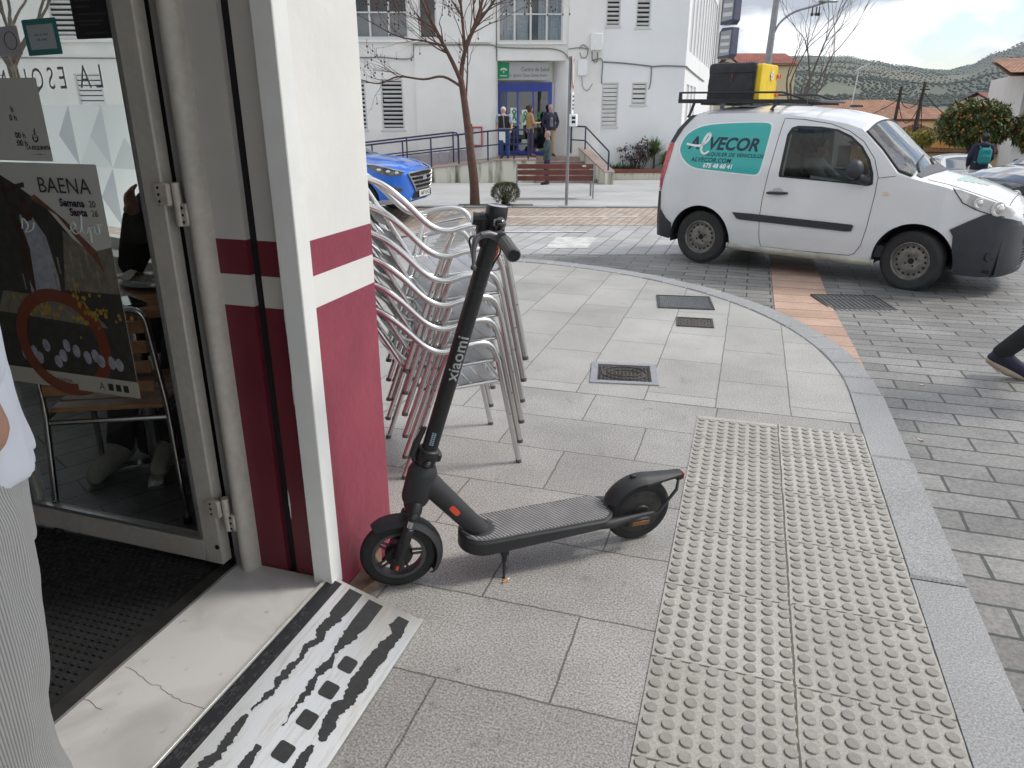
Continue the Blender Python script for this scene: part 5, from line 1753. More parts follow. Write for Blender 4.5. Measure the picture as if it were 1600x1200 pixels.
house('white house with a red tile gable roof near the right edge', 50, 33.2, 3.4, 5, -2.8, 1.75, 2.65, rad(8), M_wh, M_tileD, 'gable_x', .25)
house('white flat fronted house low under the hills, right of the hipped roof', 62, 33.5, 9, 6, -3, 1.05, 1.5, 0, M_wh, M_tileR, 'hip', .1, windows=((-2, 2.4, .8, 1.0), (2, 2.4, .8, 1.0)))
house('small pale house low under the hills, left of the hipped roof', 60, 21.5, 7, 6, -3, .95, 1.3, 0, M_wh, M_tileR, 'hip', .1)
house('distant white house with a tile roof between the two utility poles', 75, 36, 8, 7, -3.5, .9, 1.9, .3, M_wh, M_tileR, 'hip', .2)
# big white house with timber balcony at the right edge
bh = thing('balcony_house', 'white house with a glazed dark timber balcony and tile roof at the right edge', 'house', L3(33, 21.5, -2.3), YAW + rad(-24))
bh.scale = (1, 1, .9)
MB().box2((0, 0, 0), (12, 10, 5.9)).add([(0, .001, 5.9), (0, 4.9, 5.9), (0, 4.9, 6.7)], [(0, 1, 2)]).build('wall', M_wh, bh, smooth=None)
mb = MB()
mb.add([(-.8, -1.2, 5.85), (12.5, -1.2, 5.85), (12.5, 5, 6.8), (-.8, 5, 6.8)], [(0, 1, 2, 3)])
mb.add([(-.8, -1.2, 5.68), (12.5, -1.2, 5.68), (12.5, 5, 6.62), (-.8, 5, 6.62)], [(0, 1, 2, 3)])
mb.build('roof', M_tileR, bh, smooth=None)
mb = MB(); mb.add([(.0, -1.1, 5.1), (4.4, -1.1, 5.1), (4.4, -.01, 5.75), (.0, -.01, 5.75)], [(0, 1, 2, 3)]); mb.add([(.0, -1.1, 4.98), (4.4, -1.1, 4.98), (4.4, -.01, 5.6), (.0, -.01, 5.6), ], [(0, 1, 2, 3)])
mb.build('balcony_roof', M_tileD, bh, smooth=None)
mb = MB()
mb.box2((.15, -.95, 3.0), (4.2, -.005, 3.12))
for x in (.15, .75, 1.35, 1.95, 2.55, 3.15, 3.75, 4.1): mb.box2((x, -.95, 3.12), (x + .08, -.87, 5.0))
for z in (3.12, 3.85, 4.45, 4.92): mb.box2((.15, -.93, z), (4.18, -.89, z + .07))
for y in (-.5, -.05): mb.box2((.15, y, 3.12), (.22, y + .06, 5.05))
for x in (.4, 1.6, 2.8): mb.add([(x, -.9, 3.0), (x + .1, -.9, 3.0), (x + .1, -.01, 2.3), (x, -.01, 2.3), (x, -.01, 3.0), (x + .1, -.01, 3.0)], [(0, 1, 2, 3), (0, 3, 4), (1, 5, 2)])
bal = mb.build('balcony', M_wd, bh, smooth=None)
MB().box2((.22, -.90, 3.15), (4.1, -.895, 4.95)).build('balcony_glazing', mat('amber_glazing', (.24, .13, .07), .2, var=.5, vscale=3, coat=.5), bal, smooth=None)
for x, z, w, h, nm, m_ in ((.9, 0.5, .9, 1.55, 'door', M_wd), (2.9, .75, .9, 1.4, 'window', M_wglass), (5.2, .75, .9, 1.4, 'window', M_wglass), (6.2, 3.3, 1.0, 1.7, 'window', M_wglass)):
    mb = MB(); mb.box2((x - .12, -.06, z - .1), (x, -.002, z + h + .12)); mb.box2((x + w, -.06, z - .1), (x + w + .12, -.002, z + h + .12)); mb.box2((x, -.06, z + h), (x + w, -.002, z + h + .12))
    f = mb.build('frame', M_winm if nm == 'window' else M_galv, bh, smooth=None); f.name = nm + '_surround'
    MB().box2((x, -.03, z), (x + w, -.012, z + h)).build(nm, m_, bh, smooth=None)
# utility poles and sagging wires
M_pole = mat('creosote_pole', (.055, .04, .032), .9, var=.3, vscale=4)
def upole(label, D, S, zt, lean):
    p = pl(D, S)
    t = thing('utility_pole', label, 'utility pole', p, YAW, 'timber utility poles')
    h = zt - p.z
    mb = MB(); mb.tube([(0, 0, -.2), (lean, 0, h)], [.085, .06], 10); mb.build('post', M_pole, t)
    mb = MB(); mb.box((lean * .97, -.08, h * .93), (.4, .05, .05)); mb.box((lean * .8, -.1, h * .55), (.1, .1, .25)); mb.build('bracket', M_pole, t)
    return p + RT * lean + Vector((0, 0, h))
pa = upole('left timber utility pole rising behind the van windscreen', 33.5, 16.45, 2.45, .12)
pb_ = upole('right timber utility pole draped with cables behind the small orange tree', 33.5, 17.3, 2.65, .25)
wr = thing('overhead_wires', 'dark drooping wires strung from the two utility poles', 'cables', (0, 0, 0))
mb = MB()
def sag(a, b, s, r=.018):
    a, b = Vector(a), Vector(b)
    mb.tube([a.lerp(b, k / 14) - Vector((0, 0, s * (1 - (2 * k / 14 - 1) ** 2))) for k in range(15)], r, 5)
dz = Vector((0, 0, 1))
sag(pa - dz * .6, pb_ - dz * .7, .9); sag(pa - dz * .4, pb_ - dz * .5, .5); sag(pb_ - dz * .4, L3(38, 24, 1.0), .7); sag(pb_ - dz * .8, L3(36.5, 19.6, -.2), .25); sag(pb_ - dz * .5, L3(36, 18.9, -.6), .2); sag(pa - dz * .5, L3(45, 15.2, 1.2), .9)
mb.build('wire', M_pole, wr)
# orange trees
M_ol = mat('orange_leaf', (.105, .135, .035), .5, var=.55, vscale=2.2)
M_ol2 = mat('young_leaf', (.32, .29, .045), .5, var=.5, vscale=3)
M_of = mat('orange_fruit', (.50, .17, .025), .6)
def orange_tree(label, D, S, zc, rx, rz_, ztr, leafm, nl, nf, seed, group='clipped orange trees along the street', name='orange_tree'):
    p = pl(D, S)
    t = thing(name, label, 'tree', p, YAW, group)
    rg = random.Random(seed)
    zc -= p.z
    mb = MB(); mb.tube(smoothpath([(0, 0, -.1), (.05, 0, (zc - rz_) * .5), (-.02, 0, zc - rz_ * .5), (0, 0, zc)], 4), .11 if rx > .8 else .05, 8)
    for q in range(7):
        a = q * .9
        mb.tube([(0, 0, zc - rz_ * .7), (rx * .6 * math.cos(a), rx * .6 * math.sin(a), zc + rg.uniform(-.1, .4) * rz_)], [.05, .015], 5)
    mb.build('trunk', M_pole, t)
    lf, fr = MB(), MB()
    def surf(a, e):
        return 1 + .10 * mnoise.noise(Vector((math.cos(a) * 2.3 * math.cos(e) + seed, math.sin(a) * 2.3 * math.cos(e), e * 2))) * 1.4
    for k in range(nl):
        a, e = rg.uniform(0, 2 * PI), math.asin(rg.uniform(-.95, 1))
        rr = surf(a, e) * rg.uniform(.62, 1.02)
        fl_ = 1 if e > -.3 else .92
        q = Vector((rx * math.cos(a) * math.cos(e) ** .75 * rr, rx * math.sin(a) * math.cos(e) ** .75 * rr, zc + rz_ * math.sin(e) * rr * fl_))
        if mnoise.noise(q * (2.4 / max(rx, .5))) > .42: continue
        d = (q - Vector((0, 0, zc))).normalized() * .5 + Vector((rg.gauss(0, .6), rg.gauss(0, .6), rg.gauss(0, .6)))
        blade(lf, q, d, rg.uniform(.10, .20) * (1 if rx > .8 else .6), .05 * (1 if rx > .8 else .55), .2, 1)
    lf.build('crown', leafm, t, smooth=None, recalc=False)
    for k in range(nf):
        a, e = rg.uniform(0, 2 * PI), math.asin(rg.uniform(-.9, .95))
        rr = surf(a, e) * rg.uniform(.94, 1.0)
        fr.ball((rx * math.cos(a) * math.cos(e) ** .75 * rr, rx * math.sin(a) * math.cos(e) ** .75 * rr, zc + rz_ * math.sin(e) * rr), rg.uniform(.026, .040), 7, 5)
    if nf: tag(fr.build('fruit', M_of, t), kind='stuff')
orange_tree('large round clipped orange tree full of fruit, left of the balcony house', 28, 16.75, 1.02, 1.18, .82, 0, M_ol, 12000, 170, 2)
orange_tree('orange tree cut by the right edge of the photo', 27, 18.75, .85, 1.05, .80, 0, M_ol, 7000, 200, 5)
orange_tree('small yellow green young tree right of the utility poles', 30, 16.05, .48, .42, .34, 0, M_ol2, 2200, 0, 9, 'young clipped trees beside the poles', 'young_tree')
orange_tree('small yellow green young tree half hidden by the van windscreen', 31, 15.75, .42, .46, .34, 0, M_ol2, 2200, 0, 12, 'young clipped trees beside the poles', 'young_tree')
# brick gable and yellow house beyond the totem
house('narrow yellow house with a brick coloured roof beyond the side wing', 52, 16.8, 3.6, 6, -2.2, 4.4, 5.2, 0, mat('pale_yellow', (.60, .52, .33), .8), M_tileD, 'gable_x', .2)
# roof aerials
ar_ = thing('roof_aerial', 'thin white television aerial above the hipped roof', 'aerial', L3(47, 20.4, 1.5), YAW)
mb = MB(); mb.tube([(0, 0, -.2), (.15, 0, 2.4)], .035, 6); mb.tube([(-.1, 0, 2.2), (.7, 0, 2.6)], .02, 5)
for k in range(5): mb.tube([(.0 + .15 * k, -.3, 2.25 + .075 * k), (.0 + .15 * k, .3, 2.25 + .075 * k)], .012, 4)
mb.build('mast', M_winm, ar_)
# autumn tree beside the left wing, glimpsed through the cafe windows
at_ = thing('autumn_tree', 'tree with thin yellow autumn leaves seen through the cafe windows', 'tree', pl(17.0, -10.7), YAW)
rg = random.Random(77)
mb = MB(); mb.tube([(0, 0, -.1), (.1, 0, 1.5), (0, 0, 2.9)], [.16, .12, .10], 8); mb.build('trunk', M_bark_g, at_)
mb, lf, tips = MB(), MB(), []
for d in ((-.5, 0, 1), (.5, .2, 1), (.1, -.5, 1), (0, .4, 1)): grow(mb, (0, 0, 2.8), d, .06, 1.2, 4, rg, None, .12, .7, .7, tips)
mb.build('branches', M_bark_g, at_)
for p in tips:
    for q in range(9):
        blade(lf, p + Vector((rg.gauss(0, .16), rg.gauss(0, .16), rg.gauss(0, .14))), (rg.gauss(0, 1), rg.gauss(0, 1), rg.gauss(0, 1)), .11, .035, .2, 1)
lf.build('crown', mat('autumn_leaf', (.34, .24, .045), .6, var=.5, vscale=3), at_, smooth=None, recalc=False)
# ================================================================== vehicles
class Shell:
    """car skin: plan outline, side profile by height, edge / centre height lines and lower edge with wheel arches"""
    def __init__(s, plan, hwz, ze, zc, zb, arches, ra):
        s.plan, s.hwz, s.ze_, s.zc_, s.zb_ = plan, hwz, ze, zc, zb
        s.arches, s.ra = arches, ra
    def I(s, t, x): return float(np.interp(x, [a for a, _ in t], [b for _, b in t]))
    def pf(s, x): return s.I(s.plan, x)
    def ze(s, x): return s.I(s.ze_, x)
    def zc(s, x): return max(s.I(s.zc_, x), s.ze(x))
    def zb(s, x):
        z = s.I(s.zb_, x)
        for xa, za in s.arches:
            d = abs(x - xa)
            if d < s.ra: z = max(z, za + math.sqrt(s.ra ** 2 - d * d))
        return min(z, s.ze(x) - .01)
    def side(s, x, z, off=0.0):
        return s.I(s.hwz, z) * s.pf(x) + off
    def top(s, x, v, off=0.0):
        """v in -1..1 across; returns point on the upper skin"""
        e, c = s.ze(x), s.zc(x)
        hw = s.side(x, e)
        y = hw * v
        # rounded shoulder then crown
        z = e + (c - e) * (1 - abs(v) ** 2.4)
        return Vector((x, y, z + off))
    def stations(s, extra=()):
        xs = set(a for a, _ in s.plan) | set(a for a, _ in s.ze_) | set(extra)
        x0, x1 = s.plan[0][0], s.plan[-1][0]
        x = x0
        while x < x1:
            xs.add(round(x, 3)); x += .05
        for xa, za in s.arches:
            for k in range(25): xs.add(round(xa + s.ra * math.cos(PI * k / 24), 4))
        return sorted(v for v in xs if x0 <= v <= x1)
    def body(s, holes=(), tophole=None, ns=16, nt=14):
        xs = s.stations()
        mb = MB()
        def inp(p, poly):
            c = False
            j = len(poly) - 1
            for i in range(len(poly)):
                a, b = poly[i], poly[j]
                if (a[1] > p[1]) != (b[1] > p[1]) and p[0] < (b[0] - a[0]) * (p[1] - a[1]) / (b[1] - a[1] + 1e-12) + a[0]: c = not c
                j = i
            return c
        rows = []
        for x in xs:
            b, e = s.zb(x), s.ze(x)
            L_ = [Vector((x, -s.side(x, b + (e - b) * k / ns), b + (e - b) * k / ns)) for k in range(ns + 1)]
            T_ = [s.top(x, -1 + 2 * k / nt) for k in range(1, nt)]
            R_ = [Vector((p.x, -p.y, p.z)) for p in L_[::-1]]
            rows.append(L_ + T_ + R_)
        n = len(rows[0])
        o = len(mb.v)
        mb.v += [tuple(p) for r in rows for p in r]
        for i in range(len(rows) - 1):
            for j in range(n - 1):
                c = (rows[i][j] + rows[i][j + 1] + rows[i + 1][j] + rows[i + 1][j + 1]) / 4
                if j < ns or j >= n - 1 - ns:
                    if any(inp((c.x, c.z), h) for h in holes): continue
                elif tophole and tophole(c): continue
                mb.f.append((i * n + j, (i + 1) * n + j, (i + 1) * n + j + 1, i * n + j + 1)); mb.mi.append(0)
        mb.f.append(tuple(range(n))); mb.mi.append(0)
        mb.f.append(tuple((len(rows) - 1) * n + j for j in range(n))[::-1]); mb.mi.append(0)
        return mb
    def patch(s, poly, off, sgn=-1, rings=5, skirt=True, seg=.04, hole=None, mb=None):
        """star shaped panel laid on the side skin"""
        P = []
        for i in range(len(poly)):
            a, b = Vector((*poly[i], 0)), Vector((*poly[(i + 1) % len(poly)], 0))
            k = max(1, int((b - a).length / seg))
            P += [a + (b - a) * q / k for q in range(k)]
        c = sum(P, Vector()) / len(P)
        mb = mb or MB()
        f = lambda p, o: (p.x, sgn * s.side(p.x, p.y, o), p.y)
        rs = []
        if skirt: rs.append([f(p, -.004) for p in P])
        for k in range(rings):
            u = 1 - k / rings if hole is None else 1 - (1 - hole) * k / (rings - 1)
            rs.append([f(c + (p - c) * u, off) for p in P])
        if hole is None:
            rs.append([f(c + (p - c) * .02, off) for p in P])
            mb.rings(rs, True, False, True)
        else:
            rs.append([f(c + (p - c) * hole, -.006) for p in P])
            mb.rings(rs, True, False, False)
        return mb
    def line(s, pts, r, sgn=-1, off=0.0, mb=None, n=6):
        mb = mb or MB()
        P = [Vector((*p, 0)) for p in pts]
        Q = []
        for a, b in zip(P[:-1], P[1:]):
            k = max(1, int((b - a).length / .04))
            Q += [a + (b - a) * q / k for q in range(k)]
        Q.append(P[-1])
        mb.tube([(p.x, sgn * s.side(p.x, p.y, off), p.y) for p in Q], r, n)
        return mb
    def tpatch(s, x0, x1, v0, v1, off, nx=10, nv=10, mb=None, edge=None):
        mb = mb or MB()
        mb.grid([[s.top(x0 + (x1 - x0) * i / nx + (edge(v0 + (v1 - v0) * j / nv) if edge else 0) * (i / nx), v0 + (v1 - v0) * j / nv, off) for j in range(nv + 1)] for i in range(nx + 1)])
        return mb

def smooth_poly(pts, n=4):
    return [(p.x, p.y) for p in smoothpath([(a, b, 0) for a, b in pts], n, closed=True)]

def car_wheel(parent, x, y, r, w, rim_m, tyre_m, steer=0, holes=16, style='steel'):
    M = Matrix.Translation((x, y, r)) @ Matrix.Rotation(steer, 4, 'Z') @ Matrix.Rotation(PI / 2 if y < 0 else -PI / 2, 4, 'X')
    h = w / 2
    prof = [(r * .62, -h * .9)]
    for k in range(9):
        a = PI * (k / 8)
        prof.append((r - h * .35 + h * .35 * math.sin(a) * 1.0, -h * math.cos(a)))
    prof = [(r * .62, -h * .85), (r * .70, -h), (r * .88, -h), (r * .97, -h * .82), (r, -h * .6)] + [(r - (.004 if q % 2 else 0), -h * .6 + h * 1.2 * q / 12) for q in range(13)] + [(r, h * .6), (r * .97, h * .82), (r * .88, h), (r * .70, h), (r * .62, h * .85), (r * .62, -h * .85)]
    t = MB().lathe(prof, 56, M).build('wheel', tyre_m, parent, smooth=30)
    mb = MB()
    z = h * .70
    if style == 'steel':
        mb.lathe([(r * .63, h * .86), (r * .60, h * .93), (r * .57, h * .86), (r * .55, h * .45), (r * .50, h * .40), (r * .40, h * .52), (r * .30, h * .62), (r * .22, h * .58), (r * .15, h * .50), (.001, h * .48)], 48, M)
        rim = mb.build('rim', rim_m, t, smooth=50)
        mb = MB()
        for k in range(holes):
            a = 2 * PI * k / holes
            mb.lathe([(.0005, .002), (r * .042, .002), (r * .042, -.004)], 10, M @ Matrix.Translation((r * .455 * math.cos(a), r * .455 * math.sin(a), h * .47)))
        mb.lathe([(.0005, h * .56), (r * .075, h * .56), (r * .10, h * .52)], 16, M)
        for k in range(4):
            a = 2 * PI * k / 4 + .5
            mb.lathe([(.0005, .012), (r * .03, .012), (r * .034, 0)], 8, M @ Matrix.Translation((r * .18 * math.cos(a), r * .18 * math.sin(a), h * .52)))
        mb.build('rim_hole', M_hole, rim)
    else:
        mb.lathe([(r * .66, h * .86), (r * .63, h * .93), (r * .60, h * .84), (r * .58, h * .2), (.001, h * .2)], 40, M)
        for k in range(10):
            a = 2 * PI * k / 10
            d = Vector((math.cos(a), math.sin(a), 0))
            mb.tube([M @ (d * r * .08 + Vector((0, 0, h * .7))), M @ (d * r * .6 + Vector((0, 0, h * .78)))], [r * .05, r * .045], 6)
        mb.lathe([(.001, h * .78), (r * .12, h * .76), (r * .13, h * .5)], 16, M)
        rim = mb.build('rim', rim_m, t, smooth=50)
    return t

M_paint_w = mat('van_white', (.70, .71, .72), .32, var=.04, vscale=3, coat=.6, var2=.04, v2scale=.8)
M_plast = mat('bumper_plastic', (.030, .034, .042), .5, var=.15, vscale=9)
M_seam = mat('panel_gap', (.05, .05, .05), .8)
M_rubber_trim = mat('window_rubber', (.012, .012, .013), .5)
M_steel = mat('steel_rim', (.22, .21, .19), .5, .5, var=.4, vscale=18)
M_tyre2 = mat('car_tyre', (.028, .028, .029), .8, var=.25, vscale=14)
M_teal = mat('sticker_teal', (.03, .40, .375), .35, coat=.4)
M_navy = mat('sticker_navy', (.012, .03, .06), .4)
M_stw = mat('sticker_white', (.80, .82, .82), .4)
M_carglass = glass_mat('car_glass', (.36, .40, .39), gloss=.06)
M_seat = mat('seat_fabric', (.035, .036, .04), .9)
M_lamp = mat('lamp_clear', (.56, .56, .54), .06, coat=1, spec=.8)
M_lamp2 = mat('lamp_chrome', (.72, .72, .70), .2, .8)
M_redlamp = mat('tail_lamp_red', (.50, .015, .02), .15, coat=1)
M_under = mat('underbody', (.012, .012, .012), .9)

# ------------------------------------------------------------------ white delivery van
VU = Vector((.9361, -.3519, 0)); VL = Vector((.3519, .9361, 0))
vo = Vector((-.505, 9.135, 0)) + VL * .85
va = math.atan2(VU.y, VU.x)
van = thing('delivery_van', 'white delivery van with a large teal side sticker, turning in the street', 'van', (vo.x, vo.y, -.245), va)
van.rotation_euler = (-.008, .009, va)
van.scale = (1, 1, 1.02)
vs_ = Shell(
    plan=[(-.635, .70), (-.625, .84), (-.60, .90), (-.54, .95), (-.42, .985), (-.2, 1.0), (2.3, 1.0), (2.5, .988), (2.65, .965), (2.8, .925), (2.92, .865), (3.0, .80), (3.07, .70), (3.12, .58), (3.155, .42), (3.172, .25), (3.178, .12)],
    hwz=[(.2, .84), (.27, .865), (.45, .90), (.62, .912), (.75, .908), (1.0, .90), (1.1, .888), (1.3, .845), (1.5, .795), (1.62, .752), (1.70, .70), (1.76, .62)],
    ze=[(-.635, .40), (-.63, .50), (-.615, .80), (-.585, 1.0), (-.535, 1.26), (-.44, 1.50), (-.33, 1.63), (-.22, 1.645), (-.05, 1.67), (.4, 1.685), (.8, 1.675), (1.2, 1.635), (1.45, 1.595), (1.62, 1.545), (1.85, 1.345), (2.045, 1.14), (2.2, 1.10), (2.5, 1.04), (2.75, .955), (2.92, .89), (3.05, .835), (3.14, .77), (3.178, .70)],
    zc=[(-.635, .45), (-.63, .62), (-.615, 1.0), (-.59, 1.2), (-.55, 1.40), (-.46, 1.59), (-.36, 1.68), (-.25, 1.72), (0, 1.76), (.5, 1.775), (.9, 1.765), (1.3, 1.73), (1.55, 1.68), (1.65, 1.645), (2.27, 1.135), (2.487, 1.095), (2.8, 1.02), (3.05, .925), (3.12, .85), (3.155, .785), (3.178, .72)],
    zb=[(-.635, .33), (-.4, .27), (.3, .245), (1.98, .25), (2.6, .24), (3.1, .25), (3.178, .30)],
    arches=[(0, .30), (2.313, .31)], ra=.375)
win = [(.862, 1.08), (.868, 1.045), (1.0, 1.04), (1.4, 1.028), (1.80, 1.012), (1.835, 1.03), (1.82, 1.13), (1.76, 1.26), (1.66, 1.385), (1.53, 1.48), (1.38, 1.54), (1.2, 1.562), (.96, 1.566), (.90, 1.545), (.868, 1.48)]
def shrink(poly, d):
    c = (sum(p[0] for p in poly) / len(poly), sum(p[1] for p in poly) / len(poly))
    r = []
    for x, z in poly:
        v = Vector((x - c[0], z - c[1])); L0 = v.length
        v *= max(0, (L0 - d) / L0)
        r.append((c[0] + v.x, c[1] + v.y))
    return r
def wsh(c):
    v = c.y / vs_.side(c.x, vs_.ze(c.x))
    return 1.685 < c.x < 2.15 + .085 * (1 - v * v) and abs(v) < .935
body = vs_.body(holes=[shrink(win, .03)], tophole=wsh, ns=30, nt=22).build('body', M_paint_w, van, smooth=38)
def both(fn): fn(-1); fn(1)
for s in (-1, 1):
    vs_.patch(win, .004, s, rings=4, hole=.93).build('window_rubber', M_rubber_trim, van, smooth=60)
    wd = vs_.patch(shrink(win, .018), .001, s, rings=5, skirt=False).build('side_window', M_carglass, van, smooth=60)
    st_ = smooth_poly([(-.36, 1.30), (-.33, 1.40), (-.26, 1.475), (-.13, 1.535), (.05, 1.565), (.35, 1.583), (.58, 1.588), (.655, 1.575), (.677, 1.52), (.668, 1.35), (.652, 1.16), (.638, 1.085), (.60, 1.055), (.50, 1.055), (.2, 1.068), (-.08, 1.085), (-.20, 1.115), (-.29, 1.175), (-.34, 1.235)], 3)
    vs_.patch(smooth_poly([(x * 1.035 - .004, 1.33 + (z - 1.33) * 1.06) for x, z in st_[::3]], 3), .0018, s, rings=4).build('sticker_border', M_stw, van, smooth=60)
    stk = vs_.patch(st_, .0036, s, rings=6).build('sticker', M_teal, van, smooth=60)
    def vt(items, m, nm):
        mb = MB()
        for body_, x, z, size, kw in items:
            v_, f_ = text_geo(body_, size, 0, **kw)
            pts = []
            for a, b, _ in v_:
                X_, Z_ = (x + a, z + b)
                if s > 0: X_ = 2 * .16 - X_
                pts.append((X_, s * vs_.side(X_, Z_, .0056), Z_))
            mb.add(pts, f_)
        mb.build(nm, m, stk, smooth=None)
    vt([('A', -.19, 1.352, .185, dict(shear=.25, fat=.006)), ('VECOR', .275, 1.352, .185, dict(shear=.25, fat=.006, space=1.0)), ('ALQUILER DE VEHICULOS', .31, 1.243, .056, dict(shear=.2, fat=.0012, space=1.08)),
        ('ALVECOR.COM', .05, 1.178, .068, dict(shear=.2, fat=.0015, space=1.05))], M_navy, 'lettering')
    vt([('675 48 60 41', .145, 1.118, .064, dict(shear=.2, fat=.0025, space=1.05))], M_stw, 'phone_number')
    mb = MB()
    scr = smoothpath([(-.285, 1.345, 0), (-.22, 1.335, 0), (-.12, 1.33, 0), (-.045, 1.37, 0), (-.008, 1.43, 0), (-.02, 1.462, 0), (-.055, 1.43, 0), (-.085, 1.35, 0), (-.085, 1.275, 0), (-.04, 1.245, 0), (.01, 1.275, 0)], 6)
    W_ = [.010 + .006 * math.sin(PI * q / (len(scr) - 1)) for q in range(len(scr))]
    for a, b, w0, w1 in zip(scr[:-1], scr[1:], W_[:-1], W_[1:]):
        d = (b - a).normalized(); nn = Vector((-d.y, d.x, 0))
        q = []
        for p in (a - nn * w0, b - nn * w1, b + nn * w1, a + nn * w0):
            X_ = p.x if s < 0 else 2 * .16 - p.x
            q.append((X_, s * vs_.side(X_, p.y, .0066), p.y))
        mb.quad(*q)
    mb.build('script_letter', M_stw, stk, smooth=None)
    mb = vs_.line([(.80, 1.635), (.785, 1.50), (.75, 1.12), (.72, .80), (.715, .60), (.735, .36), (.757, .285)], .0035, s)
    vs_.line([(.80, 1.635), (1.0, 1.63), (1.30, 1.59), (1.50, 1.525), (1.66, 1.43), (1.80, 1.27), (1.87, 1.10), (1.872, .95), (1.85, .60), (1.82, .42), (1.77, .33), (1.72, .30), (1.2, .285), (.757, .285)], .0035, s, mb=mb)
    vs_.line([(1.87, 1.09), (2.035, 1.12)], .003, s, mb=mb)
    mb.build('door_seam', M_seam, van)
    vs_.patch([(.395, .635), (.62, .637), (1.70, .620), (1.722, .606), (1.705, .552), (1.66, .545), (.50, .562), (.455, .570)], .014, s, rings=3).build('side_moulding', M_plast, van, smooth=30)
    mb = MB()
    yh = lambda x, z, o: s * vs_.side(x, z, o)
    mb.tube([(.765, yh(.765, .875, .010), .872), (.80, yh(.8, .875, .030), .876), (.96, yh(.96, .88, .030), .882), (.995, yh(.99, .885, .010), .884)], [.010, .016, .015, .009], 10)
    dh = mb.build('door_handle', M_plast, van)
    vs_.patch([(.88 + .065 * math.cos(a), .89 + .045 * math.sin(a)) for a in [2 * PI * q / 20 for q in range(20)]], .0012, s, rings=3).build('handle_recess', mat('handle_recess', (.5, .5, .51), .4), dh)
    vs_.patch([(1.945, .935), (1.99, .935), (2.0, .95), (1.985, .967), (1.95, .967)], .010, s, rings=3).build('side_indicator', mat('indicator_amber', (.75, .55, .36), .2, coat=1), van)
    # rear lamp, black lower quarter, black hatch edge
    vs_.patch([(-.612, .80), (-.565, .80), (-.515, 1.02), (-.47, 1.25), (-.46, 1.345), (-.515, 1.345), (-.565, 1.10)], .010, s, rings=3).build('tail_light', M_redlamp, van, smooth=50)
    vs_.patch([(-.515, 1.35), (-.455, 1.35), (-.36, 1.52), (-.24, 1.66), (-.30, 1.655), (-.44, 1.495)], .006, s, rings=3).build('hatch_trim', M_plast, van, smooth=50)
    mb = vs_.patch([(-.634, .36), (-.628, .55), (-.60, .795), (-.565, .795), (-.55, .60), (-.46, .50), (-.372, .44), (-.376, .30), (-.40, .25), (-.60, .27)], .014, s, rings=4)
    mb.build('rear_bumper_corner', M_plast, van, smooth=50)
    # sill
    mb = MB()
    pts = [[(x, s * (.868 + o), z) for z, o in ((.285, .004), (.265, .015), (.235, .01), (.21, -.03))] for x in [.35 + 1.62 * k / 12 for k in range(13)]]
    mb.grid(pts)
    mb.build('sill', mat('dirty_sill', (.45, .44, .38), .5, var=.35, vscale=5) if s < 0 else M_paint_w, van, smooth=60)
    # mirror
    mb = MB()
    ym = s * (vs_.side(1.72, 1.10, 0) + .10)
    mb.ball((1.66, ym, 1.165), (.085, .095, .10), 18, 12)
    mb.tube([(1.77, s * vs_.side(1.77, 1.06, -.01), 1.06), (1.73, s * (vs_.side(1.72, 1.10) + .05), 1.075), (1.69, ym, 1.10)], [.055, .05, .05], 12)
    mb.build('mirror', M_plast, van, smooth=60)
    # headlamp
    hp = [(2.56, 1.035), (2.60, .985), (2.66, .915), (2.78, .86), (2.90, .822), (3.01, .80), (3.075, .80), (3.085, .835), (3.05, .875), (2.93, .925), (2.75, .985), (2.62, 1.028)]
    hl = vs_.patch(hp, .010, s, rings=5).build('headlight', M_lamp, van, smooth=60)
    mb = MB()
    for cx, cz, r in ((2.95, .868, .066), (2.79, .915, .048)):
        yv = vs_.side(cx, cz, .012)
        mb.lathe([(r, 0), (r * 1.05, .006), (r * .9, .008), (r * .55, .002), (.001, .004)], 24, frame((cx, s * yv, cz), (-.8 * s, .6, 0), (0, 0, 1)))
        mb.ball((cx, s * (yv - .012), cz), (r * .8, r * .5, r * .8), 14, 9)
    mb.build('lamp_reflector', M_lamp2, hl)
    vs_.line([(2.555, 1.04), (2.60, .985), (2.66, .912), (2.78, .856), (2.90, .818), (3.01, .796)], .006, s, .006).build('lamp_seal', M_seam, hl)
    # lower front bumper wraps from the arch to the nose
    bp = [(2.655, .47), (2.64, .60), (2.60, .655), (2.74, .745), (2.86, .815), (2.90, .815), (3.0, .79), (3.08, .77), (3.14, .74), (3.172, .66), (3.176, .45), (3.17, .28), (3.1, .225), (2.9, .215), (2.70, .225), (2.685, .35)]
    vs_.patch(bp, .020, s, rings=8, seg=.03).build('front_bumper', M_plast, van, smooth=50)
    mb = MB()
    yv = vs_.side(2.95, .42, .022)
    M_ = frame((2.97, s * vs_.side(2.97, .42, .021), .42), (-.65 * s, .76, 0), (0, 0, 1))
    mb.lathe([(.048, .0), (.050, .004), (.044, .007), (.040, .001), (.001, .0)], 22, M_)
    mb.build('fog_lamp', M_rubber_trim, van)
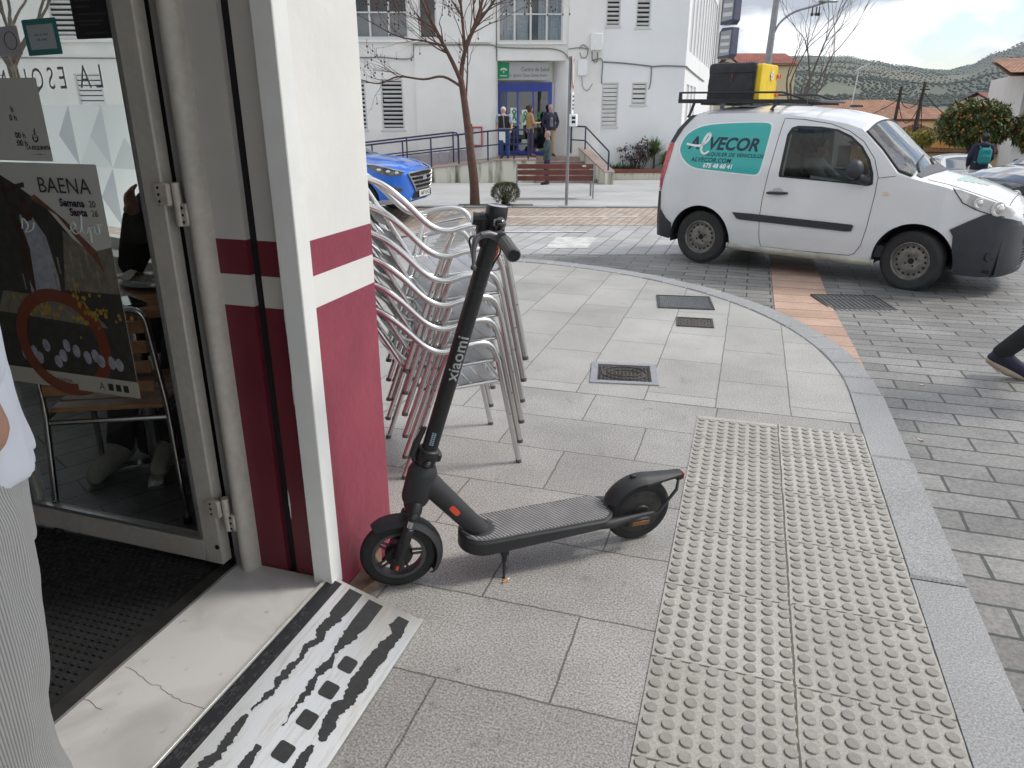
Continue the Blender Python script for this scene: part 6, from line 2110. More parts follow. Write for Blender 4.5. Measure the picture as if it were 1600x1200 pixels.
# front grille and its ribs, plate
def van_nose(y):
    k = abs(y) / .90
    return float(np.interp(-k, [-b for a, b in vs_.plan if a > 2], [a for a, b in vs_.plan if a > 2]))
mb = MB()
mb.grid([[(van_nose(y) + .022 - o, y, z) for y in [-.70 + 1.4 * j / 28 for j in range(29)]] for z, o in ((.21, .05), (.24, .0), (.45, 0), (.64, 0), (.70, .004))])
mb.build('front_bumper', M_plast, van, smooth=60)
mb = MB()
pts = [[(3.205 - .10 * abs(v) ** 2.2, .52 * v, z) for v in [-1 + 2 * j / 12 for j in range(13)]] for z in (.30, .34, .40, .455)]
mb.grid(pts)
gr = mb.build('lower_grille', M_hole, van, smooth=60)
mb = MB()
for z in (.315, .345, .375, .405, .435):
    mb.tube([(3.209 - .10 * abs(v) ** 2.2, .52 * v, z) for v in [-1 + 2 * j / 12 for j in range(13)]], .006, 6)
for j in range(19):
    v = -1 + 2 * j / 18
    mb.tube([(3.209 - .10 * abs(v) ** 2.2, .52 * v, .30), (3.209 - .10 * abs(v) ** 2.2, .52 * v, .455)], .004, 5)
mb.tube([(3.212 - .10 * abs(v) ** 2.2, .55 * v, z) for v, z in [(-1, .29), (-.5, .28), (.5, .28), (1, .29), (1, .47), (.5, .475), (-.5, .475), (-1, .47)]], .012, 8, closed=True)
mb.build('grille_mesh', M_plast, gr)
mb = MB()
mb.grid([[(3.19 - .16 * abs(v) ** 2.2, .62 * v, z) for v in [-1 + 2 * j / 12 for j in range(13)]] for z in (.70, .76, .80)])
mb.tube([(3.196 - .16 * abs(v) ** 2.2, .60 * v, .775) for v in [-1 + 2 * j / 12 for j in range(13)]], .008, 6)
mb.build('upper_grille', M_rubber_trim, van, smooth=60)
MB().box((3.216, 0, .56), (.012, .52, .11), ch=.003).build('number_plate', M_stw, van)
# windscreen, scuttle, wipers, bonnet lines
mb = vs_.tpatch(1.675, 2.165, -.94, .94, .004, 14, 20, edge=lambda v: .085 * (1 - v * v))
wsn = mb.build('windscreen', glass_mat('windscreen_glass', (.80, .86, .84), gloss=.16), van, smooth=80)
mb = MB()
for v in (-.95, .95):
    mb.tube([vs_.top(1.66 + .51 * k / 20, v, .004) for k in range(21)], .020, 8)
mb.tube([vs_.top(1.668, -.95 + 1.9 * k / 16, .003) for k in range(17)], .010, 8)
mb.build('windscreen_seal', M_rubber_trim, wsn)
mb = vs_.tpatch(2.195, 2.235, -.88, .88, .008, 4, 20, edge=lambda v: .06 * (1 - v * v))
mb.build('scuttle', M_plast, van, smooth=60)
mb = MB()
for v0, v1 in ((-.75, -.05), (.02, .72)):
    mb.tube([vs_.top(2.20, v0, .012), vs_.top(2.14, v0 + .3 * (v1 - v0), .020), vs_.top(2.10, v1, .016)], .009, 6)
mb.build('wiper', M_rubber_trim, van)
mb = MB()
for v in (-.86, .86): mb.tube([vs_.top(2.30 + .62 * k / 12, v * (1 - .06 * k / 12), .0) for k in range(13)], .004, 6)
mb.tube([vs_.top(3.02, -.8 + 1.6 * k / 14, .0) for k in range(15)], .004, 6)
mb.build('bonnet_seam', M_seam, van)
mb = MB()
for k in range(5): vs_.tpatch(2.50 + .055 * k, 2.545 + .055 * k, -.45 + .07 * k, .30 - .05 * k, .003, 2, 6, mb=mb)
mb.build('bonnet_sticker', mat('faded_teal', (.36, .50, .48), .5), van, smooth=60)
# roof antenna and rear details
MB().box((1.30, .1, 1.772), (.14, .035, .025), ch=.008).build('roof_aerial', M_plast, van)
mb = MB()
mb.box2((-.60, -.76, .26), (3.0, .76, .29))
mb.box2((.42, -.8, .22), (1.9, .8, .27))
mb.build('underbody', M_under, van, smooth=None)
for xa in (0, 2.313):
    mb = MB()
    for s in (-1, 1):
        rr = .376
        mb.rings([[(xa + rr * math.cos(a), s * y, .30 + rr * math.sin(a)) for a in [-.2 + (PI + .4) * k / 20 for k in range(21)]] for y in (.885, .55)], False, False, False)
        mb.add([(xa + rr * math.cos(a), s * .55, .30 + rr * math.sin(a)) for a in [-.2 + (PI + .4) * k / 20 for k in range(21)]], [tuple(range(21))])
    mb.build('wheel_arch', M_under, van, smooth=60)
for x, st in ((0, 0), (2.313, rad(-9))):
    for y in (-.765, .765): car_wheel(van, x, y, .305, .185, M_steel, M_tyre2, st)
# cabin interior
mb = MB()
mb.box2((.62, -.74, .3), (.68, .74, 1.62))
mb.box2((.68, -.78, .3), (2.1, .78, .42))
mb.build('bulkhead', mat('cabin_grey', (.06, .06, .065), .8), van, smooth=None)
for y in (-.36, .36):
    mb = MB()
    mb.box((.98, y, .66), (.50, .50, .18), ch=.05)
    mb.box((.80, y, 1.0), (.16, .48, .60), ch=.06, rot=Matrix.Rotation(rad(-10), 3, 'Y'))
    mb.box((.73, y, 1.37), (.10, .26, .17), ch=.04)
    mb.build('seat', M_seat, van)
mb = MB()
mb.box2((1.75, -.76, .75), (2.2, .76, 1.06), ch=.05)
mb.build('dashboard', M_seat, van)
MB().tube([Matrix.Translation((1.62, .36, 1.0)) @ (Matrix.Rotation(rad(62), 4, 'Y') @ Vector((.18 * math.cos(a), .18 * math.sin(a), 0))) for a in [2 * PI * q / 28 for q in range(28)]], .015, 8, closed=True).build('steering_wheel', M_rubber_trim, van)
# roof rack
M_rack = mat('rack_black', (.018, .019, .022), .4)
rk = thing('roof_rack', 'black tubular roof rack fixed across the white van roof', 'roof rack', van.location, va)
rk.rotation_euler = van.rotation_euler
mb = MB()
zr = 1.832
for s in (-1, 1):
    y = s * .60
    mb.box2((-.55, y - .018, zr - .012), (.97, y + .018, zr + .033), ch=.004)
    mb.tube(fillet([(-.535, y, zr + .02), (-.535, y, zr + .105), (.69, y, zr + .105), (.95, y, zr + .03)], .03), .011, 8)
    mb.box2((-.55, y - .012, zr + .02), (-.515, y + .012, zr + .112), ch=.003)
mb.tube(fillet([(.94, -.6, zr + .03), (1.06, -.52, zr + .02), (1.06, .52, zr + .02), (.94, .6, zr + .03)], .06), .014, 8)
mb.box2((-.55, -.6, zr - .005), (-.52, .6, zr + .025), ch=.003)
for x in (-.25, .05, .35, .65): mb.box2((x - .016, -.6, zr - .03), (x + .016, .6, zr - .008), ch=.003)
mb.build('rack_frame', M_rack, rk)
for x in (-.36, .63):
    for s in (-1, 1):
        zf = vs_.top(x, s * .80).z * 1.02
        mb = MB()
        mb.tube([(x - .03, s * .63, zf - .005), (x - .02, s * .625, zf + .03), (x + .015, s * .60, zr - .005)], [.026, .016, .018], 8)
        mb.build('rack_foot', M_rack, rk)
# delivery bag on the rack
bg_ = thing('delivery_bag', 'boxy insulated delivery bag, black side and yellow front, on the van roof rack', 'bag', van.matrix_basis @ Vector((.205, -.275, zr + .018)) if False else (0, 0, 0), va)
bl = Matrix.Translation(van.location) @ van.rotation_euler.to_matrix().to_4x4()
bg_.location = bl @ Vector((.095, -.27, zr - .008))
bg_.rotation_euler = van.rotation_euler
brng = random.Random(4)
def soft_box(x0, x1, y0, y1, z0, z1, n=9, puff=.012, seed=0):
    mb = MB()
    def P(x, y, z):
        v = Vector((x, y, z))
        c = Vector(((x0 + x1) / 2, (y0 + y1) / 2, (z0 + z1) / 2))
        h = Vector((abs(x1 - x0) / 2, abs(y1 - y0) / 2, abs(z1 - z0) / 2))
        q = Vector(((v.x - c.x) / h.x, (v.y - c.y) / h.y, (v.z - c.z) / h.z))
        L8 = (abs(q.x) ** 14 + abs(q.y) ** 14 + abs(q.z) ** 14) ** (1 / 14)
        q = q / L8
        nz = mnoise.noise(Vector((x * 9 + seed, y * 9, z * 9))) * puff + mnoise.noise(Vector((x * 30 + seed, y * 30, z * 30))) * puff * .3
        v = Vector((c.x + q.x * h.x, c.y + q.y * h.y, c.z + q.z * h.z))
        return v + (v - c).normalized() * nz
    for ax, sd in ((0, 0), (0, 1), (1, 0), (1, 1), (2, 0), (2, 1)):
        g = []
        for i in range(n + 1):
            row = []
            for j in range(n + 1):
                u, w_ = i / n, j / n
                if ax == 0: p = (x1 if sd else x0, y0 + (y1 - y0) * u, z0 + (z1 - z0) * w_)
                elif ax == 1: p = (x0 + (x1 - x0) * u, y1 if sd else y0, z0 + (z1 - z0) * w_)
                else: p = (x0 + (x1 - x0) * u, y0 + (y1 - y0) * w_, z1 if sd else z0)
                row.append(P(*p))
            g.append(row)
        mb.grid(g)
    return mb
M_bagb = mat('bag_black', (.035, .035, .038), .75, var=.3, vscale=12)
M_bagy = mat('bag_yellow', (.72, .50, .012), .55, var=.18, vscale=6, bump=.5, bscale=14, bdist=.01)
soft_box(-.335, .245, -.27, .27, .0, .435, 14, .012).build('bag_body', M_bagb, bg_, smooth=60)
soft_box(.235, .305, -.265, .265, .0, .42, 12, .010, 5).build('front_panel', M_bagy, bg_, smooth=60)
mb = MB()
for z in (.03, .385): mb.tube([(.24, -.28, z), (.24, .28, z)], .010, 8)
for y in (-.277, .277): mb.tube([(.24, y, .03), (.24, y, .385)], .010, 8)
mb.tube(fillet([(-.28, -.278, .33), (.22, -.28, .33)], .02), .005, 6)
mb.build('piping', M_bagb, bg_)
mb = MB()
mb.box((-.03, -.283, .27), (.014, .010, .10), ch=.003)
mb.build('zip_pull', mat('zip_red', (.16, .05, .045), .6), bg_)
mb = MB()
pts = [(.05 * math.cos(a) * (1 + .25 * math.sin(5 * a)), .045 * math.sin(a) * (1 + .2 * math.cos(4 * a))) for a in [2 * PI * q / 30 for q in range(30)]]
mb.prism(pts, .003, M=frame((.312, .06, .30), (0, 1, 0), (0, 0, 1)))
mk_ = mb.build('worn_logo', mat('logo_white', (.72, .70, .66), .6, var=.4, vscale=60), bg_, smooth=None)
mb = MB()
for q in range(7):
    a = q * .9
    mb.prism(rect(-.006 + .022 * math.cos(a), -.005 + .02 * math.sin(a), .006 + .022 * math.cos(a), .005 + .02 * math.sin(a)), .001, M=frame((.316, .06, .30), (0, 1, 0), (0, 0, 1)))
mb.build('logo_mark', mat('logo_purple', (.30, .24, .36), .6), mk_, smooth=None)
mb = MB()
for z in (.10, .30):
    mb.box((.315, .25, z), (.03, .05, .045), ch=.01)
    mb.tube([(.31, .25, z), (.33, .28, z + .02), (.32, .30, z - .02)], .008, 6)
mb.build('corner_strap', mat('strap_orange', (.65, .14, .04), .6), bg_)

# ------------------------------------------------------------------ other cars
M_dglass = mat('dark_glass', (.02, .024, .028), .05, spec=.8, coat=.5)
M_pale_glass = mat('pale_glass', (.10, .12, .13), .05, spec=.8, coat=.5)
def simple_car(label, loc, rz, paint, kind, detail='front', glass=None, name='parked_car', hub='alloy', group=None):
    t = thing(name, label, 'car', loc, rz, group)
    glass = glass or M_dglass
    if kind == 'suv':
        L0, L1, wb, ra, rw_ = -.86, 3.60, 2.67, .40, .345
        sh = Shell(plan=[(L0, .70), (L0 + .04, .86), (L0 + .15, .95), (L0 + .4, 1.0), (2.75, 1.0), (3.0, .982), (3.2, .94), (3.35, .88), (3.46, .79), (3.54, .66), (3.585, .48), (3.6, .30)],
                   hwz=[(.2, .85), (.35, .90), (.6, .925), (.85, .922), (1.0, .905), (1.1, .87), (1.35, .78), (1.55, .68), (1.65, .6)],
                   ze=[(L0, .55), (L0 + .04, .9), (L0 + .12, 1.15), (L0 + .35, 1.45), (L0 + .6, 1.55), (.8, 1.58), (1.4, 1.53), (1.75, 1.40), (2.25, 1.08), (2.6, 1.04), (3.0, .985), (3.3, .90), (3.45, .85), (3.55, .80), (3.6, .74)],
                   zc=[(L0, .6), (L0 + .04, 1.0), (L0 + .1, 1.2), (L0 + .3, 1.5), (L0 + .55, 1.61), (.8, 1.655), (1.4, 1.62), (1.75, 1.49), (2.45, 1.12), (2.7, 1.11), (3.1, 1.06), (3.35, 1.0), (3.5, .93), (3.6, .80)],
                   zb=[(L0, .4), (-.5, .3), (.45, .28), (2.2, .28), (3.15, .27), (3.6, .33)], arches=[(0, .345), (wb, .345)], ra=ra)
        sw = [(-.35, 1.08), (.3, 1.06), (1.9, 1.02), (2.0, 1.06), (1.72, 1.28), (1.40, 1.45), (.8, 1.50), (.1, 1.49), (-.25, 1.38)]
        ws = (1.62, 2.36)
    else:
        L0, L1, wb, ra, rw_ = -.90, 3.45, 2.6, .36, .31
        sh = Shell(plan=[(L0, .72), (L0 + .04, .86), (L0 + .15, .95), (L0 + .4, 1.0), (2.6, 1.0), (2.9, .975), (3.1, .92), (3.25, .84), (3.35, .74), (3.42, .58), (3.45, .35)],
                   hwz=[(.2, .80), (.35, .84), (.55, .865), (.75, .86), (.88, .845), (.95, .82), (1.2, .70), (1.35, .60), (1.42, .52)],
                   ze=[(L0, .5), (L0 + .04, .78), (L0 + .15, .92), (-.45, .95), (-.25, 1.05), (.2, 1.30), (.7, 1.37), (1.15, 1.33), (1.45, 1.20), (1.95, .93), (2.4, .88), (2.9, .78), (3.2, .70), (3.45, .58)],
                   zc=[(L0, .55), (L0 + .04, .85), (L0 + .12, .96), (-.45, .99), (-.3, 1.08), (.15, 1.37), (.7, 1.44), (1.15, 1.41), (1.45, 1.29), (2.1, .96), (2.5, .93), (2.95, .85), (3.25, .76), (3.45, .62)],
                   zb=[(L0, .35), (-.5, .25), (.4, .22), (2.2, .22), (3.0, .2), (3.45, .28)], arches=[(0, .31), (wb, .31)], ra=ra)
        sw = [(-.15, .96), (.4, .93), (1.65, .905), (1.70, .93), (1.45, 1.10), (1.15, 1.25), (.7, 1.29), (.25, 1.24), (.0, 1.10)]
        ws = (1.32, 2.02)
    sh.body(ns=16, nt=14).build('body', paint, t, smooth=38)
    sh.tpatch(ws[0], ws[1], -.88, .88, .006, 8, 12, edge=lambda v: .06 * (1 - v * v)).build('windscreen', glass, t, smooth=70)
    rx0, rx1 = (L0 + .14, L0 + .42) if kind == 'suv' else (-.32, .12)
    sh.tpatch(rx0, rx1, -.85, .85, .006, 6, 10).build('rear_window', glass, t, smooth=70)
    for s in (-1, 1):
        sh.patch(sw, .005, s, rings=4).build('side_window', glass, t, smooth=60)
        mb = sh.line([(sw[1][0] + .35, sw[1][1] + .42), (sw[1][0] + .35, .45)], .004, s)
        sh.line([(sw[2][0] + .06, sw[2][1]), (sw[2][0] + .02, .42)], .004, s, mb=mb)
        mb.build('door_seam', M_seam, t)
        mb = MB().ball((sw[3][0] - .10, s * (sh.side(sw[3][0], sw[3][1]) + .10), sw[3][1] + .05), (.07, .10, .07), 14, 9)
        mb.tube([(sw[3][0] - .02, s * sh.side(sw[3][0], sw[3][1], -.02), sw[3][1]), (sw[3][0] - .08, s * (sh.side(sw[3][0], sw[3][1]) + .08), sw[3][1] + .03)], .025, 8)
        mb.build('mirror', paint, t)
        mb = MB()
        for x in (.55, 1.45): mb.tube([(x, s * sh.side(x, .84, .004), .84 if kind != 'suv' else .95), (x + .09, s * sh.side(x, .84, .026), .845 if kind != 'suv' else .955), (x + .18, s * sh.side(x, .84, .004), .85 if kind != 'suv' else .96)], .010, 6)
        mb.build('door_handle', paint, t)
        for x in (0, wb): car_wheel(t, x, s * (.765 if kind == 'suv' else .71), rw_, .2, M_lamp2 if hub == 'alloy' else M_steel, M_tyre2, style='alloy')
    mb = MB()
    mb.box2((L0 + .1, -.7, .26), (L1 - .2, .7, .30)); mb.build('underbody', M_under, t, smooth=None)
    for xa in (0, wb):
        mb = MB()
        for s in (-1, 1):
            mb.add([(xa + ra * math.cos(a), s * .60, rw_ + ra * math.sin(a)) for a in [-.2 + (PI + .4) * k / 20 for k in range(21)]], [tuple(range(21))])
            mb.rings([[(xa + ra * math.cos(a), s * y, rw_ + ra * math.sin(a)) for a in [-.2 + (PI + .4) * k / 20 for k in range(21)]] for y in (.86, .60)], False, False, False)
        mb.build('wheel_arch', M_under, t, smooth=60)
    return t, sh

M_blue = mat('blue_paint', (.010, .15, .66), .3, .3, coat=1.0)
sp_ = pl(14.7, -3.38)
ang = YAW - rad(15)
suv, ssh = simple_car('bright blue car with a slatted chrome grille parked behind the chairs', (0, 0, 0), 0, M_blue, 'suv')
suv.rotation_euler = (0, 0, ang)
hd_ = Vector((math.cos(ang), math.sin(ang), 0)); lt_ = Vector((-hd_.y, hd_.x, 0))
nose = pl(14.35, -1.52)
base = nose - hd_ * 3.55 + lt_ * .45 - RT * .40
suv.location = (base.x, base.y, gzw(base.x, base.y))
M_chrome = mat('dull_chrome', (.60, .60, .61), .25, .9)
M_dark_lamp = mat('lamp_dark', (.10, .10, .11), .1, coat=1, var=.6, vscale=12)
fx = lambda y, z, o=0: 0
def nose_x(y, z):
    """x of the front skin for a given half width"""
    k = abs(y) / ssh.I(ssh.hwz, z)
    xs = [a for a, _ in ssh.plan if a > 2]; ps = [b for a, b in ssh.plan if a > 2]
    return float(np.interp(-k, [-p for p in ps], xs))
# grille: hexagonal opening with chrome slats
mb = MB()
def nose_patch(mb, yz, off):
    mb.add([(nose_x(y, z) + off, y, z) for y, z in yz], [tuple(range(len(yz)))])
def nose_grid(mb, z0, z1, y0a, y0b, off, n=14, m_=4):
    g = []
    for i in range(m_ + 1):
        z = z0 + (z1 - z0) * i / m_
        hw = y0a + (y0b - y0a) * i / m_
        g.append([(nose_x(-hw + 2 * hw * j / n, z) + off, -hw + 2 * hw * j / n, z) for j in range(n + 1)])
    mb.grid(g)
nose_grid(mb, .50, .84, .36, .60, .012)
gr = mb.build('grille', M_hole, suv, smooth=70)
mb = MB()
for z, hw in ((.535, .40), (.61, .46), (.685, .52), (.76, .56)):
    g0 = [(nose_x(-hw + 2 * hw * j / 16, z) + .028, -hw + 2 * hw * j / 16, z) for j in range(17)]
    mb.tube(g0, .017, 6, flat=1.0)
edge = [(-.36, .495), (-.60, .835), (0, .85), (.60, .835), (.36, .495)]
for a, b in zip(edge, edge[1:] + edge[:1]):
    mb.tube([(nose_x(a[0] + (b[0] - a[0]) * k / 10, a[1] + (b[1] - a[1]) * k / 10) + .022, a[0] + (b[0] - a[0]) * k / 10, a[1] + (b[1] - a[1]) * k / 10) for k in range(11)], .016, 6)
mb.build('grille_slat', M_chrome, gr)
mb = MB()
bx = nose_x(0, .72) + .055
mb.tube([(bx, .075 * math.cos(a), .725 + .042 * math.sin(a)) for a in [2 * PI * q / 24 for q in range(24)]], .007, 6, closed=True)
for y in (-.03, .03): mb.tube([(bx, y - .012, .695), (bx, y + .012, .755)], .007, 6)
mb.tube([(bx, -.03, .72), (bx, .03, .73)], .006, 6)
mb.build('badge', M_chrome, gr)
for s in (-1, 1):
    hp = [(3.50, .86), (3.44, .885), (3.25, .93), (3.0, .985), (2.88, .99), (2.92, .93), (3.1, .84), (3.3, .80), (3.47, .80)]
    hl = ssh.patch(hp, .012, s, rings=4).build('headlight', M_dark_lamp, suv, smooth=60)
    mb = MB()
    for cx, cz in ((3.10, .905), (3.26, .875), (3.40, .85)):
        mb.ball((cx, s * ssh.side(cx, cz, .008), cz), (.05, .02, .03), 10, 6)
    mb.build('lamp_reflector', M_lamp2, hl)
    ssh.line([(3.52, .865), (3.25, .945), (3.0, 1.0), (2.84, 1.005)], .012, s, .008).build('lamp_brow', M_chrome, hl)
    fl_ = ssh.patch([(3.25, .53), (3.44, .50), (3.50, .54), (3.40, .60), (3.25, .60)], .015, s, rings=3).build('fog_lamp', M_dark_lamp, suv, smooth=50)
    ssh.patch([(3.28, .545), (3.36, .535), (3.36, .585), (3.28, .588)], .022, s, rings=3).build('fog_lens', M_lamp2, fl_, smooth=50)
    ssh.patch([(3.20, .44), (3.42, .415), (3.42, .435), (3.2, .465)], .016, s, rings=3).build('day_lamp', M_lamp, suv)
    ssh.patch([(2.98, .30), (3.2, .27), (3.45, .30), (3.57, .33), (3.57, .38), (3.4, .36), (3.1, .36)], .018, s, rings=3).build('bumper_skirt', mat('skirt_grey', (.34, .34, .35), .5), suv)
mb = MB()
nose_grid(mb, .36, .47, .50, .42, .014)
mb.build('lower_intake', M_hole, suv, smooth=70)
mb = MB().box((nose_x(0, .42) + .035, 0, .43), (.014, .53, .115), ch=.002)
pt = mb.build('number_plate', mat('plate_white', (.68, .68, .62), .4), suv)
mb = MB()
add_text(mb, frame((nose_x(0, .42) + .0435, .01, .43), (0, 1, 0), (0, 0, 1)), '3487 KHC', .105, fat=.002)
mb.build('plate_number', M_ink, pt, smooth=None)
# bonnet creases
mb = MB()
for v in (-.55, .55): mb.tube([ssh.top(2.5 + .95 * k / 10, v * (1 - .25 * k / 10), -.004) for k in range(11)], .014, 8)
mb.build('bonnet_crease', M_blue, suv)

p = pl(27.2, 15.6)
wcar, _ = simple_car('white saloon car facing the street, behind the van bonnet', (p.x, p.y, gzw(p.x, p.y) + .16), 0, mat('white_paint', (.68, .69, .70), .3, coat=1), 'saloon', glass=M_pale_glass, group='cars parked along the far street')
wcar.rotation_euler = (0, 0, YAW - rad(100))
M_dark = mat('dark_blue_paint', (.020, .026, .045), .25, .2, coat=1)
p = pl(19.6, 15.2)
c2, _ = simple_car('dark blue car by the right edge, behind the nose of the van', (p.x, p.y, gzw(p.x, p.y)), 0, M_dark, 'saloon', glass=M_pale_glass, group='cars parked along the far street')
c2.rotation_euler = (0, 0, YAW + rad(188))
p = pl(15.2, 12.2)
c3, _ = simple_car('black car furthest right, its roof cut by the photo edge', (p.x, p.y, gzw(p.x, p.y)), 0, mat('black_paint', (.012, .013, .018), .25, coat=1), 'saloon', group='cars parked along the far street')
c3.rotation_euler = (0, 0, YAW + rad(195))
# ================================================================== electric scooter
M_blk = mat('satin_black', (.013, .0135, .0155), .42, var=.12, vscale=20, bump=.08, bscale=500)
M_blk2 = mat('charcoal_plastic', (.027, .028, .031), .55, var=.2, vscale=14)
M_tyre = mat('tyre_rubber', (.020, .020, .020), .8, var=.35, vscale=22)
M_rim = mat('rim_grey', (.085, .085, .088), .45, .3, var=.3, vscale=14)
M_shock = mat('chrome_shock', (.55, .55, .56), .2, 1.0)
M_red = mat('red_reflector', (.78, .075, .02), .3, coat=.5)
M_amber = mat('amber_reflector', (.24, .095, .03), .3, var=.3, vscale=60)
M_deckmat = mat('deck_rubber', (.09, .09, .091), .8, var=.22, vscale=10)
M_deckrib = mat('deck_rib_grey', (.32, .32, .322), .7, var=.2, vscale=10)
M_silver = mat('silver_print', (.42, .42, .43), .5)
sc = thing('electric_scooter', 'black electric scooter leaning on its kickstand in front of the stacked chairs', 'scooter', (-.275, 2.398, .0))
sc.rotation_euler = (rad(-6), 0, rad(-143.69))
TAU = rad(16)
FK = Matrix.Translation((.885, 0, .127)) @ Matrix.Rotation(-TAU, 4, 'Y') @ Matrix.Rotation(rad(-7.5), 4, 'Z')
FS = Matrix.Translation((.885, 0, .127)) @ Matrix.Rotation(-TAU, 4, 'Y')
axz = lambda z: (z - .127) / math.cos(TAU)
def xf(mb, M):
    mb.v = [tuple(M @ Vector(v)) for v in mb.v]
    return mb
RYM = Matrix.Rotation(-PI / 2, 4, 'X')      # lathe z -> +y
def wheel_mesh(r, w):
    rt = w / 2
    prof = []
    for k in range(15):
        a = -PI * .5 + PI * k / 14
        prof.append((r - rt * .85 + rt * .85 * math.cos(a), rt * math.sin(a)))
    prof = [(r * .70, -rt * .8)] + prof + [(r * .70, rt * .8), (r * .70, -rt * .8)]
    mb = MB().lathe(prof, 48, RYM)
    return mb
def front_wheel():
    wt = xf(wheel_mesh(.127, .046), FK).build('wheel', M_tyre, sc)
    wt['label'] = 'front wheel with open spokes'
    mb = MB()
    mb.lathe([(.090, -.018), (.0935, -.014), (.0935, .014), (.090, .018), (.078, .017), (.076, .0), (.078, -.017), (.090, -.018)], 40, RYM)
    for k in range(5):
        a = 2 * PI * k / 5 + .35
        for s in (-1, 1):
            d = Vector((math.cos(a), 0, math.sin(a)))
            t_ = Vector((-math.sin(a), 0, math.cos(a)))
            mb.cyl(d * .040 + t_ * .009 * s, d * .080 + t_ * .007 * s, .0045, n=8)
    xf(mb, FK).build('rim', M_rim, wt)
    mb = MB().lathe([(.004, -.030), (.040, -.026), (.046, -.012), (.046, .012), (.040, .026), (.004, .030)], 32, RYM)
    xf(mb, FK).build('hub', M_blk, wt)
front_wheel()
def fender(a0, a1, r, w, n=24, lip=.010, cap=True):
    out_, in_ = [], []
    for i in range(n + 1):
        a = a0 + (a1 - a0) * i / n
        row, row2 = [], []
        endt = min(1, min(i, n - i if cap else n) / 3 + .55)
        for j in range(9):
            u = -1 + j / 4
            rr = r - lip * abs(u) ** 2.6 * 1.3
            row.append((rr * math.cos(a), u * w / 2 * endt, rr * math.sin(a)))
            row2.append(((rr - .003) * math.cos(a), u * (w / 2 - .0015) * endt, (rr - .003) * math.sin(a)))
        out_.append(row); in_.append(row2)
    mb = MB()
    mb.grid(out_); mb.grid(in_)
    m_ = len(out_[0])
    def rim(A, B):
        for k in range(len(A) - 1): mb.quad(A[k], A[k + 1], B[k + 1], B[k])
    rim(out_[0], in_[0]); rim(out_[-1], in_[-1])
    rim([r_[0] for r_ in out_], [r_[0] for r_ in in_]); rim([r_[-1] for r_ in out_], [r_[-1] for r_ in in_])
    return mb
mb = fender(rad(38), rad(202), .147, .076, lip=.016)
xf(mb, FK).build('front_fender', M_blk2, sc, smooth=60)
# fork: crown, two legs with shock sleeves and reflector caps
mb = MB()
mb.tube([(0, 0, .255), (0, 0, .215), (0, 0, .185)], [.027, .036, .030], 20)
mb.tube([(0, -.050, .165), (0, -.046, .195), (0, -.02, .215), (0, .02, .215), (0, .046, .195), (0, .050, .165)], [.019, .024, .027, .027, .024, .019], 14)
for s in (-1, 1):
    mb.cyl((.002, .050 * s, .135), (.006, .050 * s, -.005), .0185, .019, 16, ch=.002)
    mb.box((.006, .055 * s, -.006), (.044, .020, .050), ch=.008)
fk = xf(mb, FK).build('fork', M_blk, sc, smooth=50)
mb = MB()
for s in (-1, 1): mb.cyl((.002, .050 * s, .168), (.002, .050 * s, .134), .0115, n=14)
xf(mb, FK).build('shock_tube', M_shock, fk)
mb = MB()
for s in (-1, 1): mb.tube([(0, .0735 * s, .19), (0, .071 * s, .19)], [.009, .0095], 12)
xf(mb, FK).build('fork_bolt', M_rim, fk)
for s in (-1, 1):
    mb = MB()
    mb.prism(rounded(.009, .028, .004, 4), .003, M=frame((.006, .0645 * s, -.008), (1, 0, 0), (0, 0, 1)) if s < 0 else frame((.006, .0645 * s, -.008), (-1, 0, 0), (0, 0, 1)))
    xf(mb, FK).build('reflector', M_red, fk)
# head tube and neck
mb = MB()
mb.tube([(0, 0, axz(z)) for z in (.325, .34, .43, .445, .46)], [.040, .045, .048, .043, .034], 24)
xf(mb, FS)
hb = FS @ Vector((0, 0, axz(.415)))
mb.tube([hb, hb.lerp(Vector((.617, 0, .172)), .3), (.640, 0, .203), (.617, 0, .172), (.606, 0, .158)], [.040, .037, .034, .034, .036], 20)
nk = mb.build('neck', M_blk2, sc, smooth=60)
for s in (-1, 1):
    dv = (Vector((.617, 0, .172)) - hb).normalized()
    a = hb + dv * .165 + Vector((0, .0350 * s, 0))
    mb = MB().prism(rounded(.046, .019, .009, 6), .004, M=frame(a, dv * s, Vector((0, 0, 1)).cross(dv).cross(dv) * -1) if False else frame(a - Vector((0, .002 * s, 0)), dv * s, (0, 0, 1)))
    mb.build('reflector', M_red, nk)
MB().tube([(.604, 0, .1665), (.604, 0, .171)], [.050, .043], 24).build('neck_collar', M_blk, nk)
# deck
def deck_outline(inset=0.0):
    pts = []
    hw = .083 - inset
    for k in range(17):
        a = PI / 2 - PI * k / 16
        pts.append((.595 + (.085 - inset) * math.cos(a), hw * math.sin(a)))
    pts += [(.17, -hw), (.135 + inset, -hw + .022), (.12 + inset, -.035), (.12 + inset, .035), (.135 + inset, hw - .022), (.17, hw)]
    return pts
mb = MB()
o1, o2, o3 = deck_outline(.006), deck_outline(0), deck_outline(.014)
zt = .166
mb.rings([[(x, y, .106 + .022 * sstep(.35, .12, x)) for x, y in o3], [(x, y, .114 + .022 * sstep(.35, .12, x)) for x, y in o2], [(x, y, zt - .006) for x, y in o2], [(x, y, zt) for x, y in o1]], True, True, True)
dk = mb.build('deck', M_blk2, sc, smooth=35)
mb = MB()
o4 = deck_outline(.009)
mb.prism(o4, .003, z0=zt)
mb.build('deck_mat', M_deckmat, dk, smooth=None)
mb = MB()
dv = Vector((-1, 1.72, 0)).normalized(); nv = Vector((dv.y, -dv.x, 0))
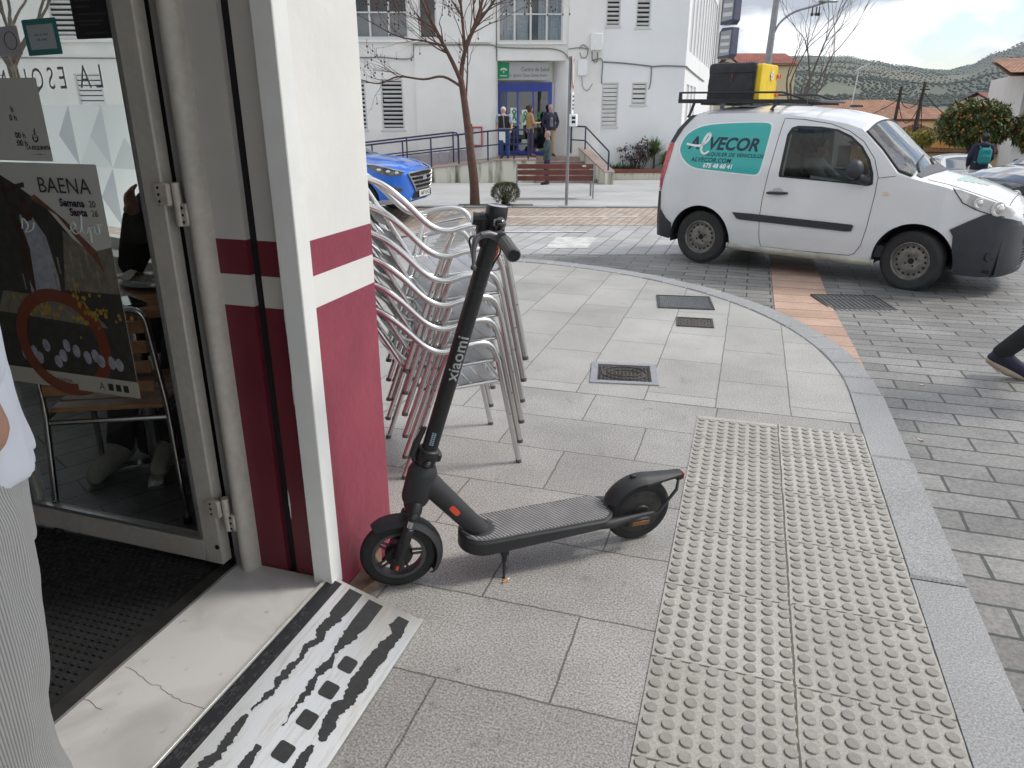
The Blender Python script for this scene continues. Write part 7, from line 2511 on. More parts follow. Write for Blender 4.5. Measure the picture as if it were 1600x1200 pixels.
def inside(x, y):
    hw = .070
    if x > .595: return ((x - .595) / .072) ** 2 + (y / hw) ** 2 < 1
    return abs(y) < hw and x > .138 + max(0, abs(y) - .045)
for k in range(-36, 46):
    c = Vector((.38, 0, 0)) + nv * (k * .0112)
    ts = [t * .002 for t in range(-90, 91)]
    seg = [t for t in ts if inside(*(c + dv * t)[:2]) and math.hypot((c + dv * t).x - .604, (c + dv * t).y) > .05]
    runs = []
    for t in seg:
        if runs and t - runs[-1][1] < .003: runs[-1][1] = t
        else: runs.append([t, t])
    for a, b in runs:
        if b - a < .004: continue
        p, q = c + dv * a, c + dv * b
        w_ = nv * .0038
        z0 = zt + .003
        mb.add([(p - w_)[:2] + (z0,), (q - w_)[:2] + (z0,), (q + w_)[:2] + (z0,), (p + w_)[:2] + (z0,), (p - w_ * .6)[:2] + (z0 + .0022,), (q - w_ * .6)[:2] + (z0 + .0022,), (q + w_ * .6)[:2] + (z0 + .0022,), (p + w_ * .6)[:2] + (z0 + .0022,)],
               [(4, 5, 6, 7), (0, 1, 5, 4), (1, 2, 6, 5), (2, 3, 7, 6), (3, 0, 4, 7)])
mb.build('deck_rib', M_deckrib, dk, smooth=None, recalc=False)
# rear wheel with drum motor
wt = wheel_mesh(.127, .046).build('wheel', M_tyre, sc)
wt['label'] = 'rear wheel with closed motor hub'
mb = MB().lathe([(.004, -.034), (.03, -.033), (.034, -.027), (.06, -.025), (.066, -.022), (.088, -.020), (.093, -.014), (.093, .014), (.088, .020), (.066, .022), (.06, .025), (.034, .027), (.03, .033), (.004, .034)], 40, RYM)
for k in range(6):
    a = 2 * PI * k / 6 + .2
    for s in (-1, 1): mb.cyl((.077 * math.cos(a), .020 * s, .077 * math.sin(a)), (.077 * math.cos(a), .0235 * s, .077 * math.sin(a)), .004, n=8)
mb.v = [(x, y, z) for x, y, z in mb.v]
mb.build('motor_hub', mat('motor_black', (.042, .040, .038), .5, .2, var=.45, vscale=16), wt)
for o in (wt,) + tuple(kids(wt)):
    o.data.transform(Matrix.Translation((0, 0, .127)))
# rear fender, tail light and stay
mb = fender(rad(22), rad(100), .150, .080, 22, lip=.015, cap=False)
top = []
for i in range(8):
    u = i / 7
    x, z = -.008 - .150 * u, .1502 + .003 * u * u - .014 * u
    w_ = .0403 * (1 - .52 * u)
    top.append([(x, -w_ + 2 * w_ * j / 6, z - (.0195 * (1 - u) + .004 * u) * abs(j / 3 - 1) ** 2.6) for j in range(7)])
bot = [[(p[0], p[1] * .97, p[2] - .010) for p in r_] for r_ in top]
mb.grid(top); mb.grid(bot)
for k in range(7):
    mb.quad(top[k][0], top[k + 1][0], bot[k + 1][0], bot[k][0]); mb.quad(top[k][-1], top[k + 1][-1], bot[k + 1][-1], bot[k][-1])
    if k < 6: mb.quad(top[-1][k], top[-1][k + 1], bot[-1][k + 1], bot[-1][k])
mb.v = [(x, y, z + .127) for x, y, z in mb.v]
rf = mb.build('rear_fender', M_blk2, sc, smooth=60)
mb = MB().box((-.150, 0, .248), (.026, .040, .026), ch=.005)
mb.build('light_housing', M_blk, rf)
MB().box((-.166, 0, .250), (.007, .038, .026), ch=.003).build('tail_light', mat('tail_red', (.40, .012, .012), .2, coat=1), rf)
mb = MB().box((.035, 0, .2755), (.022, .016, .012), ch=.003)
mb.build('fender_hook', M_blk, rf)
mb = MB()
for s in (-1, 1): mb.tube([(-.142, .022 * s, .245), (-.128, .040 * s, .215), (-.06, .050 * s, .135), (.0, .05 * s, .127)], [.005, .006, .006, .007], 8)
mb.build('fender_stay', M_blk2, rf)
# rear drop-outs with amber reflectors
for s in (-1, 1):
    mb = MB()
    mb.tube([(.19, .068 * s, .142), (.135, .070 * s, .140), (.08, .062 * s, .140), (.02, .056 * s, .140), (-.035, .055 * s, .141)], [.016, .018, .013, .010, .008], 10)
    mb.box((.028, .062 * s, .121), (.088, .018, .034), ch=.006)
    da = mb.build('rear_arm', M_blk2, sc)
    MB().box((.022, .0715 * s, .118), (.068, .004, .017), ch=.0015).build('reflector', M_amber, da)
# kickstand on the left
mb = MB()
mb.box((.535, .060, .100), (.03, .03, .026), ch=.005)
mb.tube([(.535, .064, .098), (.537, .070, .065)], [.011, .008], 10)
mb.tube([(.537, .070, .068), (.542, .086, .016), (.548, .0965, .002), (.552, .105, .0085)], [.0055, .005, .0055, .006], 8)
mb.build('kickstand', M_blk, sc)
# stem
mb = MB()
mb.tube([(0, 0, axz(.505)), (0, 0, axz(1.185))], [.0250, .0240], 28)
stem = xf(mb, FK).build('stem', M_blk, sc)
mb = MB()
for z_ in (1.02, 1.04, 1.047, 1.085): mb.tube([(0, 0, axz(z_)), (0, 0, axz(z_ + .003))], .0252, 28)
xf(mb, FK).build('cable_tie', M_blk2, stem)
# lettering on the left face of the stem, reading upwards
def wrap_text(body, z_, size, space=1.1, fat=.0008, r=.0255, squash=1.0):
    import bmesh
    vs, fs = text_geo(body, size, 0, fat=fat, space=space, res=4)
    bm = bmesh.new()
    bv = [bm.verts.new(v) for v in vs]
    for f in fs: bm.faces.new([bv[i] for i in f])
    for k in range(-10, 11):        # slices so that the letters follow the round tube
        bmesh.ops.bisect_plane(bm, geom=bm.verts[:] + bm.edges[:] + bm.faces[:], plane_co=(0, k * .0035, 0), plane_no=(0, 1, 0))
    bm.verts.index_update()
    vs, fs = [tuple(v.co) for v in bm.verts], [tuple(v.index for v in f.verts) for f in bm.faces]
    bm.free()
    mb = MB()
    o = []
    for x, y, _ in vs:
        a = y / r
        # reading upwards: text x -> +axis, text y -> round towards the front of the stem
        o.append((r * math.sin(a), r * math.cos(a), axz(z_) + x * squash))
    mb.add(o, fs)
    return xf(mb, FK)
def subdiv_cut(mb): return mb
wrap_text('xiaomi', .82, .052, 1.04, .0006).build('lettering', M_silver, stem, smooth=None)
mb = MB()
for i in range(7):
    for j in range(2):
        a0 = .20 + j * -.28
        z_ = axz(.535) + i * .0065
        r = .0257
        q = [(r * math.sin(a0 + da), r * math.cos(a0 + da), z_ + dz) for da, dz in ((0, 0), (.20, 0), (.20, .0048), (0, .0048))]
        mb.quad(*q)
xf(mb, FK).build('rating_label', mat('label_blue', (.30, .45, .55), .5), stem, smooth=None)
# folding joint
mb = MB()
mb.tube([(0, 0, axz(z)) for z in (.455, .462, .475, .480, .498, .512, .516)], [.030, .031, .031, .035, .036, .034, .026], 24)
mb.box((-.028, 0, axz(.492)), (.03, .036, .03), ch=.006)
mb.box((.0, .034, axz(.475)), (.022, .016, .022), ch=.005)
fj = xf(mb, FK).build('folding_joint', M_blk, sc, smooth=45)
mb = MB()
mb.tube([(.034, .0, axz(.465)), (.046, .0, axz(.485)), (.044, 0, axz(.53)), (.036, 0, axz(.565)), (.031, 0, axz(.58))], [.010, .012, .011, .008, .005], 10, flat=1.0)
mb.tube([(.031, 0, axz(.575)), (.043, 0, axz(.578)), (.046, 0, axz(.570))], .0045, 8)
xf(mb, FK).build('latch_lever', M_blk2, fj)
MB().tube([FK @ Vector((.0, .0425, axz(.475))), FK @ Vector((0, .044, axz(.475)))], [.007, .006], 12).build('joint_bolt', M_rim, fj)
# handlebar
zh = axz(1.195)
mb = MB()
mb.tube([(-.012, -.225, zh - .012), (-.004, -.12, zh - .001), (0, -.04, zh), (0, .04, zh), (-.004, .12, zh - .001), (-.012, .225, zh - .012)], .0115, 14)
mb.tube([(0, -.036, zh), (0, .036, zh)], .0205, 18)
bar = xf(mb, FK).build('handlebar', M_blk, sc)
M_grp = mat('grip_grey', (.10, .10, .105), .65)
for s in (-1, 1):
    mb = MB()
    a, b = Vector((-.005, .135 * s, zh - .003)), Vector((-.012, .240 * s, zh - .012))
    d = (b - a).normalized()
    u = Vector((1, 0, 0)); w_ = d.cross(u).normalized(); u = w_.cross(d)
    rs = []
    for t, r in ((0, .019), (.006, .0185), (.075, .0178), (.0755, .0168), (.078, .0168), (.0785, .0185), (.098, .019), (.103, .0165)):
        ring = []
        for k in range(48):
            rib = (.0011 if k % 4 < 2 else 0) if t <= .0755 else 0
            aa = 2 * PI * k / 48
            ring.append(a + d * t + (u * math.cos(aa) + w_ * math.sin(aa)) * (r - rib))
        rs.append(ring)
    mb.rings(rs, True, True, True)
    g = xf(mb, FK).build('grip', M_grp, sc, smooth=40)
    mb = MB().tube([a + d * .1028, a + d * .1042], [.0155, .0145], 24)
    xf(mb, FK).build('grip_cap', M_blk, g)
# head module: tilted display drum, headlight on the front
mb = MB()
DM = Matrix.Translation((0, 0, zh)) @ Matrix.Rotation(rad(9), 4, 'Y')
prof = [(.012, -.045), (.026, -.032), (.029, -.01), (.031, .040), (.031, .066), (.0295, .068)]
mb.lathe(prof + [(.001, .068)], 32, FK @ DM)
mb.tube([FK @ Vector((.012, 0, zh - .05)), FK @ Vector((.03, 0, zh - .01)), FK @ Vector((.034, 0, zh + .02))], [.018, .022, .02], 14)
hd = mb.build('display_housing', M_blk, sc, smooth=50)
MB().lathe([(.0005, .0685), (.0275, .0685), (.0285, .0680)], 32, FK @ DM).build('display', mat('display_glass', (.30, .30, .31), .12, coat=1), hd)
mb = MB().cyl((.02, 0, zh + .022), (.068, 0, zh + .014), .0165, .018, 20, ch=.002)
hl = xf(mb, FK).build('headlight', M_blk, sc)
xf(MB().cyl((.0675, 0, zh + .014), (.0695, 0, zh + .0137), .015, n=20), FK).build('lens', mat('headlight_lens', (.6, .6, .6), .15), hl)
# bell, brake lever and throttle
mb = MB().ball((.006, .066, zh + .030), (.0185, .0185, .0165), 20, 12)
mb.tube([(.003, .066, zh + .004), (.006, .066, zh + .02)], .008, 10)
mb.ball((.006, .066, zh + .0468), (.004, .004, .002), 10, 6)
xf(mb, FK).build('bell', mat('bell_black', (.015, .015, .016), .12, coat=1), sc)
mb = MB()
mb.tube([(0, .085, zh), (0, .112, zh)], .0165, 16)
mb.tube([(.01, .098, zh), (.036, .105, zh + .002), (.058, .112, zh - .006)], [.011, .010, .009], 10)
mb.tube([(.052, .108, zh - .004), (.068, .116, zh - .018), (.068, .124, zh - .046), (.062, .132, zh - .068), (.058, .138, zh - .084)], [.008, .0095, .008, .006, .0045], 10)
mb.ball((.058, .139, zh - .088), .0085, 12, 8)
xf(mb, FK).build('brake_lever', mat('lever_grey', (.14, .14, .15), .4, .5), sc)
mb = MB()
mb.tube([(0, -.085, zh), (0, -.110, zh)], .017, 16)
mb.tube([(-.012, -.100, zh - .002), (-.030, -.102, zh - .006), (-.052, -.104, zh - .020), (-.066, -.106, zh - .030)], [.009, .010, .008, .004], 10, flat=1.0)
xf(mb, FK).build('throttle', M_blk, sc)
mb = MB()
mb.tube([FK @ p for p in smoothpath([(.058, .112, zh - .006), (.072, .06, zh - .03), (.045, .01, zh - .08), (.022, .004, zh - .13), (.022, .002, zh - .2)], 6)], .0028, 7)
mb.tube([FK @ p for p in smoothpath([(-.004, .03, zh - .015), (-.03, .02, zh - .05), (-.026, .006, zh - .09), (-.02, .002, zh - .14)], 6)], .0026, 7)
mb.build('cable', M_blk, sc)
mb = MB().tube([FK @ p for p in smoothpath([(-.018, .012, zh - .03), (-.026, .008, zh - .055), (-.0225, .003, zh - .085)], 5)], .003, 7)
mb.build('warning_cable', M_red, sc)

# ================================================================== stacked aluminium chairs
M_alu = mat('chair_aluminium', (.68, .68, .67), .25, 1.0, var=.03, vscale=8)
M_alu2 = mat('chair_plate', (.66, .66, .67), .36, .9, var=.12, vscale=20)
M_cap = mat('cap_plastic', (.10, .10, .10), .6)
chu = Vector((.8145, .5801, 0)); chl = Vector((-.5801, .8145, 0))
c0 = Vector((-.869, 2.861, 0)) + chl * .225
proto = thing('stacking_chair', 'x', 'chair', c0, math.atan2(chu.y, chu.x), 'aluminium terrace chairs stacked by the wall')
TR = .0130
arm = []
for s, order in ((-1, 1), (1, -1)):
    pts = [(-.095, .232 * s, .50), (-.125, .238 * s, .568), (-.175, .248 * s, .592), (-.26, .262 * s, .588), (-.34, .266 * s, .574), (-.41, .262 * s, .600), (-.50, .250 * s, .690), (-.57, .235 * s, .748), (-.645, .195 * s, .782)]
    arm.append(pts)
path = arm[0] + [(-.685, -.11, .795), (-.695, 0, .798), (-.685, .11, .795)] + arm[1][::-1]
MB().tube(smoothpath(path, 5), TR, 12).build('armrest', M_alu, proto)
for s in (-1, 1):
    lg = MB().tube([(0, .225 * s, .012), (-.095, .232 * s, .50)], TR, 12).build('leg', M_alu, proto)
    MB().cyl((.002, .2248 * s, .0), (-.001, .225 * s, .016), .0136, n=12).build('foot_cap', M_cap, lg)
    lg = MB().tube(smoothpath([(-.52, .222 * s, .012), (-.43, .225 * s, .25), (-.36, .232 * s, .44), (-.315, .255 * s, .565)], 5), TR, 12).build('leg', M_alu, proto)
    MB().cyl((-.522, .222 * s, .0), (-.519, .222 * s, .016), .0136, n=12).build('foot_cap', M_cap, lg)
mb = MB()
mb.tube([(-.078, -.226, .405), (-.078, .226, .405)], .0095, 10)
mb.tube([(-.385, -.226, .385), (-.385, .226, .385)], .0095, 10)
for s in (-1, 1):
    mb.tube([(-.078, .215 * s, .405), (-.385, .215 * s, .385)], .0085, 10)
    mb.tube(smoothpath([(-.385, .205 * s, .385), (-.45, .20 * s, .43), (-.56, .19 * s, .62), (-.655, .175 * s, .778)], 4), .0095, 10)
mb.build('seat_frame', M_alu, proto)
mb = MB()
for i in range(5):
    xa = -.095 - i * .058
    pts = []
    for k in range(2):
        x = xa - k * .048
        row = []
        for j in range(11):
            y = -.205 + .41 * j / 10
            z = .408 - .05 * (i + k) / 6 * .4 - .016 * (1 - (y / .205) ** 2) + (.004 if k == 0 else 0)
            row.append((x, y, z))
        pts.append(row)
    mb.grid(pts)
    mb.grid([[(x, y, z - .0025) for x, y, z in r_] for r_ in pts])
mb.build('seat', M_alu2, proto)
mb = MB()
for i in range(3):
    u0, u1 = .15 + i * .29, .15 + i * .29 + .22
    pts = []
    for u in (u0, u1):
        x, z = -.45 - .205 * u, .44 + .335 * u
        pts.append([(x - .03 * (1 - (y / .19) ** 2), y, z) for y in [-.19 + .38 * j / 10 for j in range(11)]])
    mb.grid(pts); mb.grid([[(x - .003, y, z) for x, y, z in r_] for r_ in pts])
mb.build('backrest', M_alu2, proto)
mb = MB()
for s in (-1, 1):
    for x, z in ((-.062, .33), (-.080, .415), (-.047, .25)): mb.ball((x + .004, (.2285 + TR * .9) * s, z), (.0035, .002, .0035), 8, 5)
    for x, z in ((-.375, .40), (-.40, .33)): mb.ball((x, (.23 + TR * .9) * s, z), (.0035, .002, .0035), 8, 5)
mb.build('rivet', mat('rivet_dark', (.08, .08, .08), .5, .6), proto)
names = ['bottom aluminium chair of the stack, standing on the paving by the scooter', 'second aluminium chair from the bottom of the stack behind the scooter stem',
         'third aluminium chair from the bottom of the stack behind the scooter stem', 'third aluminium chair from the top of the stack behind the scooter stem',
         'second aluminium chair from the top of the stack behind the scooter stem', 'topmost aluminium chair of the stack beside the scooter handlebar']
for i, nm in enumerate(names):
    o = proto if i == 0 else copy_tree(proto)
    o['label'] = nm
    o.location = c0 + Vector((0, 0, .098 * i)) + chu * (.006 * i + rng.uniform(-.004, .004)) + chl * rng.uniform(-.006, .006) * (i > 0)
    o.rotation_euler = (0, 0, math.atan2(chu.y, chu.x) + rng.uniform(-.012, .012) * (i > 0))
# ================================================================== people
def fuse(mb, name, m, parent, vox=.012, sm=3, smf=.5):
    """one continuous surface grown round the given closed volumes"""
    me = mb.mesh('tmp')
    o = bpy.data.objects.new('tmp', me)
    COL.objects.link(o)
    r = o.modifiers.new('r', 'REMESH'); r.mode = 'VOXEL'; r.voxel_size = vox
    s_ = o.modifiers.new('s', 'SMOOTH'); s_.factor = smf; s_.iterations = sm
    dg = bpy.context.evaluated_depsgraph_get(); dg.update()
    nm = bpy.data.meshes.new_from_object(o.evaluated_get(dg))
    bpy.data.objects.remove(o); bpy.data.meshes.remove(me)
    nm.materials.clear(); nm.materials.append(m)
    nm.polygons.foreach_set('use_smooth', [True] * len(nm.polygons))
    ob = bpy.data.objects.new(name, nm)
    COL.objects.link(ob)
    if parent is not None: ob.parent = parent
    return ob
def limb(mb, pts, rs, n=12):
    P = [Vector(p) for p in pts]
    Q, R_ = [], []
    for i in range(len(P) - 1):
        for k in range(4):
            u = k / 4
            Q.append(P[i].lerp(P[i + 1], u)); R_.append(rs[i] * (1 - u) + rs[i + 1] * u)
    Q.append(P[-1]); R_.append(rs[-1])
    mb.tube(Q, R_, n)
    for p, r in zip(P, rs): mb.ball(p, r * .995, 12, 8)
def torso(mb, secs, n=20):
    """secs: (center, half width, half depth, right-axis)"""
    rs = []
    for c, a, b, ax in secs:
        x = Vector(ax).normalized(); c = Vector(c)
        y = Vector((-x.y, x.x, 0))
        ring = []
        for k in range(n):
            t = 2 * PI * k / n
            ct, st = math.cos(t), math.sin(t)
            ring.append(c + x * a * math.copysign(abs(ct) ** .85, ct) + y * b * math.copysign(abs(st) ** .85, st))
        rs.append(ring)
    mb.rings(rs, True, True, True)
SKIN = mat('skin', (.46, .25, .17), .55, var=.1, vscale=20)
M_eye = mat('eye_dark', (.03, .022, .02), .3)
def hand(mb, w, d, side, curl=.4, thumb=None, s=1.0):
    """w wrist, d pointing direction, side = direction the thumb leaves"""
    d = Vector(d).normalized(); t = Vector(side); t = (t - d * t.dot(d)).normalized(); nn = d.cross(t)
    w = Vector(w)
    pc = w + d * .045 * s
    mb.ball(pc, .001, 6, 4)
    limb(mb, [w, w + d * .03 * s, w + d * .08 * s], [.024 * s, .026 * s, .024 * s], 10)
    limb(mb, [w + d * .05 * s + t * .018 * s, w + d * .08 * s + t * .026 * s], [.018 * s, .013 * s], 8)
    limb(mb, [w + d * .05 * s - t * .018 * s, w + d * .078 * s - t * .026 * s], [.018 * s, .012 * s], 8)
    for k, (o, ln) in enumerate(((.030, .068), (.011, .078), (-.009, .072), (-.028, .056))):
        a = w + d * .082 * s + t * o * s
        b = a + (d * math.cos(curl) + nn * math.sin(curl)) * ln * .5 * s
        c = b + (d * math.cos(curl * 2.2) + nn * math.sin(curl * 2.2)) * ln * .5 * s
        limb(mb, [a, b, c], [.0098 * s, .009 * s, .0075 * s], 8)
    a = w + d * .028 * s + t * .026 * s
    limb(mb, [a, a + (t * .75 + d * .7) * .035 * s, a + (t * .6 + d * 1.0 + nn * .5) * .06 * s], [.013 * s, .011 * s, .0085 * s], 8)
def person(label, loc, rz, J=None, skin=None, top=None, top2=None, legs=None, shoe=None, hair=None, sleeves='long', hem=.86, beard=None, hair_len=0.0, curls=0.0, name='person',
           vox=.013, head_turn=0.0, head_tilt=0.0, fat=1.0, group=None, skirt_top=0.0, hairline=0.0, sc=1.0):
    t = thing(name, label, 'person', loc, rz, group)
    t.scale = (sc, sc, sc)
    D = dict(pelvis=(0, 0, .95), waist=(0, -.005, 1.08), chest=(0, 0, 1.27), neck=(0, -.01, 1.455), head=(0, .015, 1.60),
             shL=(-.175, -.01, 1.405), elL=(-.235, -.03, 1.13), wrL=(-.245, .06, .885), hdL=(0, .35, -.93),
             shR=(.175, -.01, 1.405), elR=(.235, -.03, 1.13), wrR=(.245, .06, .885), hdR=(0, .35, -.93),
             hipL=(-.088, 0, .93), knL=(-.10, .03, .50), anL=(-.105, -.01, .085), toL=(-.125, .17, .03),
             hipR=(.088, 0, .93), knR=(.10, .03, .50), anR=(.105, -.01, .085), toR=(.125, .17, .03))
    D.update(J or {})
    V = {k: Vector(v) for k, v in D.items()}
    skin = skin or SKIN
    # body
    mb = MB()
    hd = V['head']
    Rm = Matrix.Rotation(head_turn, 3, 'Z') @ Matrix.Rotation(head_tilt, 3, 'X')
    H = lambda x, y, z: hd + Rm @ Vector((x, y, z))
    mb.ball(H(0, -.01, .025), (.074, .092, .092), 18, 12, Rm)
    mb.ball(H(0, .02, -.045), (.056, .066, .070), 16, 10, Rm)
    mb.ball(H(0, .052, -.088), (.026, .022, .022), 10, 8, Rm)
    limb(mb, [H(0, .080, .012), H(0, .100, -.022)], [.009, .014], 8)
    for s in (-1, 1):
        mb.ball(H(.076 * s, -.008, -.012), (.010, .020, .032), 10, 8, Rm)
        limb(mb, [H(.012 * s, .083, .026), H(.045 * s, .070, .026)], [.009, .008], 8)
        mb.ball(H(.034 * s, .058, -.030), (.022, .020, .020), 10, 8, Rm)
    limb(mb, [H(-.02, .078, -.056), H(.02, .078, -.056)], [.008, .008], 8)
    limb(mb, [V['neck'] + Vector((0, 0, -.05)), V['neck'] + Vector((0, .0, .03)), H(0, -.015, -.06)], [.075, .055, .052])
    limb(mb, [V['pelvis'], V['waist'], V['chest'], V['neck'] - Vector((0, 0, .06))], [.10, .095, .11, .07])
    for s in 'LR':
        limb(mb, [V['chest'] + Vector((0, 0, .10)), V['sh' + s], V['el' + s], V['wr' + s]], [.06, .048, .036, .025])
        sd = 1 if s == 'L' else -1
        hand(mb, V['wr' + s], V['hd' + s], (0, 1, .2) if abs(V['hd' + s].normalized().y) < .8 else (sd, 0, .3))
        limb(mb, [V['pelvis'], V['hip' + s], V['kn' + s], V['an' + s], V['to' + s]], [.08, .07, .045, .034, .028])
    fuse(mb, 'body', skin, t, min(vox, .011), 2)
    mb = MB()
    for s in (-1, 1): mb.ball(H(.033 * s, .078, .010), (.011, .008, .006), 10, 6, Rm)
    mb.build('eye', M_eye, t)
    ax = (V['shR'] - V['shL']); ax.z = 0
    hx = (V['hipR'] - V['hipL']); hx.z = 0
    f = fat
    # legs
    if legs:
        mb = MB()
        torso(mb, [(V['pelvis'] - Vector((0, 0, .10)), .13 * f, .10 * f, hx), (V['pelvis'], .168 * f, .118 * f, hx), (V['pelvis'].lerp(V['waist'], .75), .155 * f, .11 * f, hx)])
        for s in 'LR':
            k, a, h_ = V['kn' + s], V['an' + s], V['hip' + s]
            limb(mb, [h_, h_.lerp(k, .45), k, k.lerp(a, .4), a.lerp(k, .02)], [.098 * f, .088 * f, .068, .064, .056])
        fuse(mb, 'trousers', legs, t, vox, 3)
    if top:
        mb = MB()
        w_, c_ = V['waist'], V['chest']
        hemv = V['pelvis'].lerp(V['waist'], (hem - .95) / .13) if True else None
        sc_ = 1.0
        torso(mb, [(hemv, .178 * f, .130 * f, hx), (V['pelvis'].lerp(w_, .5), .175 * f, .128 * f, hx), (w_, .166 * f, .122 * f, hx.lerp(ax, .5)), (c_, .185 * f, .130 * f, ax),
                   (c_ + (V['neck'] - c_) * .55, .188 * f, .112 * f, ax), (V['neck'] - Vector((0, 0, .035)), .10, .075, ax), (V['neck'] + Vector((0, 0, .012)), .062, .060, ax)])
        for s in 'LR':
            sh, el, wr = V['sh' + s], V['el' + s], V['wr' + s]
            if sleeves == 'long': limb(mb, [sh, el, wr.lerp(el, .06)], [.072 * f, .058, .046])
            elif sleeves == 'short': limb(mb, [sh, sh.lerp(el, .75)], [.070 * f, .062])
            else: limb(mb, [V['chest'] + Vector((0, 0, .1)), sh], [.08, .062])
        fuse(mb, 'jacket' if sleeves == 'long' else 'shirt', top, t, vox, 3)
    if top2:
        c, kind = top2
        mb = MB()
        w_, c_ = V['waist'], V['chest']
        fwd = Vector((-ax.y, ax.x, 0)).normalized()
        if kind == 'vest':
            for s in (-1, 1):
                o = ax.normalized() * .085 * s
                for bk in (-1, 1):
                    oo = o + fwd * .028 * bk
                    torso(mb, [(V['pelvis'].lerp(w_, .1) + oo, .115 * f, .118 * f, hx), (w_ + oo, .105 * f, .112 * f, ax), (c_ + oo, .115 * f, .118 * f, ax), (c_ + (V['neck'] - c_) * .6 + oo * .9, .105 * f, .095 * f, ax), (V['neck'] - Vector((0, 0, .03)) + oo * .7, .045, .06, ax)])
            mb2 = MB()
        elif kind == 'inner':
            torso(mb, [(V['pelvis'].lerp(w_, .3) + fwd * .03, .09 * f, .115 * f, hx), (w_ + fwd * .03, .085 * f, .110 * f, ax), (c_ + fwd * .022, .085 * f, .122 * f, ax), (V['neck'] - Vector((0, 0, .06)) + fwd * .03, .05, .065, ax)])
        fuse(mb, 'vest' if kind == 'vest' else 'sweater', c, t, vox, 3)
    if shoe:
        for s in 'LR':
            a, to = V['an' + s], V['to' + s]
            d = (to - a); up = Vector((0, 0, 1))
            mb = MB()
            heel = a + Vector((0, 0, -.035)) - Vector((d.x, d.y, 0)).normalized() * .035
            limb(mb, [a + Vector((0, 0, .0)), a.lerp(to, .45) + Vector((0, 0, .0)), to + Vector((0, 0, .012))], [.050, .044, .034])
            limb(mb, [heel, a.lerp(to, .5) - Vector((0, 0, .012)), to], [.036, .038, .036])
            fuse(mb, 'shoe', shoe, t, .010, 2)
    if hair:
        mb = MB()
        mb.ball(H(0, -.022, .038 + hairline), (.083, .092, .092), 18, 12, Rm)
        if hair_len > 0:
            mb.ball(H(0, -.040, -.03), (.080, .068, .075 + hair_len * .5), 16, 10, Rm)
            for s in (-1, 1): mb.ball(H(.064 * s, -.012, -.03), (.022, .045, .06 + hair_len * .4), 10, 8, Rm)
        else:
            mb.ball(H(0, -.045, -.012), (.070, .056, .062), 14, 10, Rm)
        if curls > 0:
            cr = random.Random(3)
            for q in range(60):
                a, e = cr.uniform(0, 2 * PI), cr.uniform(-.3, 1.4)
                mb.ball(H(.085 * math.cos(a) * math.cos(e), -.025 + .09 * math.sin(a) * math.cos(e), .03 + .095 * math.sin(e)), cr.uniform(.014, .026) * (1 + curls), 8, 6)
        fuse(mb, 'hair', hair, t, .009, 1)
    if beard:
        mb = MB()
        mb.ball(H(0, .040, -.075), (.052, .050, .045), 14, 10, Rm)
        mb.ball(H(0, .070, -.092), (.034, .030, .036), 12, 8, Rm)
        fuse(mb, 'beard', beard, t, .008, 1)
    return t
def cloth(n, c, r=.85, v=.15, vs=9, b=.3): return mat(n, c, r, var=v, vscale=vs, bump=b, bscale=26, bdist=.01)
C_navy, C_jean, C_black = cloth('navy_wool', (.016, .020, .045)), cloth('blue_denim', (.035, .075, .19)), cloth('black_cloth', (.012, .012, .014))
H_white, H_grey, H_brown, H_black = [mat(n, c, .7, var=.4, vscale=60, bump=.8, bscale=120, bdist=.006) for n, c in (('hair_white', (.66, .64, .60)), ('hair_grey', (.30, .29, .28)), ('hair_brown', (.06, .024, .012)), ('hair_black', (.012, .010, .010)))]
S_dark, S_brown = mat('shoe_dark', (.018, .018, .02), .5), mat('shoe_brown', (.09, .035, .02), .5)
ZL = .12            # landing height of the health centre
plz = lambda D, S, z: pl(D, S, z)
# man leaning on the ramp rail
m1 = person('white haired bearded man in a dark vest leaning over the ramp rail', plz(23.98, -.22, ZL - .04), YAW + PI + rad(-8), sc=.96,
       J=dict(chest=(0, .14, 1.22), neck=(0, .25, 1.36), head=(0, .33, 1.47), waist=(0, .05, 1.06), shL=(-.18, .20, 1.31), shR=(.18, .20, 1.31),
              elL=(-.25, .22, 1.08), wrL=(-.27, .38, .90), hdL=(.1, .8, -.3), elR=(.24, .20, 1.09), wrR=(.22, .38, .90), hdR=(-.1, .8, -.3)),
       top=cloth('pale_shirt', (.30, .36, .42)), sleeves='short', top2=(cloth('dark_vest', (.030, .022, .022)), 'vest'), legs=C_jean, shoe=S_dark, hair=H_white, beard=H_white, head_tilt=rad(-14), fat=1.1)
pp = thing('paper_sheet', 'white paper sheet held by the man leaning on the rail', 'paper', (0, 0, 0))
q0 = m1.location + (Matrix.Rotation(YAW + PI + rad(-8), 3, 'Z') @ Vector((.02, .46, .82)))
pp.location = q0
pp.rotation_euler = (0, 0, YAW)
mb = MB()
g = [[(x, -.02 + .03 * math.sin(x * 9 + z * 4), z) for z in (-.24 - .08 * (x > .05), -.12, 0)] for x in (-.09, -.04, .02, .06, .10)]
mb.grid(g); mb.grid([[(x, y + .002, z) for x, y, z in r_] for r_ in g])
mb.build('sheet', M_paper, pp)
person('woman in a tan jacket with a brown bob looking at her phone', plz(24.35, .56, ZL), YAW - rad(70), sc=.89,
       J=dict(elL=(-.22, .05, 1.14), wrL=(-.10, .26, 1.14), hdL=(.4, .8, .1), elR=(.22, .05, 1.14), wrR=(.12, .26, 1.14), hdR=(-.3, .8, .1)), top=cloth('tan_jacket', (.36, .23, .095)), hem=.82,
       legs=cloth('plum_trousers', (.045, .03, .06)), shoe=S_brown, hair=H_brown, hair_len=.05, head_tilt=rad(-12), fat=.95)
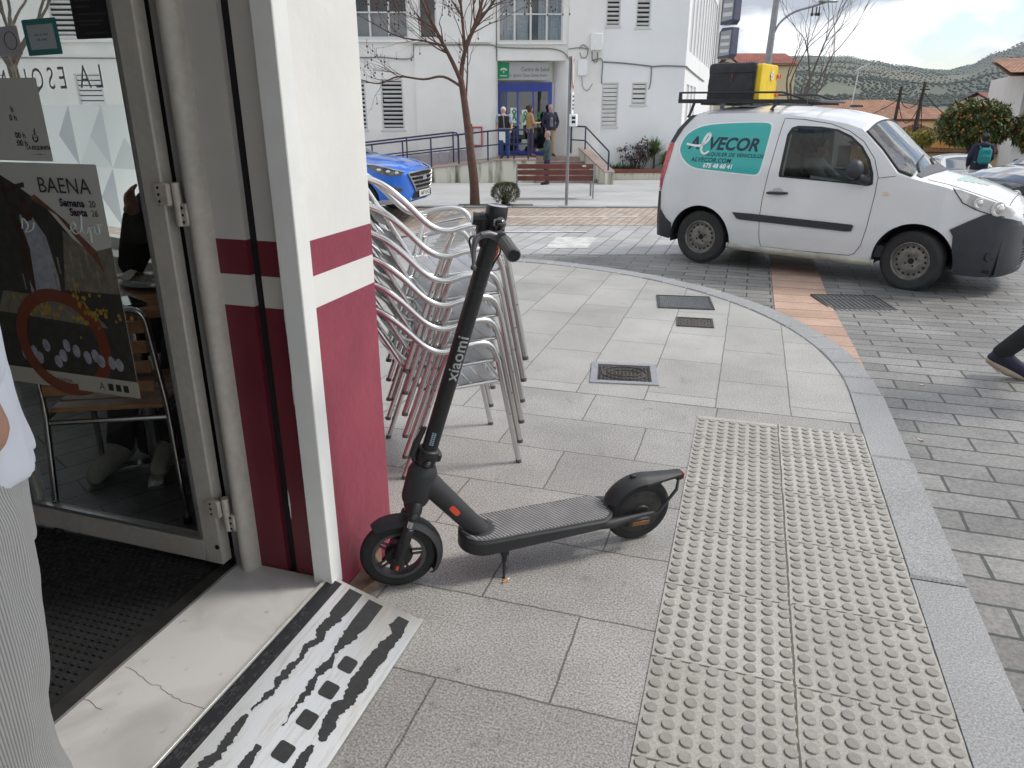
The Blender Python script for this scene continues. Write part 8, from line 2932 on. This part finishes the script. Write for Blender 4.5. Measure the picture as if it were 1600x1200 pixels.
ph = thing('phone', 'black phone in the hands of the woman in the tan jacket', 'phone', (0, 0, 0))
ph.location = plz(24.35, .56, ZL) + Matrix.Rotation(YAW - rad(70), 3, 'Z') @ Vector((.0, .33, 1.05))
MB().box((0, 0, 0), (.075, .15, .012), ch=.004, rz=YAW - rad(70)).build('phone_body', M_ink, ph)
person('man in a navy cardigan and khaki trousers standing by the entrance', plz(24.6, 1.22, ZL), YAW + PI + rad(14), sc=.91,
       J=dict(elL=(-.29, -.05, 1.14), wrL=(-.20, .06, .95), hdL=(.2, .2, -.9), elR=(.29, -.05, 1.14), wrR=(.20, .06, .95), hdR=(-.2, .2, -.9)), top=C_navy, top2=(cloth('grey_sweater', (.15, .15, .17)), 'inner'),
       legs=cloth('khaki', (.36, .26, .16)), shoe=S_brown, hair=H_grey, fat=1.08, hem=.88)
m4 = person('grey haired man in a dark green jacket on the steps looking at a phone', plz(22.6, 1.05, gz(22.6, 1) + .035), YAW + rad(78), sc=.88,
       J=dict(elL=(-.23, .04, 1.14), wrL=(-.12, .27, 1.10), hdL=(.3, .9, .1), elR=(.23, .04, 1.14), wrR=(.10, .29, 1.12), hdR=(-.3, .9, .1)), top=cloth('green_jacket', (.045, .075, .075)), hem=.80, legs=C_navy,
       shoe=S_dark, hair=H_grey, head_tilt=rad(-14), fat=1.05)
ph = thing('phone', 'black phone held by the man in the dark green jacket', 'phone', (0, 0, 0))
ph.location = plz(22.6, 1.05, gz(22.6, 1) + .035) + Matrix.Rotation(YAW + rad(78), 3, 'Z') @ Vector((.0, .39, 1.07))
MB().box((0, 0, 0), (.075, .15, .012), ch=.004, rz=YAW + rad(78)).build('phone_body', M_ink, ph)
# person with backpack walking away
bp_ = pl(19.2, 11.8)
bk = person('person with a teal backpack and pale trousers walking away down the street', (bp_.x, bp_.y, gzw(bp_.x, bp_.y) + .03), YAW + rad(-12),
       J=dict(elL=(-.26, .02, 1.14), wrL=(-.22, .14, .95), hdL=(.1, .5, -.8), elR=(.26, .02, 1.14), wrR=(.20, .16, .98), hdR=(-.1, .5, -.8), knL=(-.10, .10, .50), anL=(-.10, .08, .085), toL=(-.11, .26, .03), anR=(.10, -.12, .09), toR=(.11, .05, .03)),
       top=cloth('navy_puffer', (.016, .018, .04)), hem=.86, legs=cloth('lilac_trousers', (.50, .46, .52), v=.06), shoe=mat('shoe_white', (.6, .6, .6), .6), hair=H_black, curls=.25, fat=1.14)
bk_ = thing('backpack', 'teal backpack on the back of the person in the navy jacket', 'backpack', bk.location, bk.rotation_euler[2])
mb = MB()
mb.box((0, -.235, 1.20), (.30, .15, .40), ch=.06)
mb.box((0, -.32, 1.12), (.24, .07, .20), ch=.03)
fuse(mb, 'backpack_body', cloth('teal_nylon', (.015, .20, .21)), bk_, .014, 4)
mb = MB()
for s in (-1, 1): mb.tube(smoothpath([(.10 * s, -.17, 1.38), (.12 * s, -.08, 1.47), (.135 * s, .03, 1.43), (.14 * s, .12, 1.28), (.17 * s, .05, 1.10), (.15 * s, -.15, 1.04)], 4), .018, 8)
mb.build('strap', cloth('teal_strap', (.015, .24, .26)), bk_)
mb = MB().ball((0, -.09, 1.455), (.15, .10, .075), 16, 10)
fuse(mb, 'hood', cloth('navy_hood', (.014, .018, .04)), bk, .014, 3)
# passer-by leaving on the right: only the trailing foot is in the picture
wk = Vector((1.70, 5.17, 0)); wd = Vector((.985, -.17, 0)).normalized()
wl = Vector((-wd.y, wd.x, 0))
wo = wk + wd * .42 - wl * .05
S_navy = mat('navy_suede', (.020, .022, .045), .8, var=.2, vscale=30)
pw = person('person in black trousers and navy shoes stepping out of view at the right edge', (wo.x, wo.y, gzw(wo.x, wo.y)), math.atan2(wd.y, wd.x) - PI / 2,
       J=dict(pelvis=(0, -.02, .93), hipL=(-.09, -.02, .91), hipR=(.09, -.02, .91), knL=(-.10, -.19, .49), anL=(-.085, -.465, .155), toL=(-.085, -.30, .035), knR=(.1, .20, .52), anR=(.1, .33, .10), toR=(.11, .50, .05)),
       top=cloth('grey_coat', (.06, .06, .065)), legs=C_black, shoe=S_navy, hair=H_brown)
mb = MB()
R3 = Matrix.Rotation(math.atan2(.12, .165), 3, 'X')
so = []
limb(mb, [(-.085, -.51, .104), (-.085, -.40, .044), (-.085, -.27, .012)], [.031, .033, .028])
fuse(mb, 'sole', mat('shoe_sole', (.42, .34, .26), .7), pw, .008, 2)
# driver
dv = bl @ Vector((.98, .36, 0))
person('driver in pale clothing seated at the wheel inside the white van', (dv.x, dv.y, dv.z - .22), va - PI / 2,
       J=dict(pelvis=(0, -.10, .98), waist=(0, -.13, 1.10), chest=(0, -.14, 1.30), neck=(0, -.11, 1.43), head=(0, -.05, 1.555), shL=(-.18, -.12, 1.38), shR=(.18, -.12, 1.38), elL=(-.24, .12, 1.18), wrL=(-.14, .40, 1.24), hdL=(.1, .9, .2),
              elR=(.24, .12, 1.18), wrR=(.14, .40, 1.24), hdR=(-.1, .9, .2), hipL=(-.10, -.05, .97), hipR=(.10, -.05, .97), knL=(-.14, .40, 1.0), knR=(.14, .40, 1.0), anL=(-.13, .66, .70), anR=(.13, .66, .70), toL=(-.13, .84, .68), toR=(.13, .84, .68)),
       top=cloth('pale_top', (.36, .38, .38)), legs=C_jean, shoe=S_dark, hair=H_black, hem=.98)
# ================================================================== inside the cafe
ZF = .085
M_wood = paving('table_wood', (.33, .15, .065), (.42, .20, .09), (.06, .03, .015), 2.0, .095, .004, rough=.35, speck=.2, sscale=30, blotch=.25, blscale=5, bump=.15)
M_wood2 = mat('chair_wood', (.38, .19, .085), .4, var=.3, vscale=18)
M_inox = mat('chair_chrome', (.62, .62, .62), .18, 1.0)
tb = thing('cafe_table', 'slatted wooden cafe table just inside the side window', 'table', (-2.28, 2.22, ZF), rad(40))
MB().box((0, 0, .74), (.78, .72, .035), ch=.006).build('table_top', M_wood, tb, smooth=None)
mb = MB(); mb.cyl((0, 0, .02), (0, 0, .72), .032, n=16); mb.box((0, 0, .71), (.4, .08, .02)); mb.box((0, 0, .71), (.08, .4, .02))
mb.build('leg', M_inox, tb)
mb = MB(); mb.box((0, 0, .012), (.5, .06, .024), ch=.004); mb.box((0, 0, .012), (.06, .5, .026), ch=.004); mb.build('base', M_inox, tb)
T_ = lambda x, y, z=.7585: Matrix.Translation(tb.location) @ Matrix.Rotation(rad(40), 4, 'Z') @ Vector((x, y, z))
pt_ = thing('plate', 'white oval plate with leftovers and a fork on the wooden table', 'plate', T_(.12, .06), rad(40))
MB().lathe([(.001, .004), (.085, .004), (.10, .008), (.135, .016), (.137, .018), (.10, .011), (.085, .007), (.001, .007)], 32).build('dish', mat('porcelain', (.68, .72, .72), .2, coat=.5), pt_)
mb = MB()
for q in range(22):
    mb.ball((rng.gauss(.03, .03), rng.gauss(.02, .025), .012), (rng.uniform(.004, .010), rng.uniform(.004, .010), .006), 8, 5)
mb.build('leftovers', mat('crumbs', (.50, .34, .10), .8), pt_)
MB().tube([(-.10, -.03, .022), (-.02, -.04, .013), (.06, -.02, .015)], .0035, 6).build('fork', M_inox, pt_)
nk_ = thing('paper_napkin', 'crumpled white napkin beside the plate on the wooden table', 'napkin', T_(-.02, .14), .5)
g = [[(x, y, .01 + .035 * abs(math.sin(x * 31 + y * 17)) * (x > -.03)) for y in [-.05 + .1 * j / 6 for j in range(7)]] for x in [-.06 + .12 * i / 6 for i in range(7)]]
MB().grid(g).build('paper', mat('napkin', (.72, .72, .70), .9), nk_, smooth=None)
ph = thing('phone', 'dark phone lying flat on the edge of the wooden cafe table', 'phone', T_(.02, -.24), rad(66))
MB().box((0, 0, .005), (.075, .155, .010), ch=.003).build('phone_body', M_ink, ph)
MB().box((0, 0, .0106), (.069, .148, .001)).build('screen', mat('phone_screen', (.015, .017, .02), .08, coat=1), ph, smooth=None)
def cafe_chair(label, x, y, rz):
    t = thing('cafe_chair', label, 'chair', (x, y, ZF), rz, 'wood and chrome cafe chairs')
    mb = MB()
    for s in (-1, 1):
        mb.tube(fillet([(.22 * s, -.24, 0), (.20 * s, -.18, .44), (.185 * s, -.21, .80), (0, -.215, .802)], .05), .0115, 10)
    mb.build('back_frame', M_inox, t)
    for s in (-1, 1):
        MB().tube([(.22 * s, .22, 0), (.195 * s, .17, .43)], .0115, 10).build('leg', M_inox, t)
    mb = MB()
    for s in (-1, 1): mb.tube([(.196 * s, .17, .425), (.20 * s, -.18, .42)], .010, 8)
    mb.tube([(-.2, .17, .425), (.2, .17, .425)], .010, 8); mb.tube([(-.2, -.18, .40), (.2, -.18, .40)], .010, 8)
    mb.build('seat_frame', M_inox, t)
    mb = MB()
    for q in range(5): mb.box((0, -.145 + q * .078, .445), (.37, .070, .018), ch=.004)
    mb.build('seat', M_wood2, t)
    mb = MB()
    for z in (.53, .60, .67, .74): mb.box((0, -.205 - (z - .44) * .02, z), (.36, .014, .042), ch=.004)
    mb.build('backrest', M_wood2, t)
    mb = MB()
    for sx, sy in ((-1, -1), (1, -1), (-1, 1), (1, 1)): mb.cyl((.22 * sx, .22 * sy - (.02 if sy < 0 else 0), 0), (.219 * sx, .22 * sy - (.02 if sy < 0 else 0), .025), .015, n=12)
    mb.build('foot_cap', M_rub, t)
    return t
cafe_chair('wooden slatted cafe chair with chrome frame, its back towards the open door', -2.13, 1.98, rad(26))
cafe_chair('wooden slatted cafe chair at the far right of the cafe table by the window', -1.98, 2.52, rad(120))
cafe_chair('cafe chair on which the person in black sits behind the table', -2.33, 2.76, rad(197))
person('person in black clothing and pale sneakers seated at the cafe table', (-2.31, 2.72, ZF), rad(197),
       J=dict(pelvis=(0, -.04, .52), waist=(0, -.06, .66), chest=(0, .04, .90), neck=(0, .16, 1.03), head=(0, .25, 1.11), shL=(-.18, .03, 1.02), shR=(.18, .03, 1.02), elL=(-.24, .18, .80), wrL=(-.10, .36, .84), hdL=(.4, .8, .2),
              elR=(.25, .16, .80), wrR=(.14, .28, 1.02), hdR=(-.1, .4, .9), hipL=(-.09, .02, .52), hipR=(.09, .02, .52), knL=(-.03, .44, .52), knR=(.18, .44, .52), anL=(.08, .42, .085), anR=(.27, .48, .085), toL=(.06, .60, .03), toR=(.29, .66, .03)),
       top=C_black, legs=C_black, shoe=mat('sneaker_grey', (.33, .33, .29), .8, var=.15, vscale=30), hair=H_grey, hem=.52, hair_len=.05, head_turn=rad(62), head_tilt=rad(-12), fat=1.15)
wb_ = thing('water_jug', 'white and blue plastic water jug on the cafe floor beside the chairs', 'jug', (-2.36, 2.50, ZF), 0)
MB().lathe([(.001, 0), (.085, 0), (.09, .01), (.09, .22), (.085, .24), (.06, .27), (.03, .285), (.03, .30), (.001, .30)], 24).build('jug_body', mat('white_plastic', (.62, .64, .66), .3), wb_)
MB().lathe([(.0905, .04), (.0915, .05), (.0915, .13), (.0905, .14)], 24).build('blue_band', mat('blue_plastic', (.02, .14, .42), .35), wb_)
MB().cyl((0, 0, .30), (0, 0, .325), .034, n=20).build('cap', mat('blue_cap', (.02, .14, .42), .35), wb_)
bgk = thing('handbag', 'dark handbag on the cafe floor under the far chair', 'bag', (-2.30, 2.30, ZF), 0)
mb = MB().box((0, 0, .10), (.26, .14, .20), ch=.04); fuse(mb, 'bag_body', C_black, bgk, .012, 3)
MB().tube(smoothpath([(-.08, 0, .19), (-.06, 0, .30), (.06, 0, .30), (.08, 0, .19)], 5), .006, 6).build('handle', C_black, bgk)

# person at the left edge, close to the camera, in shirt and corduroys
m, t_, p_ = node_mat('corduroy', .95)
n, l = t_.nodes.new, t_.links.new
tcn = n('ShaderNodeTexCoord')
at_r = n('ShaderNodeAttribute'); at_r.attribute_name = 'rib'
wq = n('ShaderNodeMath'); wq.operation = 'MULTIPLY'; wq.inputs[1].default_value = 2 * PI / .0046
l(at_r.outputs['Fac'], wq.inputs[0])
wq2 = n('ShaderNodeMath'); wq2.operation = 'SINE'; l(wq.outputs[0], wq2.inputs[0])
wv = n('ShaderNodeMath'); wv.operation = 'MULTIPLY_ADD'; wv.inputs[1].default_value = .5; wv.inputs[2].default_value = .5
l(wq2.outputs[0], wv.inputs[0])
rr = n('ShaderNodeValToRGB'); e = rr.color_ramp.elements
e[0].color, e[0].position = (.30, .29, .275, 1), .1
e[1].color, e[1].position = (.52, .51, .49, 1), .6
l(wv.outputs[0], rr.inputs['Fac']); l(rr.outputs['Color'], p_.inputs['Base Color'])
bp = n('ShaderNodeBump'); bp.inputs['Strength'].default_value = .7; bp.inputs['Distance'].default_value = .002
l(wv.outputs[0], bp.inputs['Height']); l(bp.outputs['Normal'], p_.inputs['Normal'])
p_.inputs['Sheen Weight'].default_value = .3
M_cord = m
fp = thing('person', 'person cut off at the left edge in a white shirt and grey corduroy trousers', 'person', (-1.10, .64, .10), rad(150))
Jz = dict(hip=(.0, .0, .90))
mb = MB()
for s in (-1, 1):
    limb(mb, [(.10 * s, 0, .90), (.105 * s, .02, .48), (.105 * s, -.01, .08), (.12 * s, .16, .03)], [.08, .05, .036, .03])
limb(mb, [(0, 0, .92), (0, 0, 1.08), (0, 0, 1.28), (0, -.01, 1.44), (0, .01, 1.52)], [.11, .10, .12, .065, .055])
mb.ball((0, .0, 1.63), (.076, .095, .115), 18, 12); mb.ball((0, .03, 1.57), (.056, .066, .07), 14, 10); limb(mb, [(0, .09, 1.63), (0, .108, 1.60)], [.009, .013], 8)
for s in (-1, 1):
    mb.ball((.078 * s, -.005, 1.62), (.011, .02, .032), 10, 8)
    limb(mb, [(0, 0, 1.38), (.17 * s, 0, 1.34), (.215 * s, -.06, 1.03)], [.06, .05, .042])
    limb(mb, [(.215 * s, -.06, 1.03), (.17 * s, .19, 1.0)], [.041, .027])
    hand(mb, (.17 * s, .19, 1.0), (-.3 * s, .9, .1), (0, .1, 1))
fuse(mb, 'body', SKIN, fp, .009, 2)
def folds(mb_o, amp, sc_, seed):
    me = mb_o.data
    for v in me.vertices:
        nz = mnoise.fractal(Vector((v.co.x * sc_ + seed, v.co.y * sc_, v.co.z * sc_ * .55)), 1, 2, 3)
        v.co += v.normal * nz * amp
    return mb_o
mb = MB()
torso(mb, [((0, 0, .78), .16, .12, (1, 0, 0)), ((0, 0, .92), .185, .135, (1, 0, 0)), ((0, 0, 1.06), .170, .125, (1, 0, 0))])
for s in (-1, 1):
    limb(mb, [(.10 * s, 0, .88), (.108 * s, .01, .70), (.108 * s, .02, .50), (.108 * s, .0, .30), (.108 * s, -.01, .10)], [.108, .107, .090, .076, .066])
tr = folds(fuse(mb, 'trousers', M_cord, fp, .008, 4), .012, 7, 1.3)
att = tr.data.attributes.new('rib', 'FLOAT', 'POINT')
att.data.foreach_set('value', [.1 * math.atan2(v.co.y, abs(v.co.x) - .108) * (1 if v.co.x > 0 else -1) for v in tr.data.vertices])
mb = MB()
torso(mb, [((0, 0, .905), .180, .145, (1, 0, 0)), ((0, 0, 1.08), .185, .14, (1, 0, 0)), ((0, 0, 1.28), .20, .14, (1, 0, 0)), ((0, 0, 1.40), .19, .11, (1, 0, 0)), ((0, 0, 1.46), .08, .075, (1, 0, 0))])
for s in (-1, 1): limb(mb, [(.165 * s, 0, 1.33), (.205 * s, -.045, 1.12)], [.075, .070])
folds(fuse(mb, 'shirt', cloth('white_cotton', (.74, .77, .84), v=.06), fp, .009, 4), .012, 8, 4.1)
mb = MB().ball((0, -.02, 1.665), (.086, .098, .10), 18, 12); mb.ball((0, -.045, 1.61), (.072, .06, .07), 14, 10)
fuse(mb, 'hair', H_brown, fp, .009, 1)
for s in (-1, 1):
    mb = MB(); limb(mb, [(.108 * s, -.03, .05), (.115 * s, .08, .045), (.12 * s, .18, .035)], [.045, .045, .036]); fuse(mb, 'shoe', S_dark, fp, .01, 2)
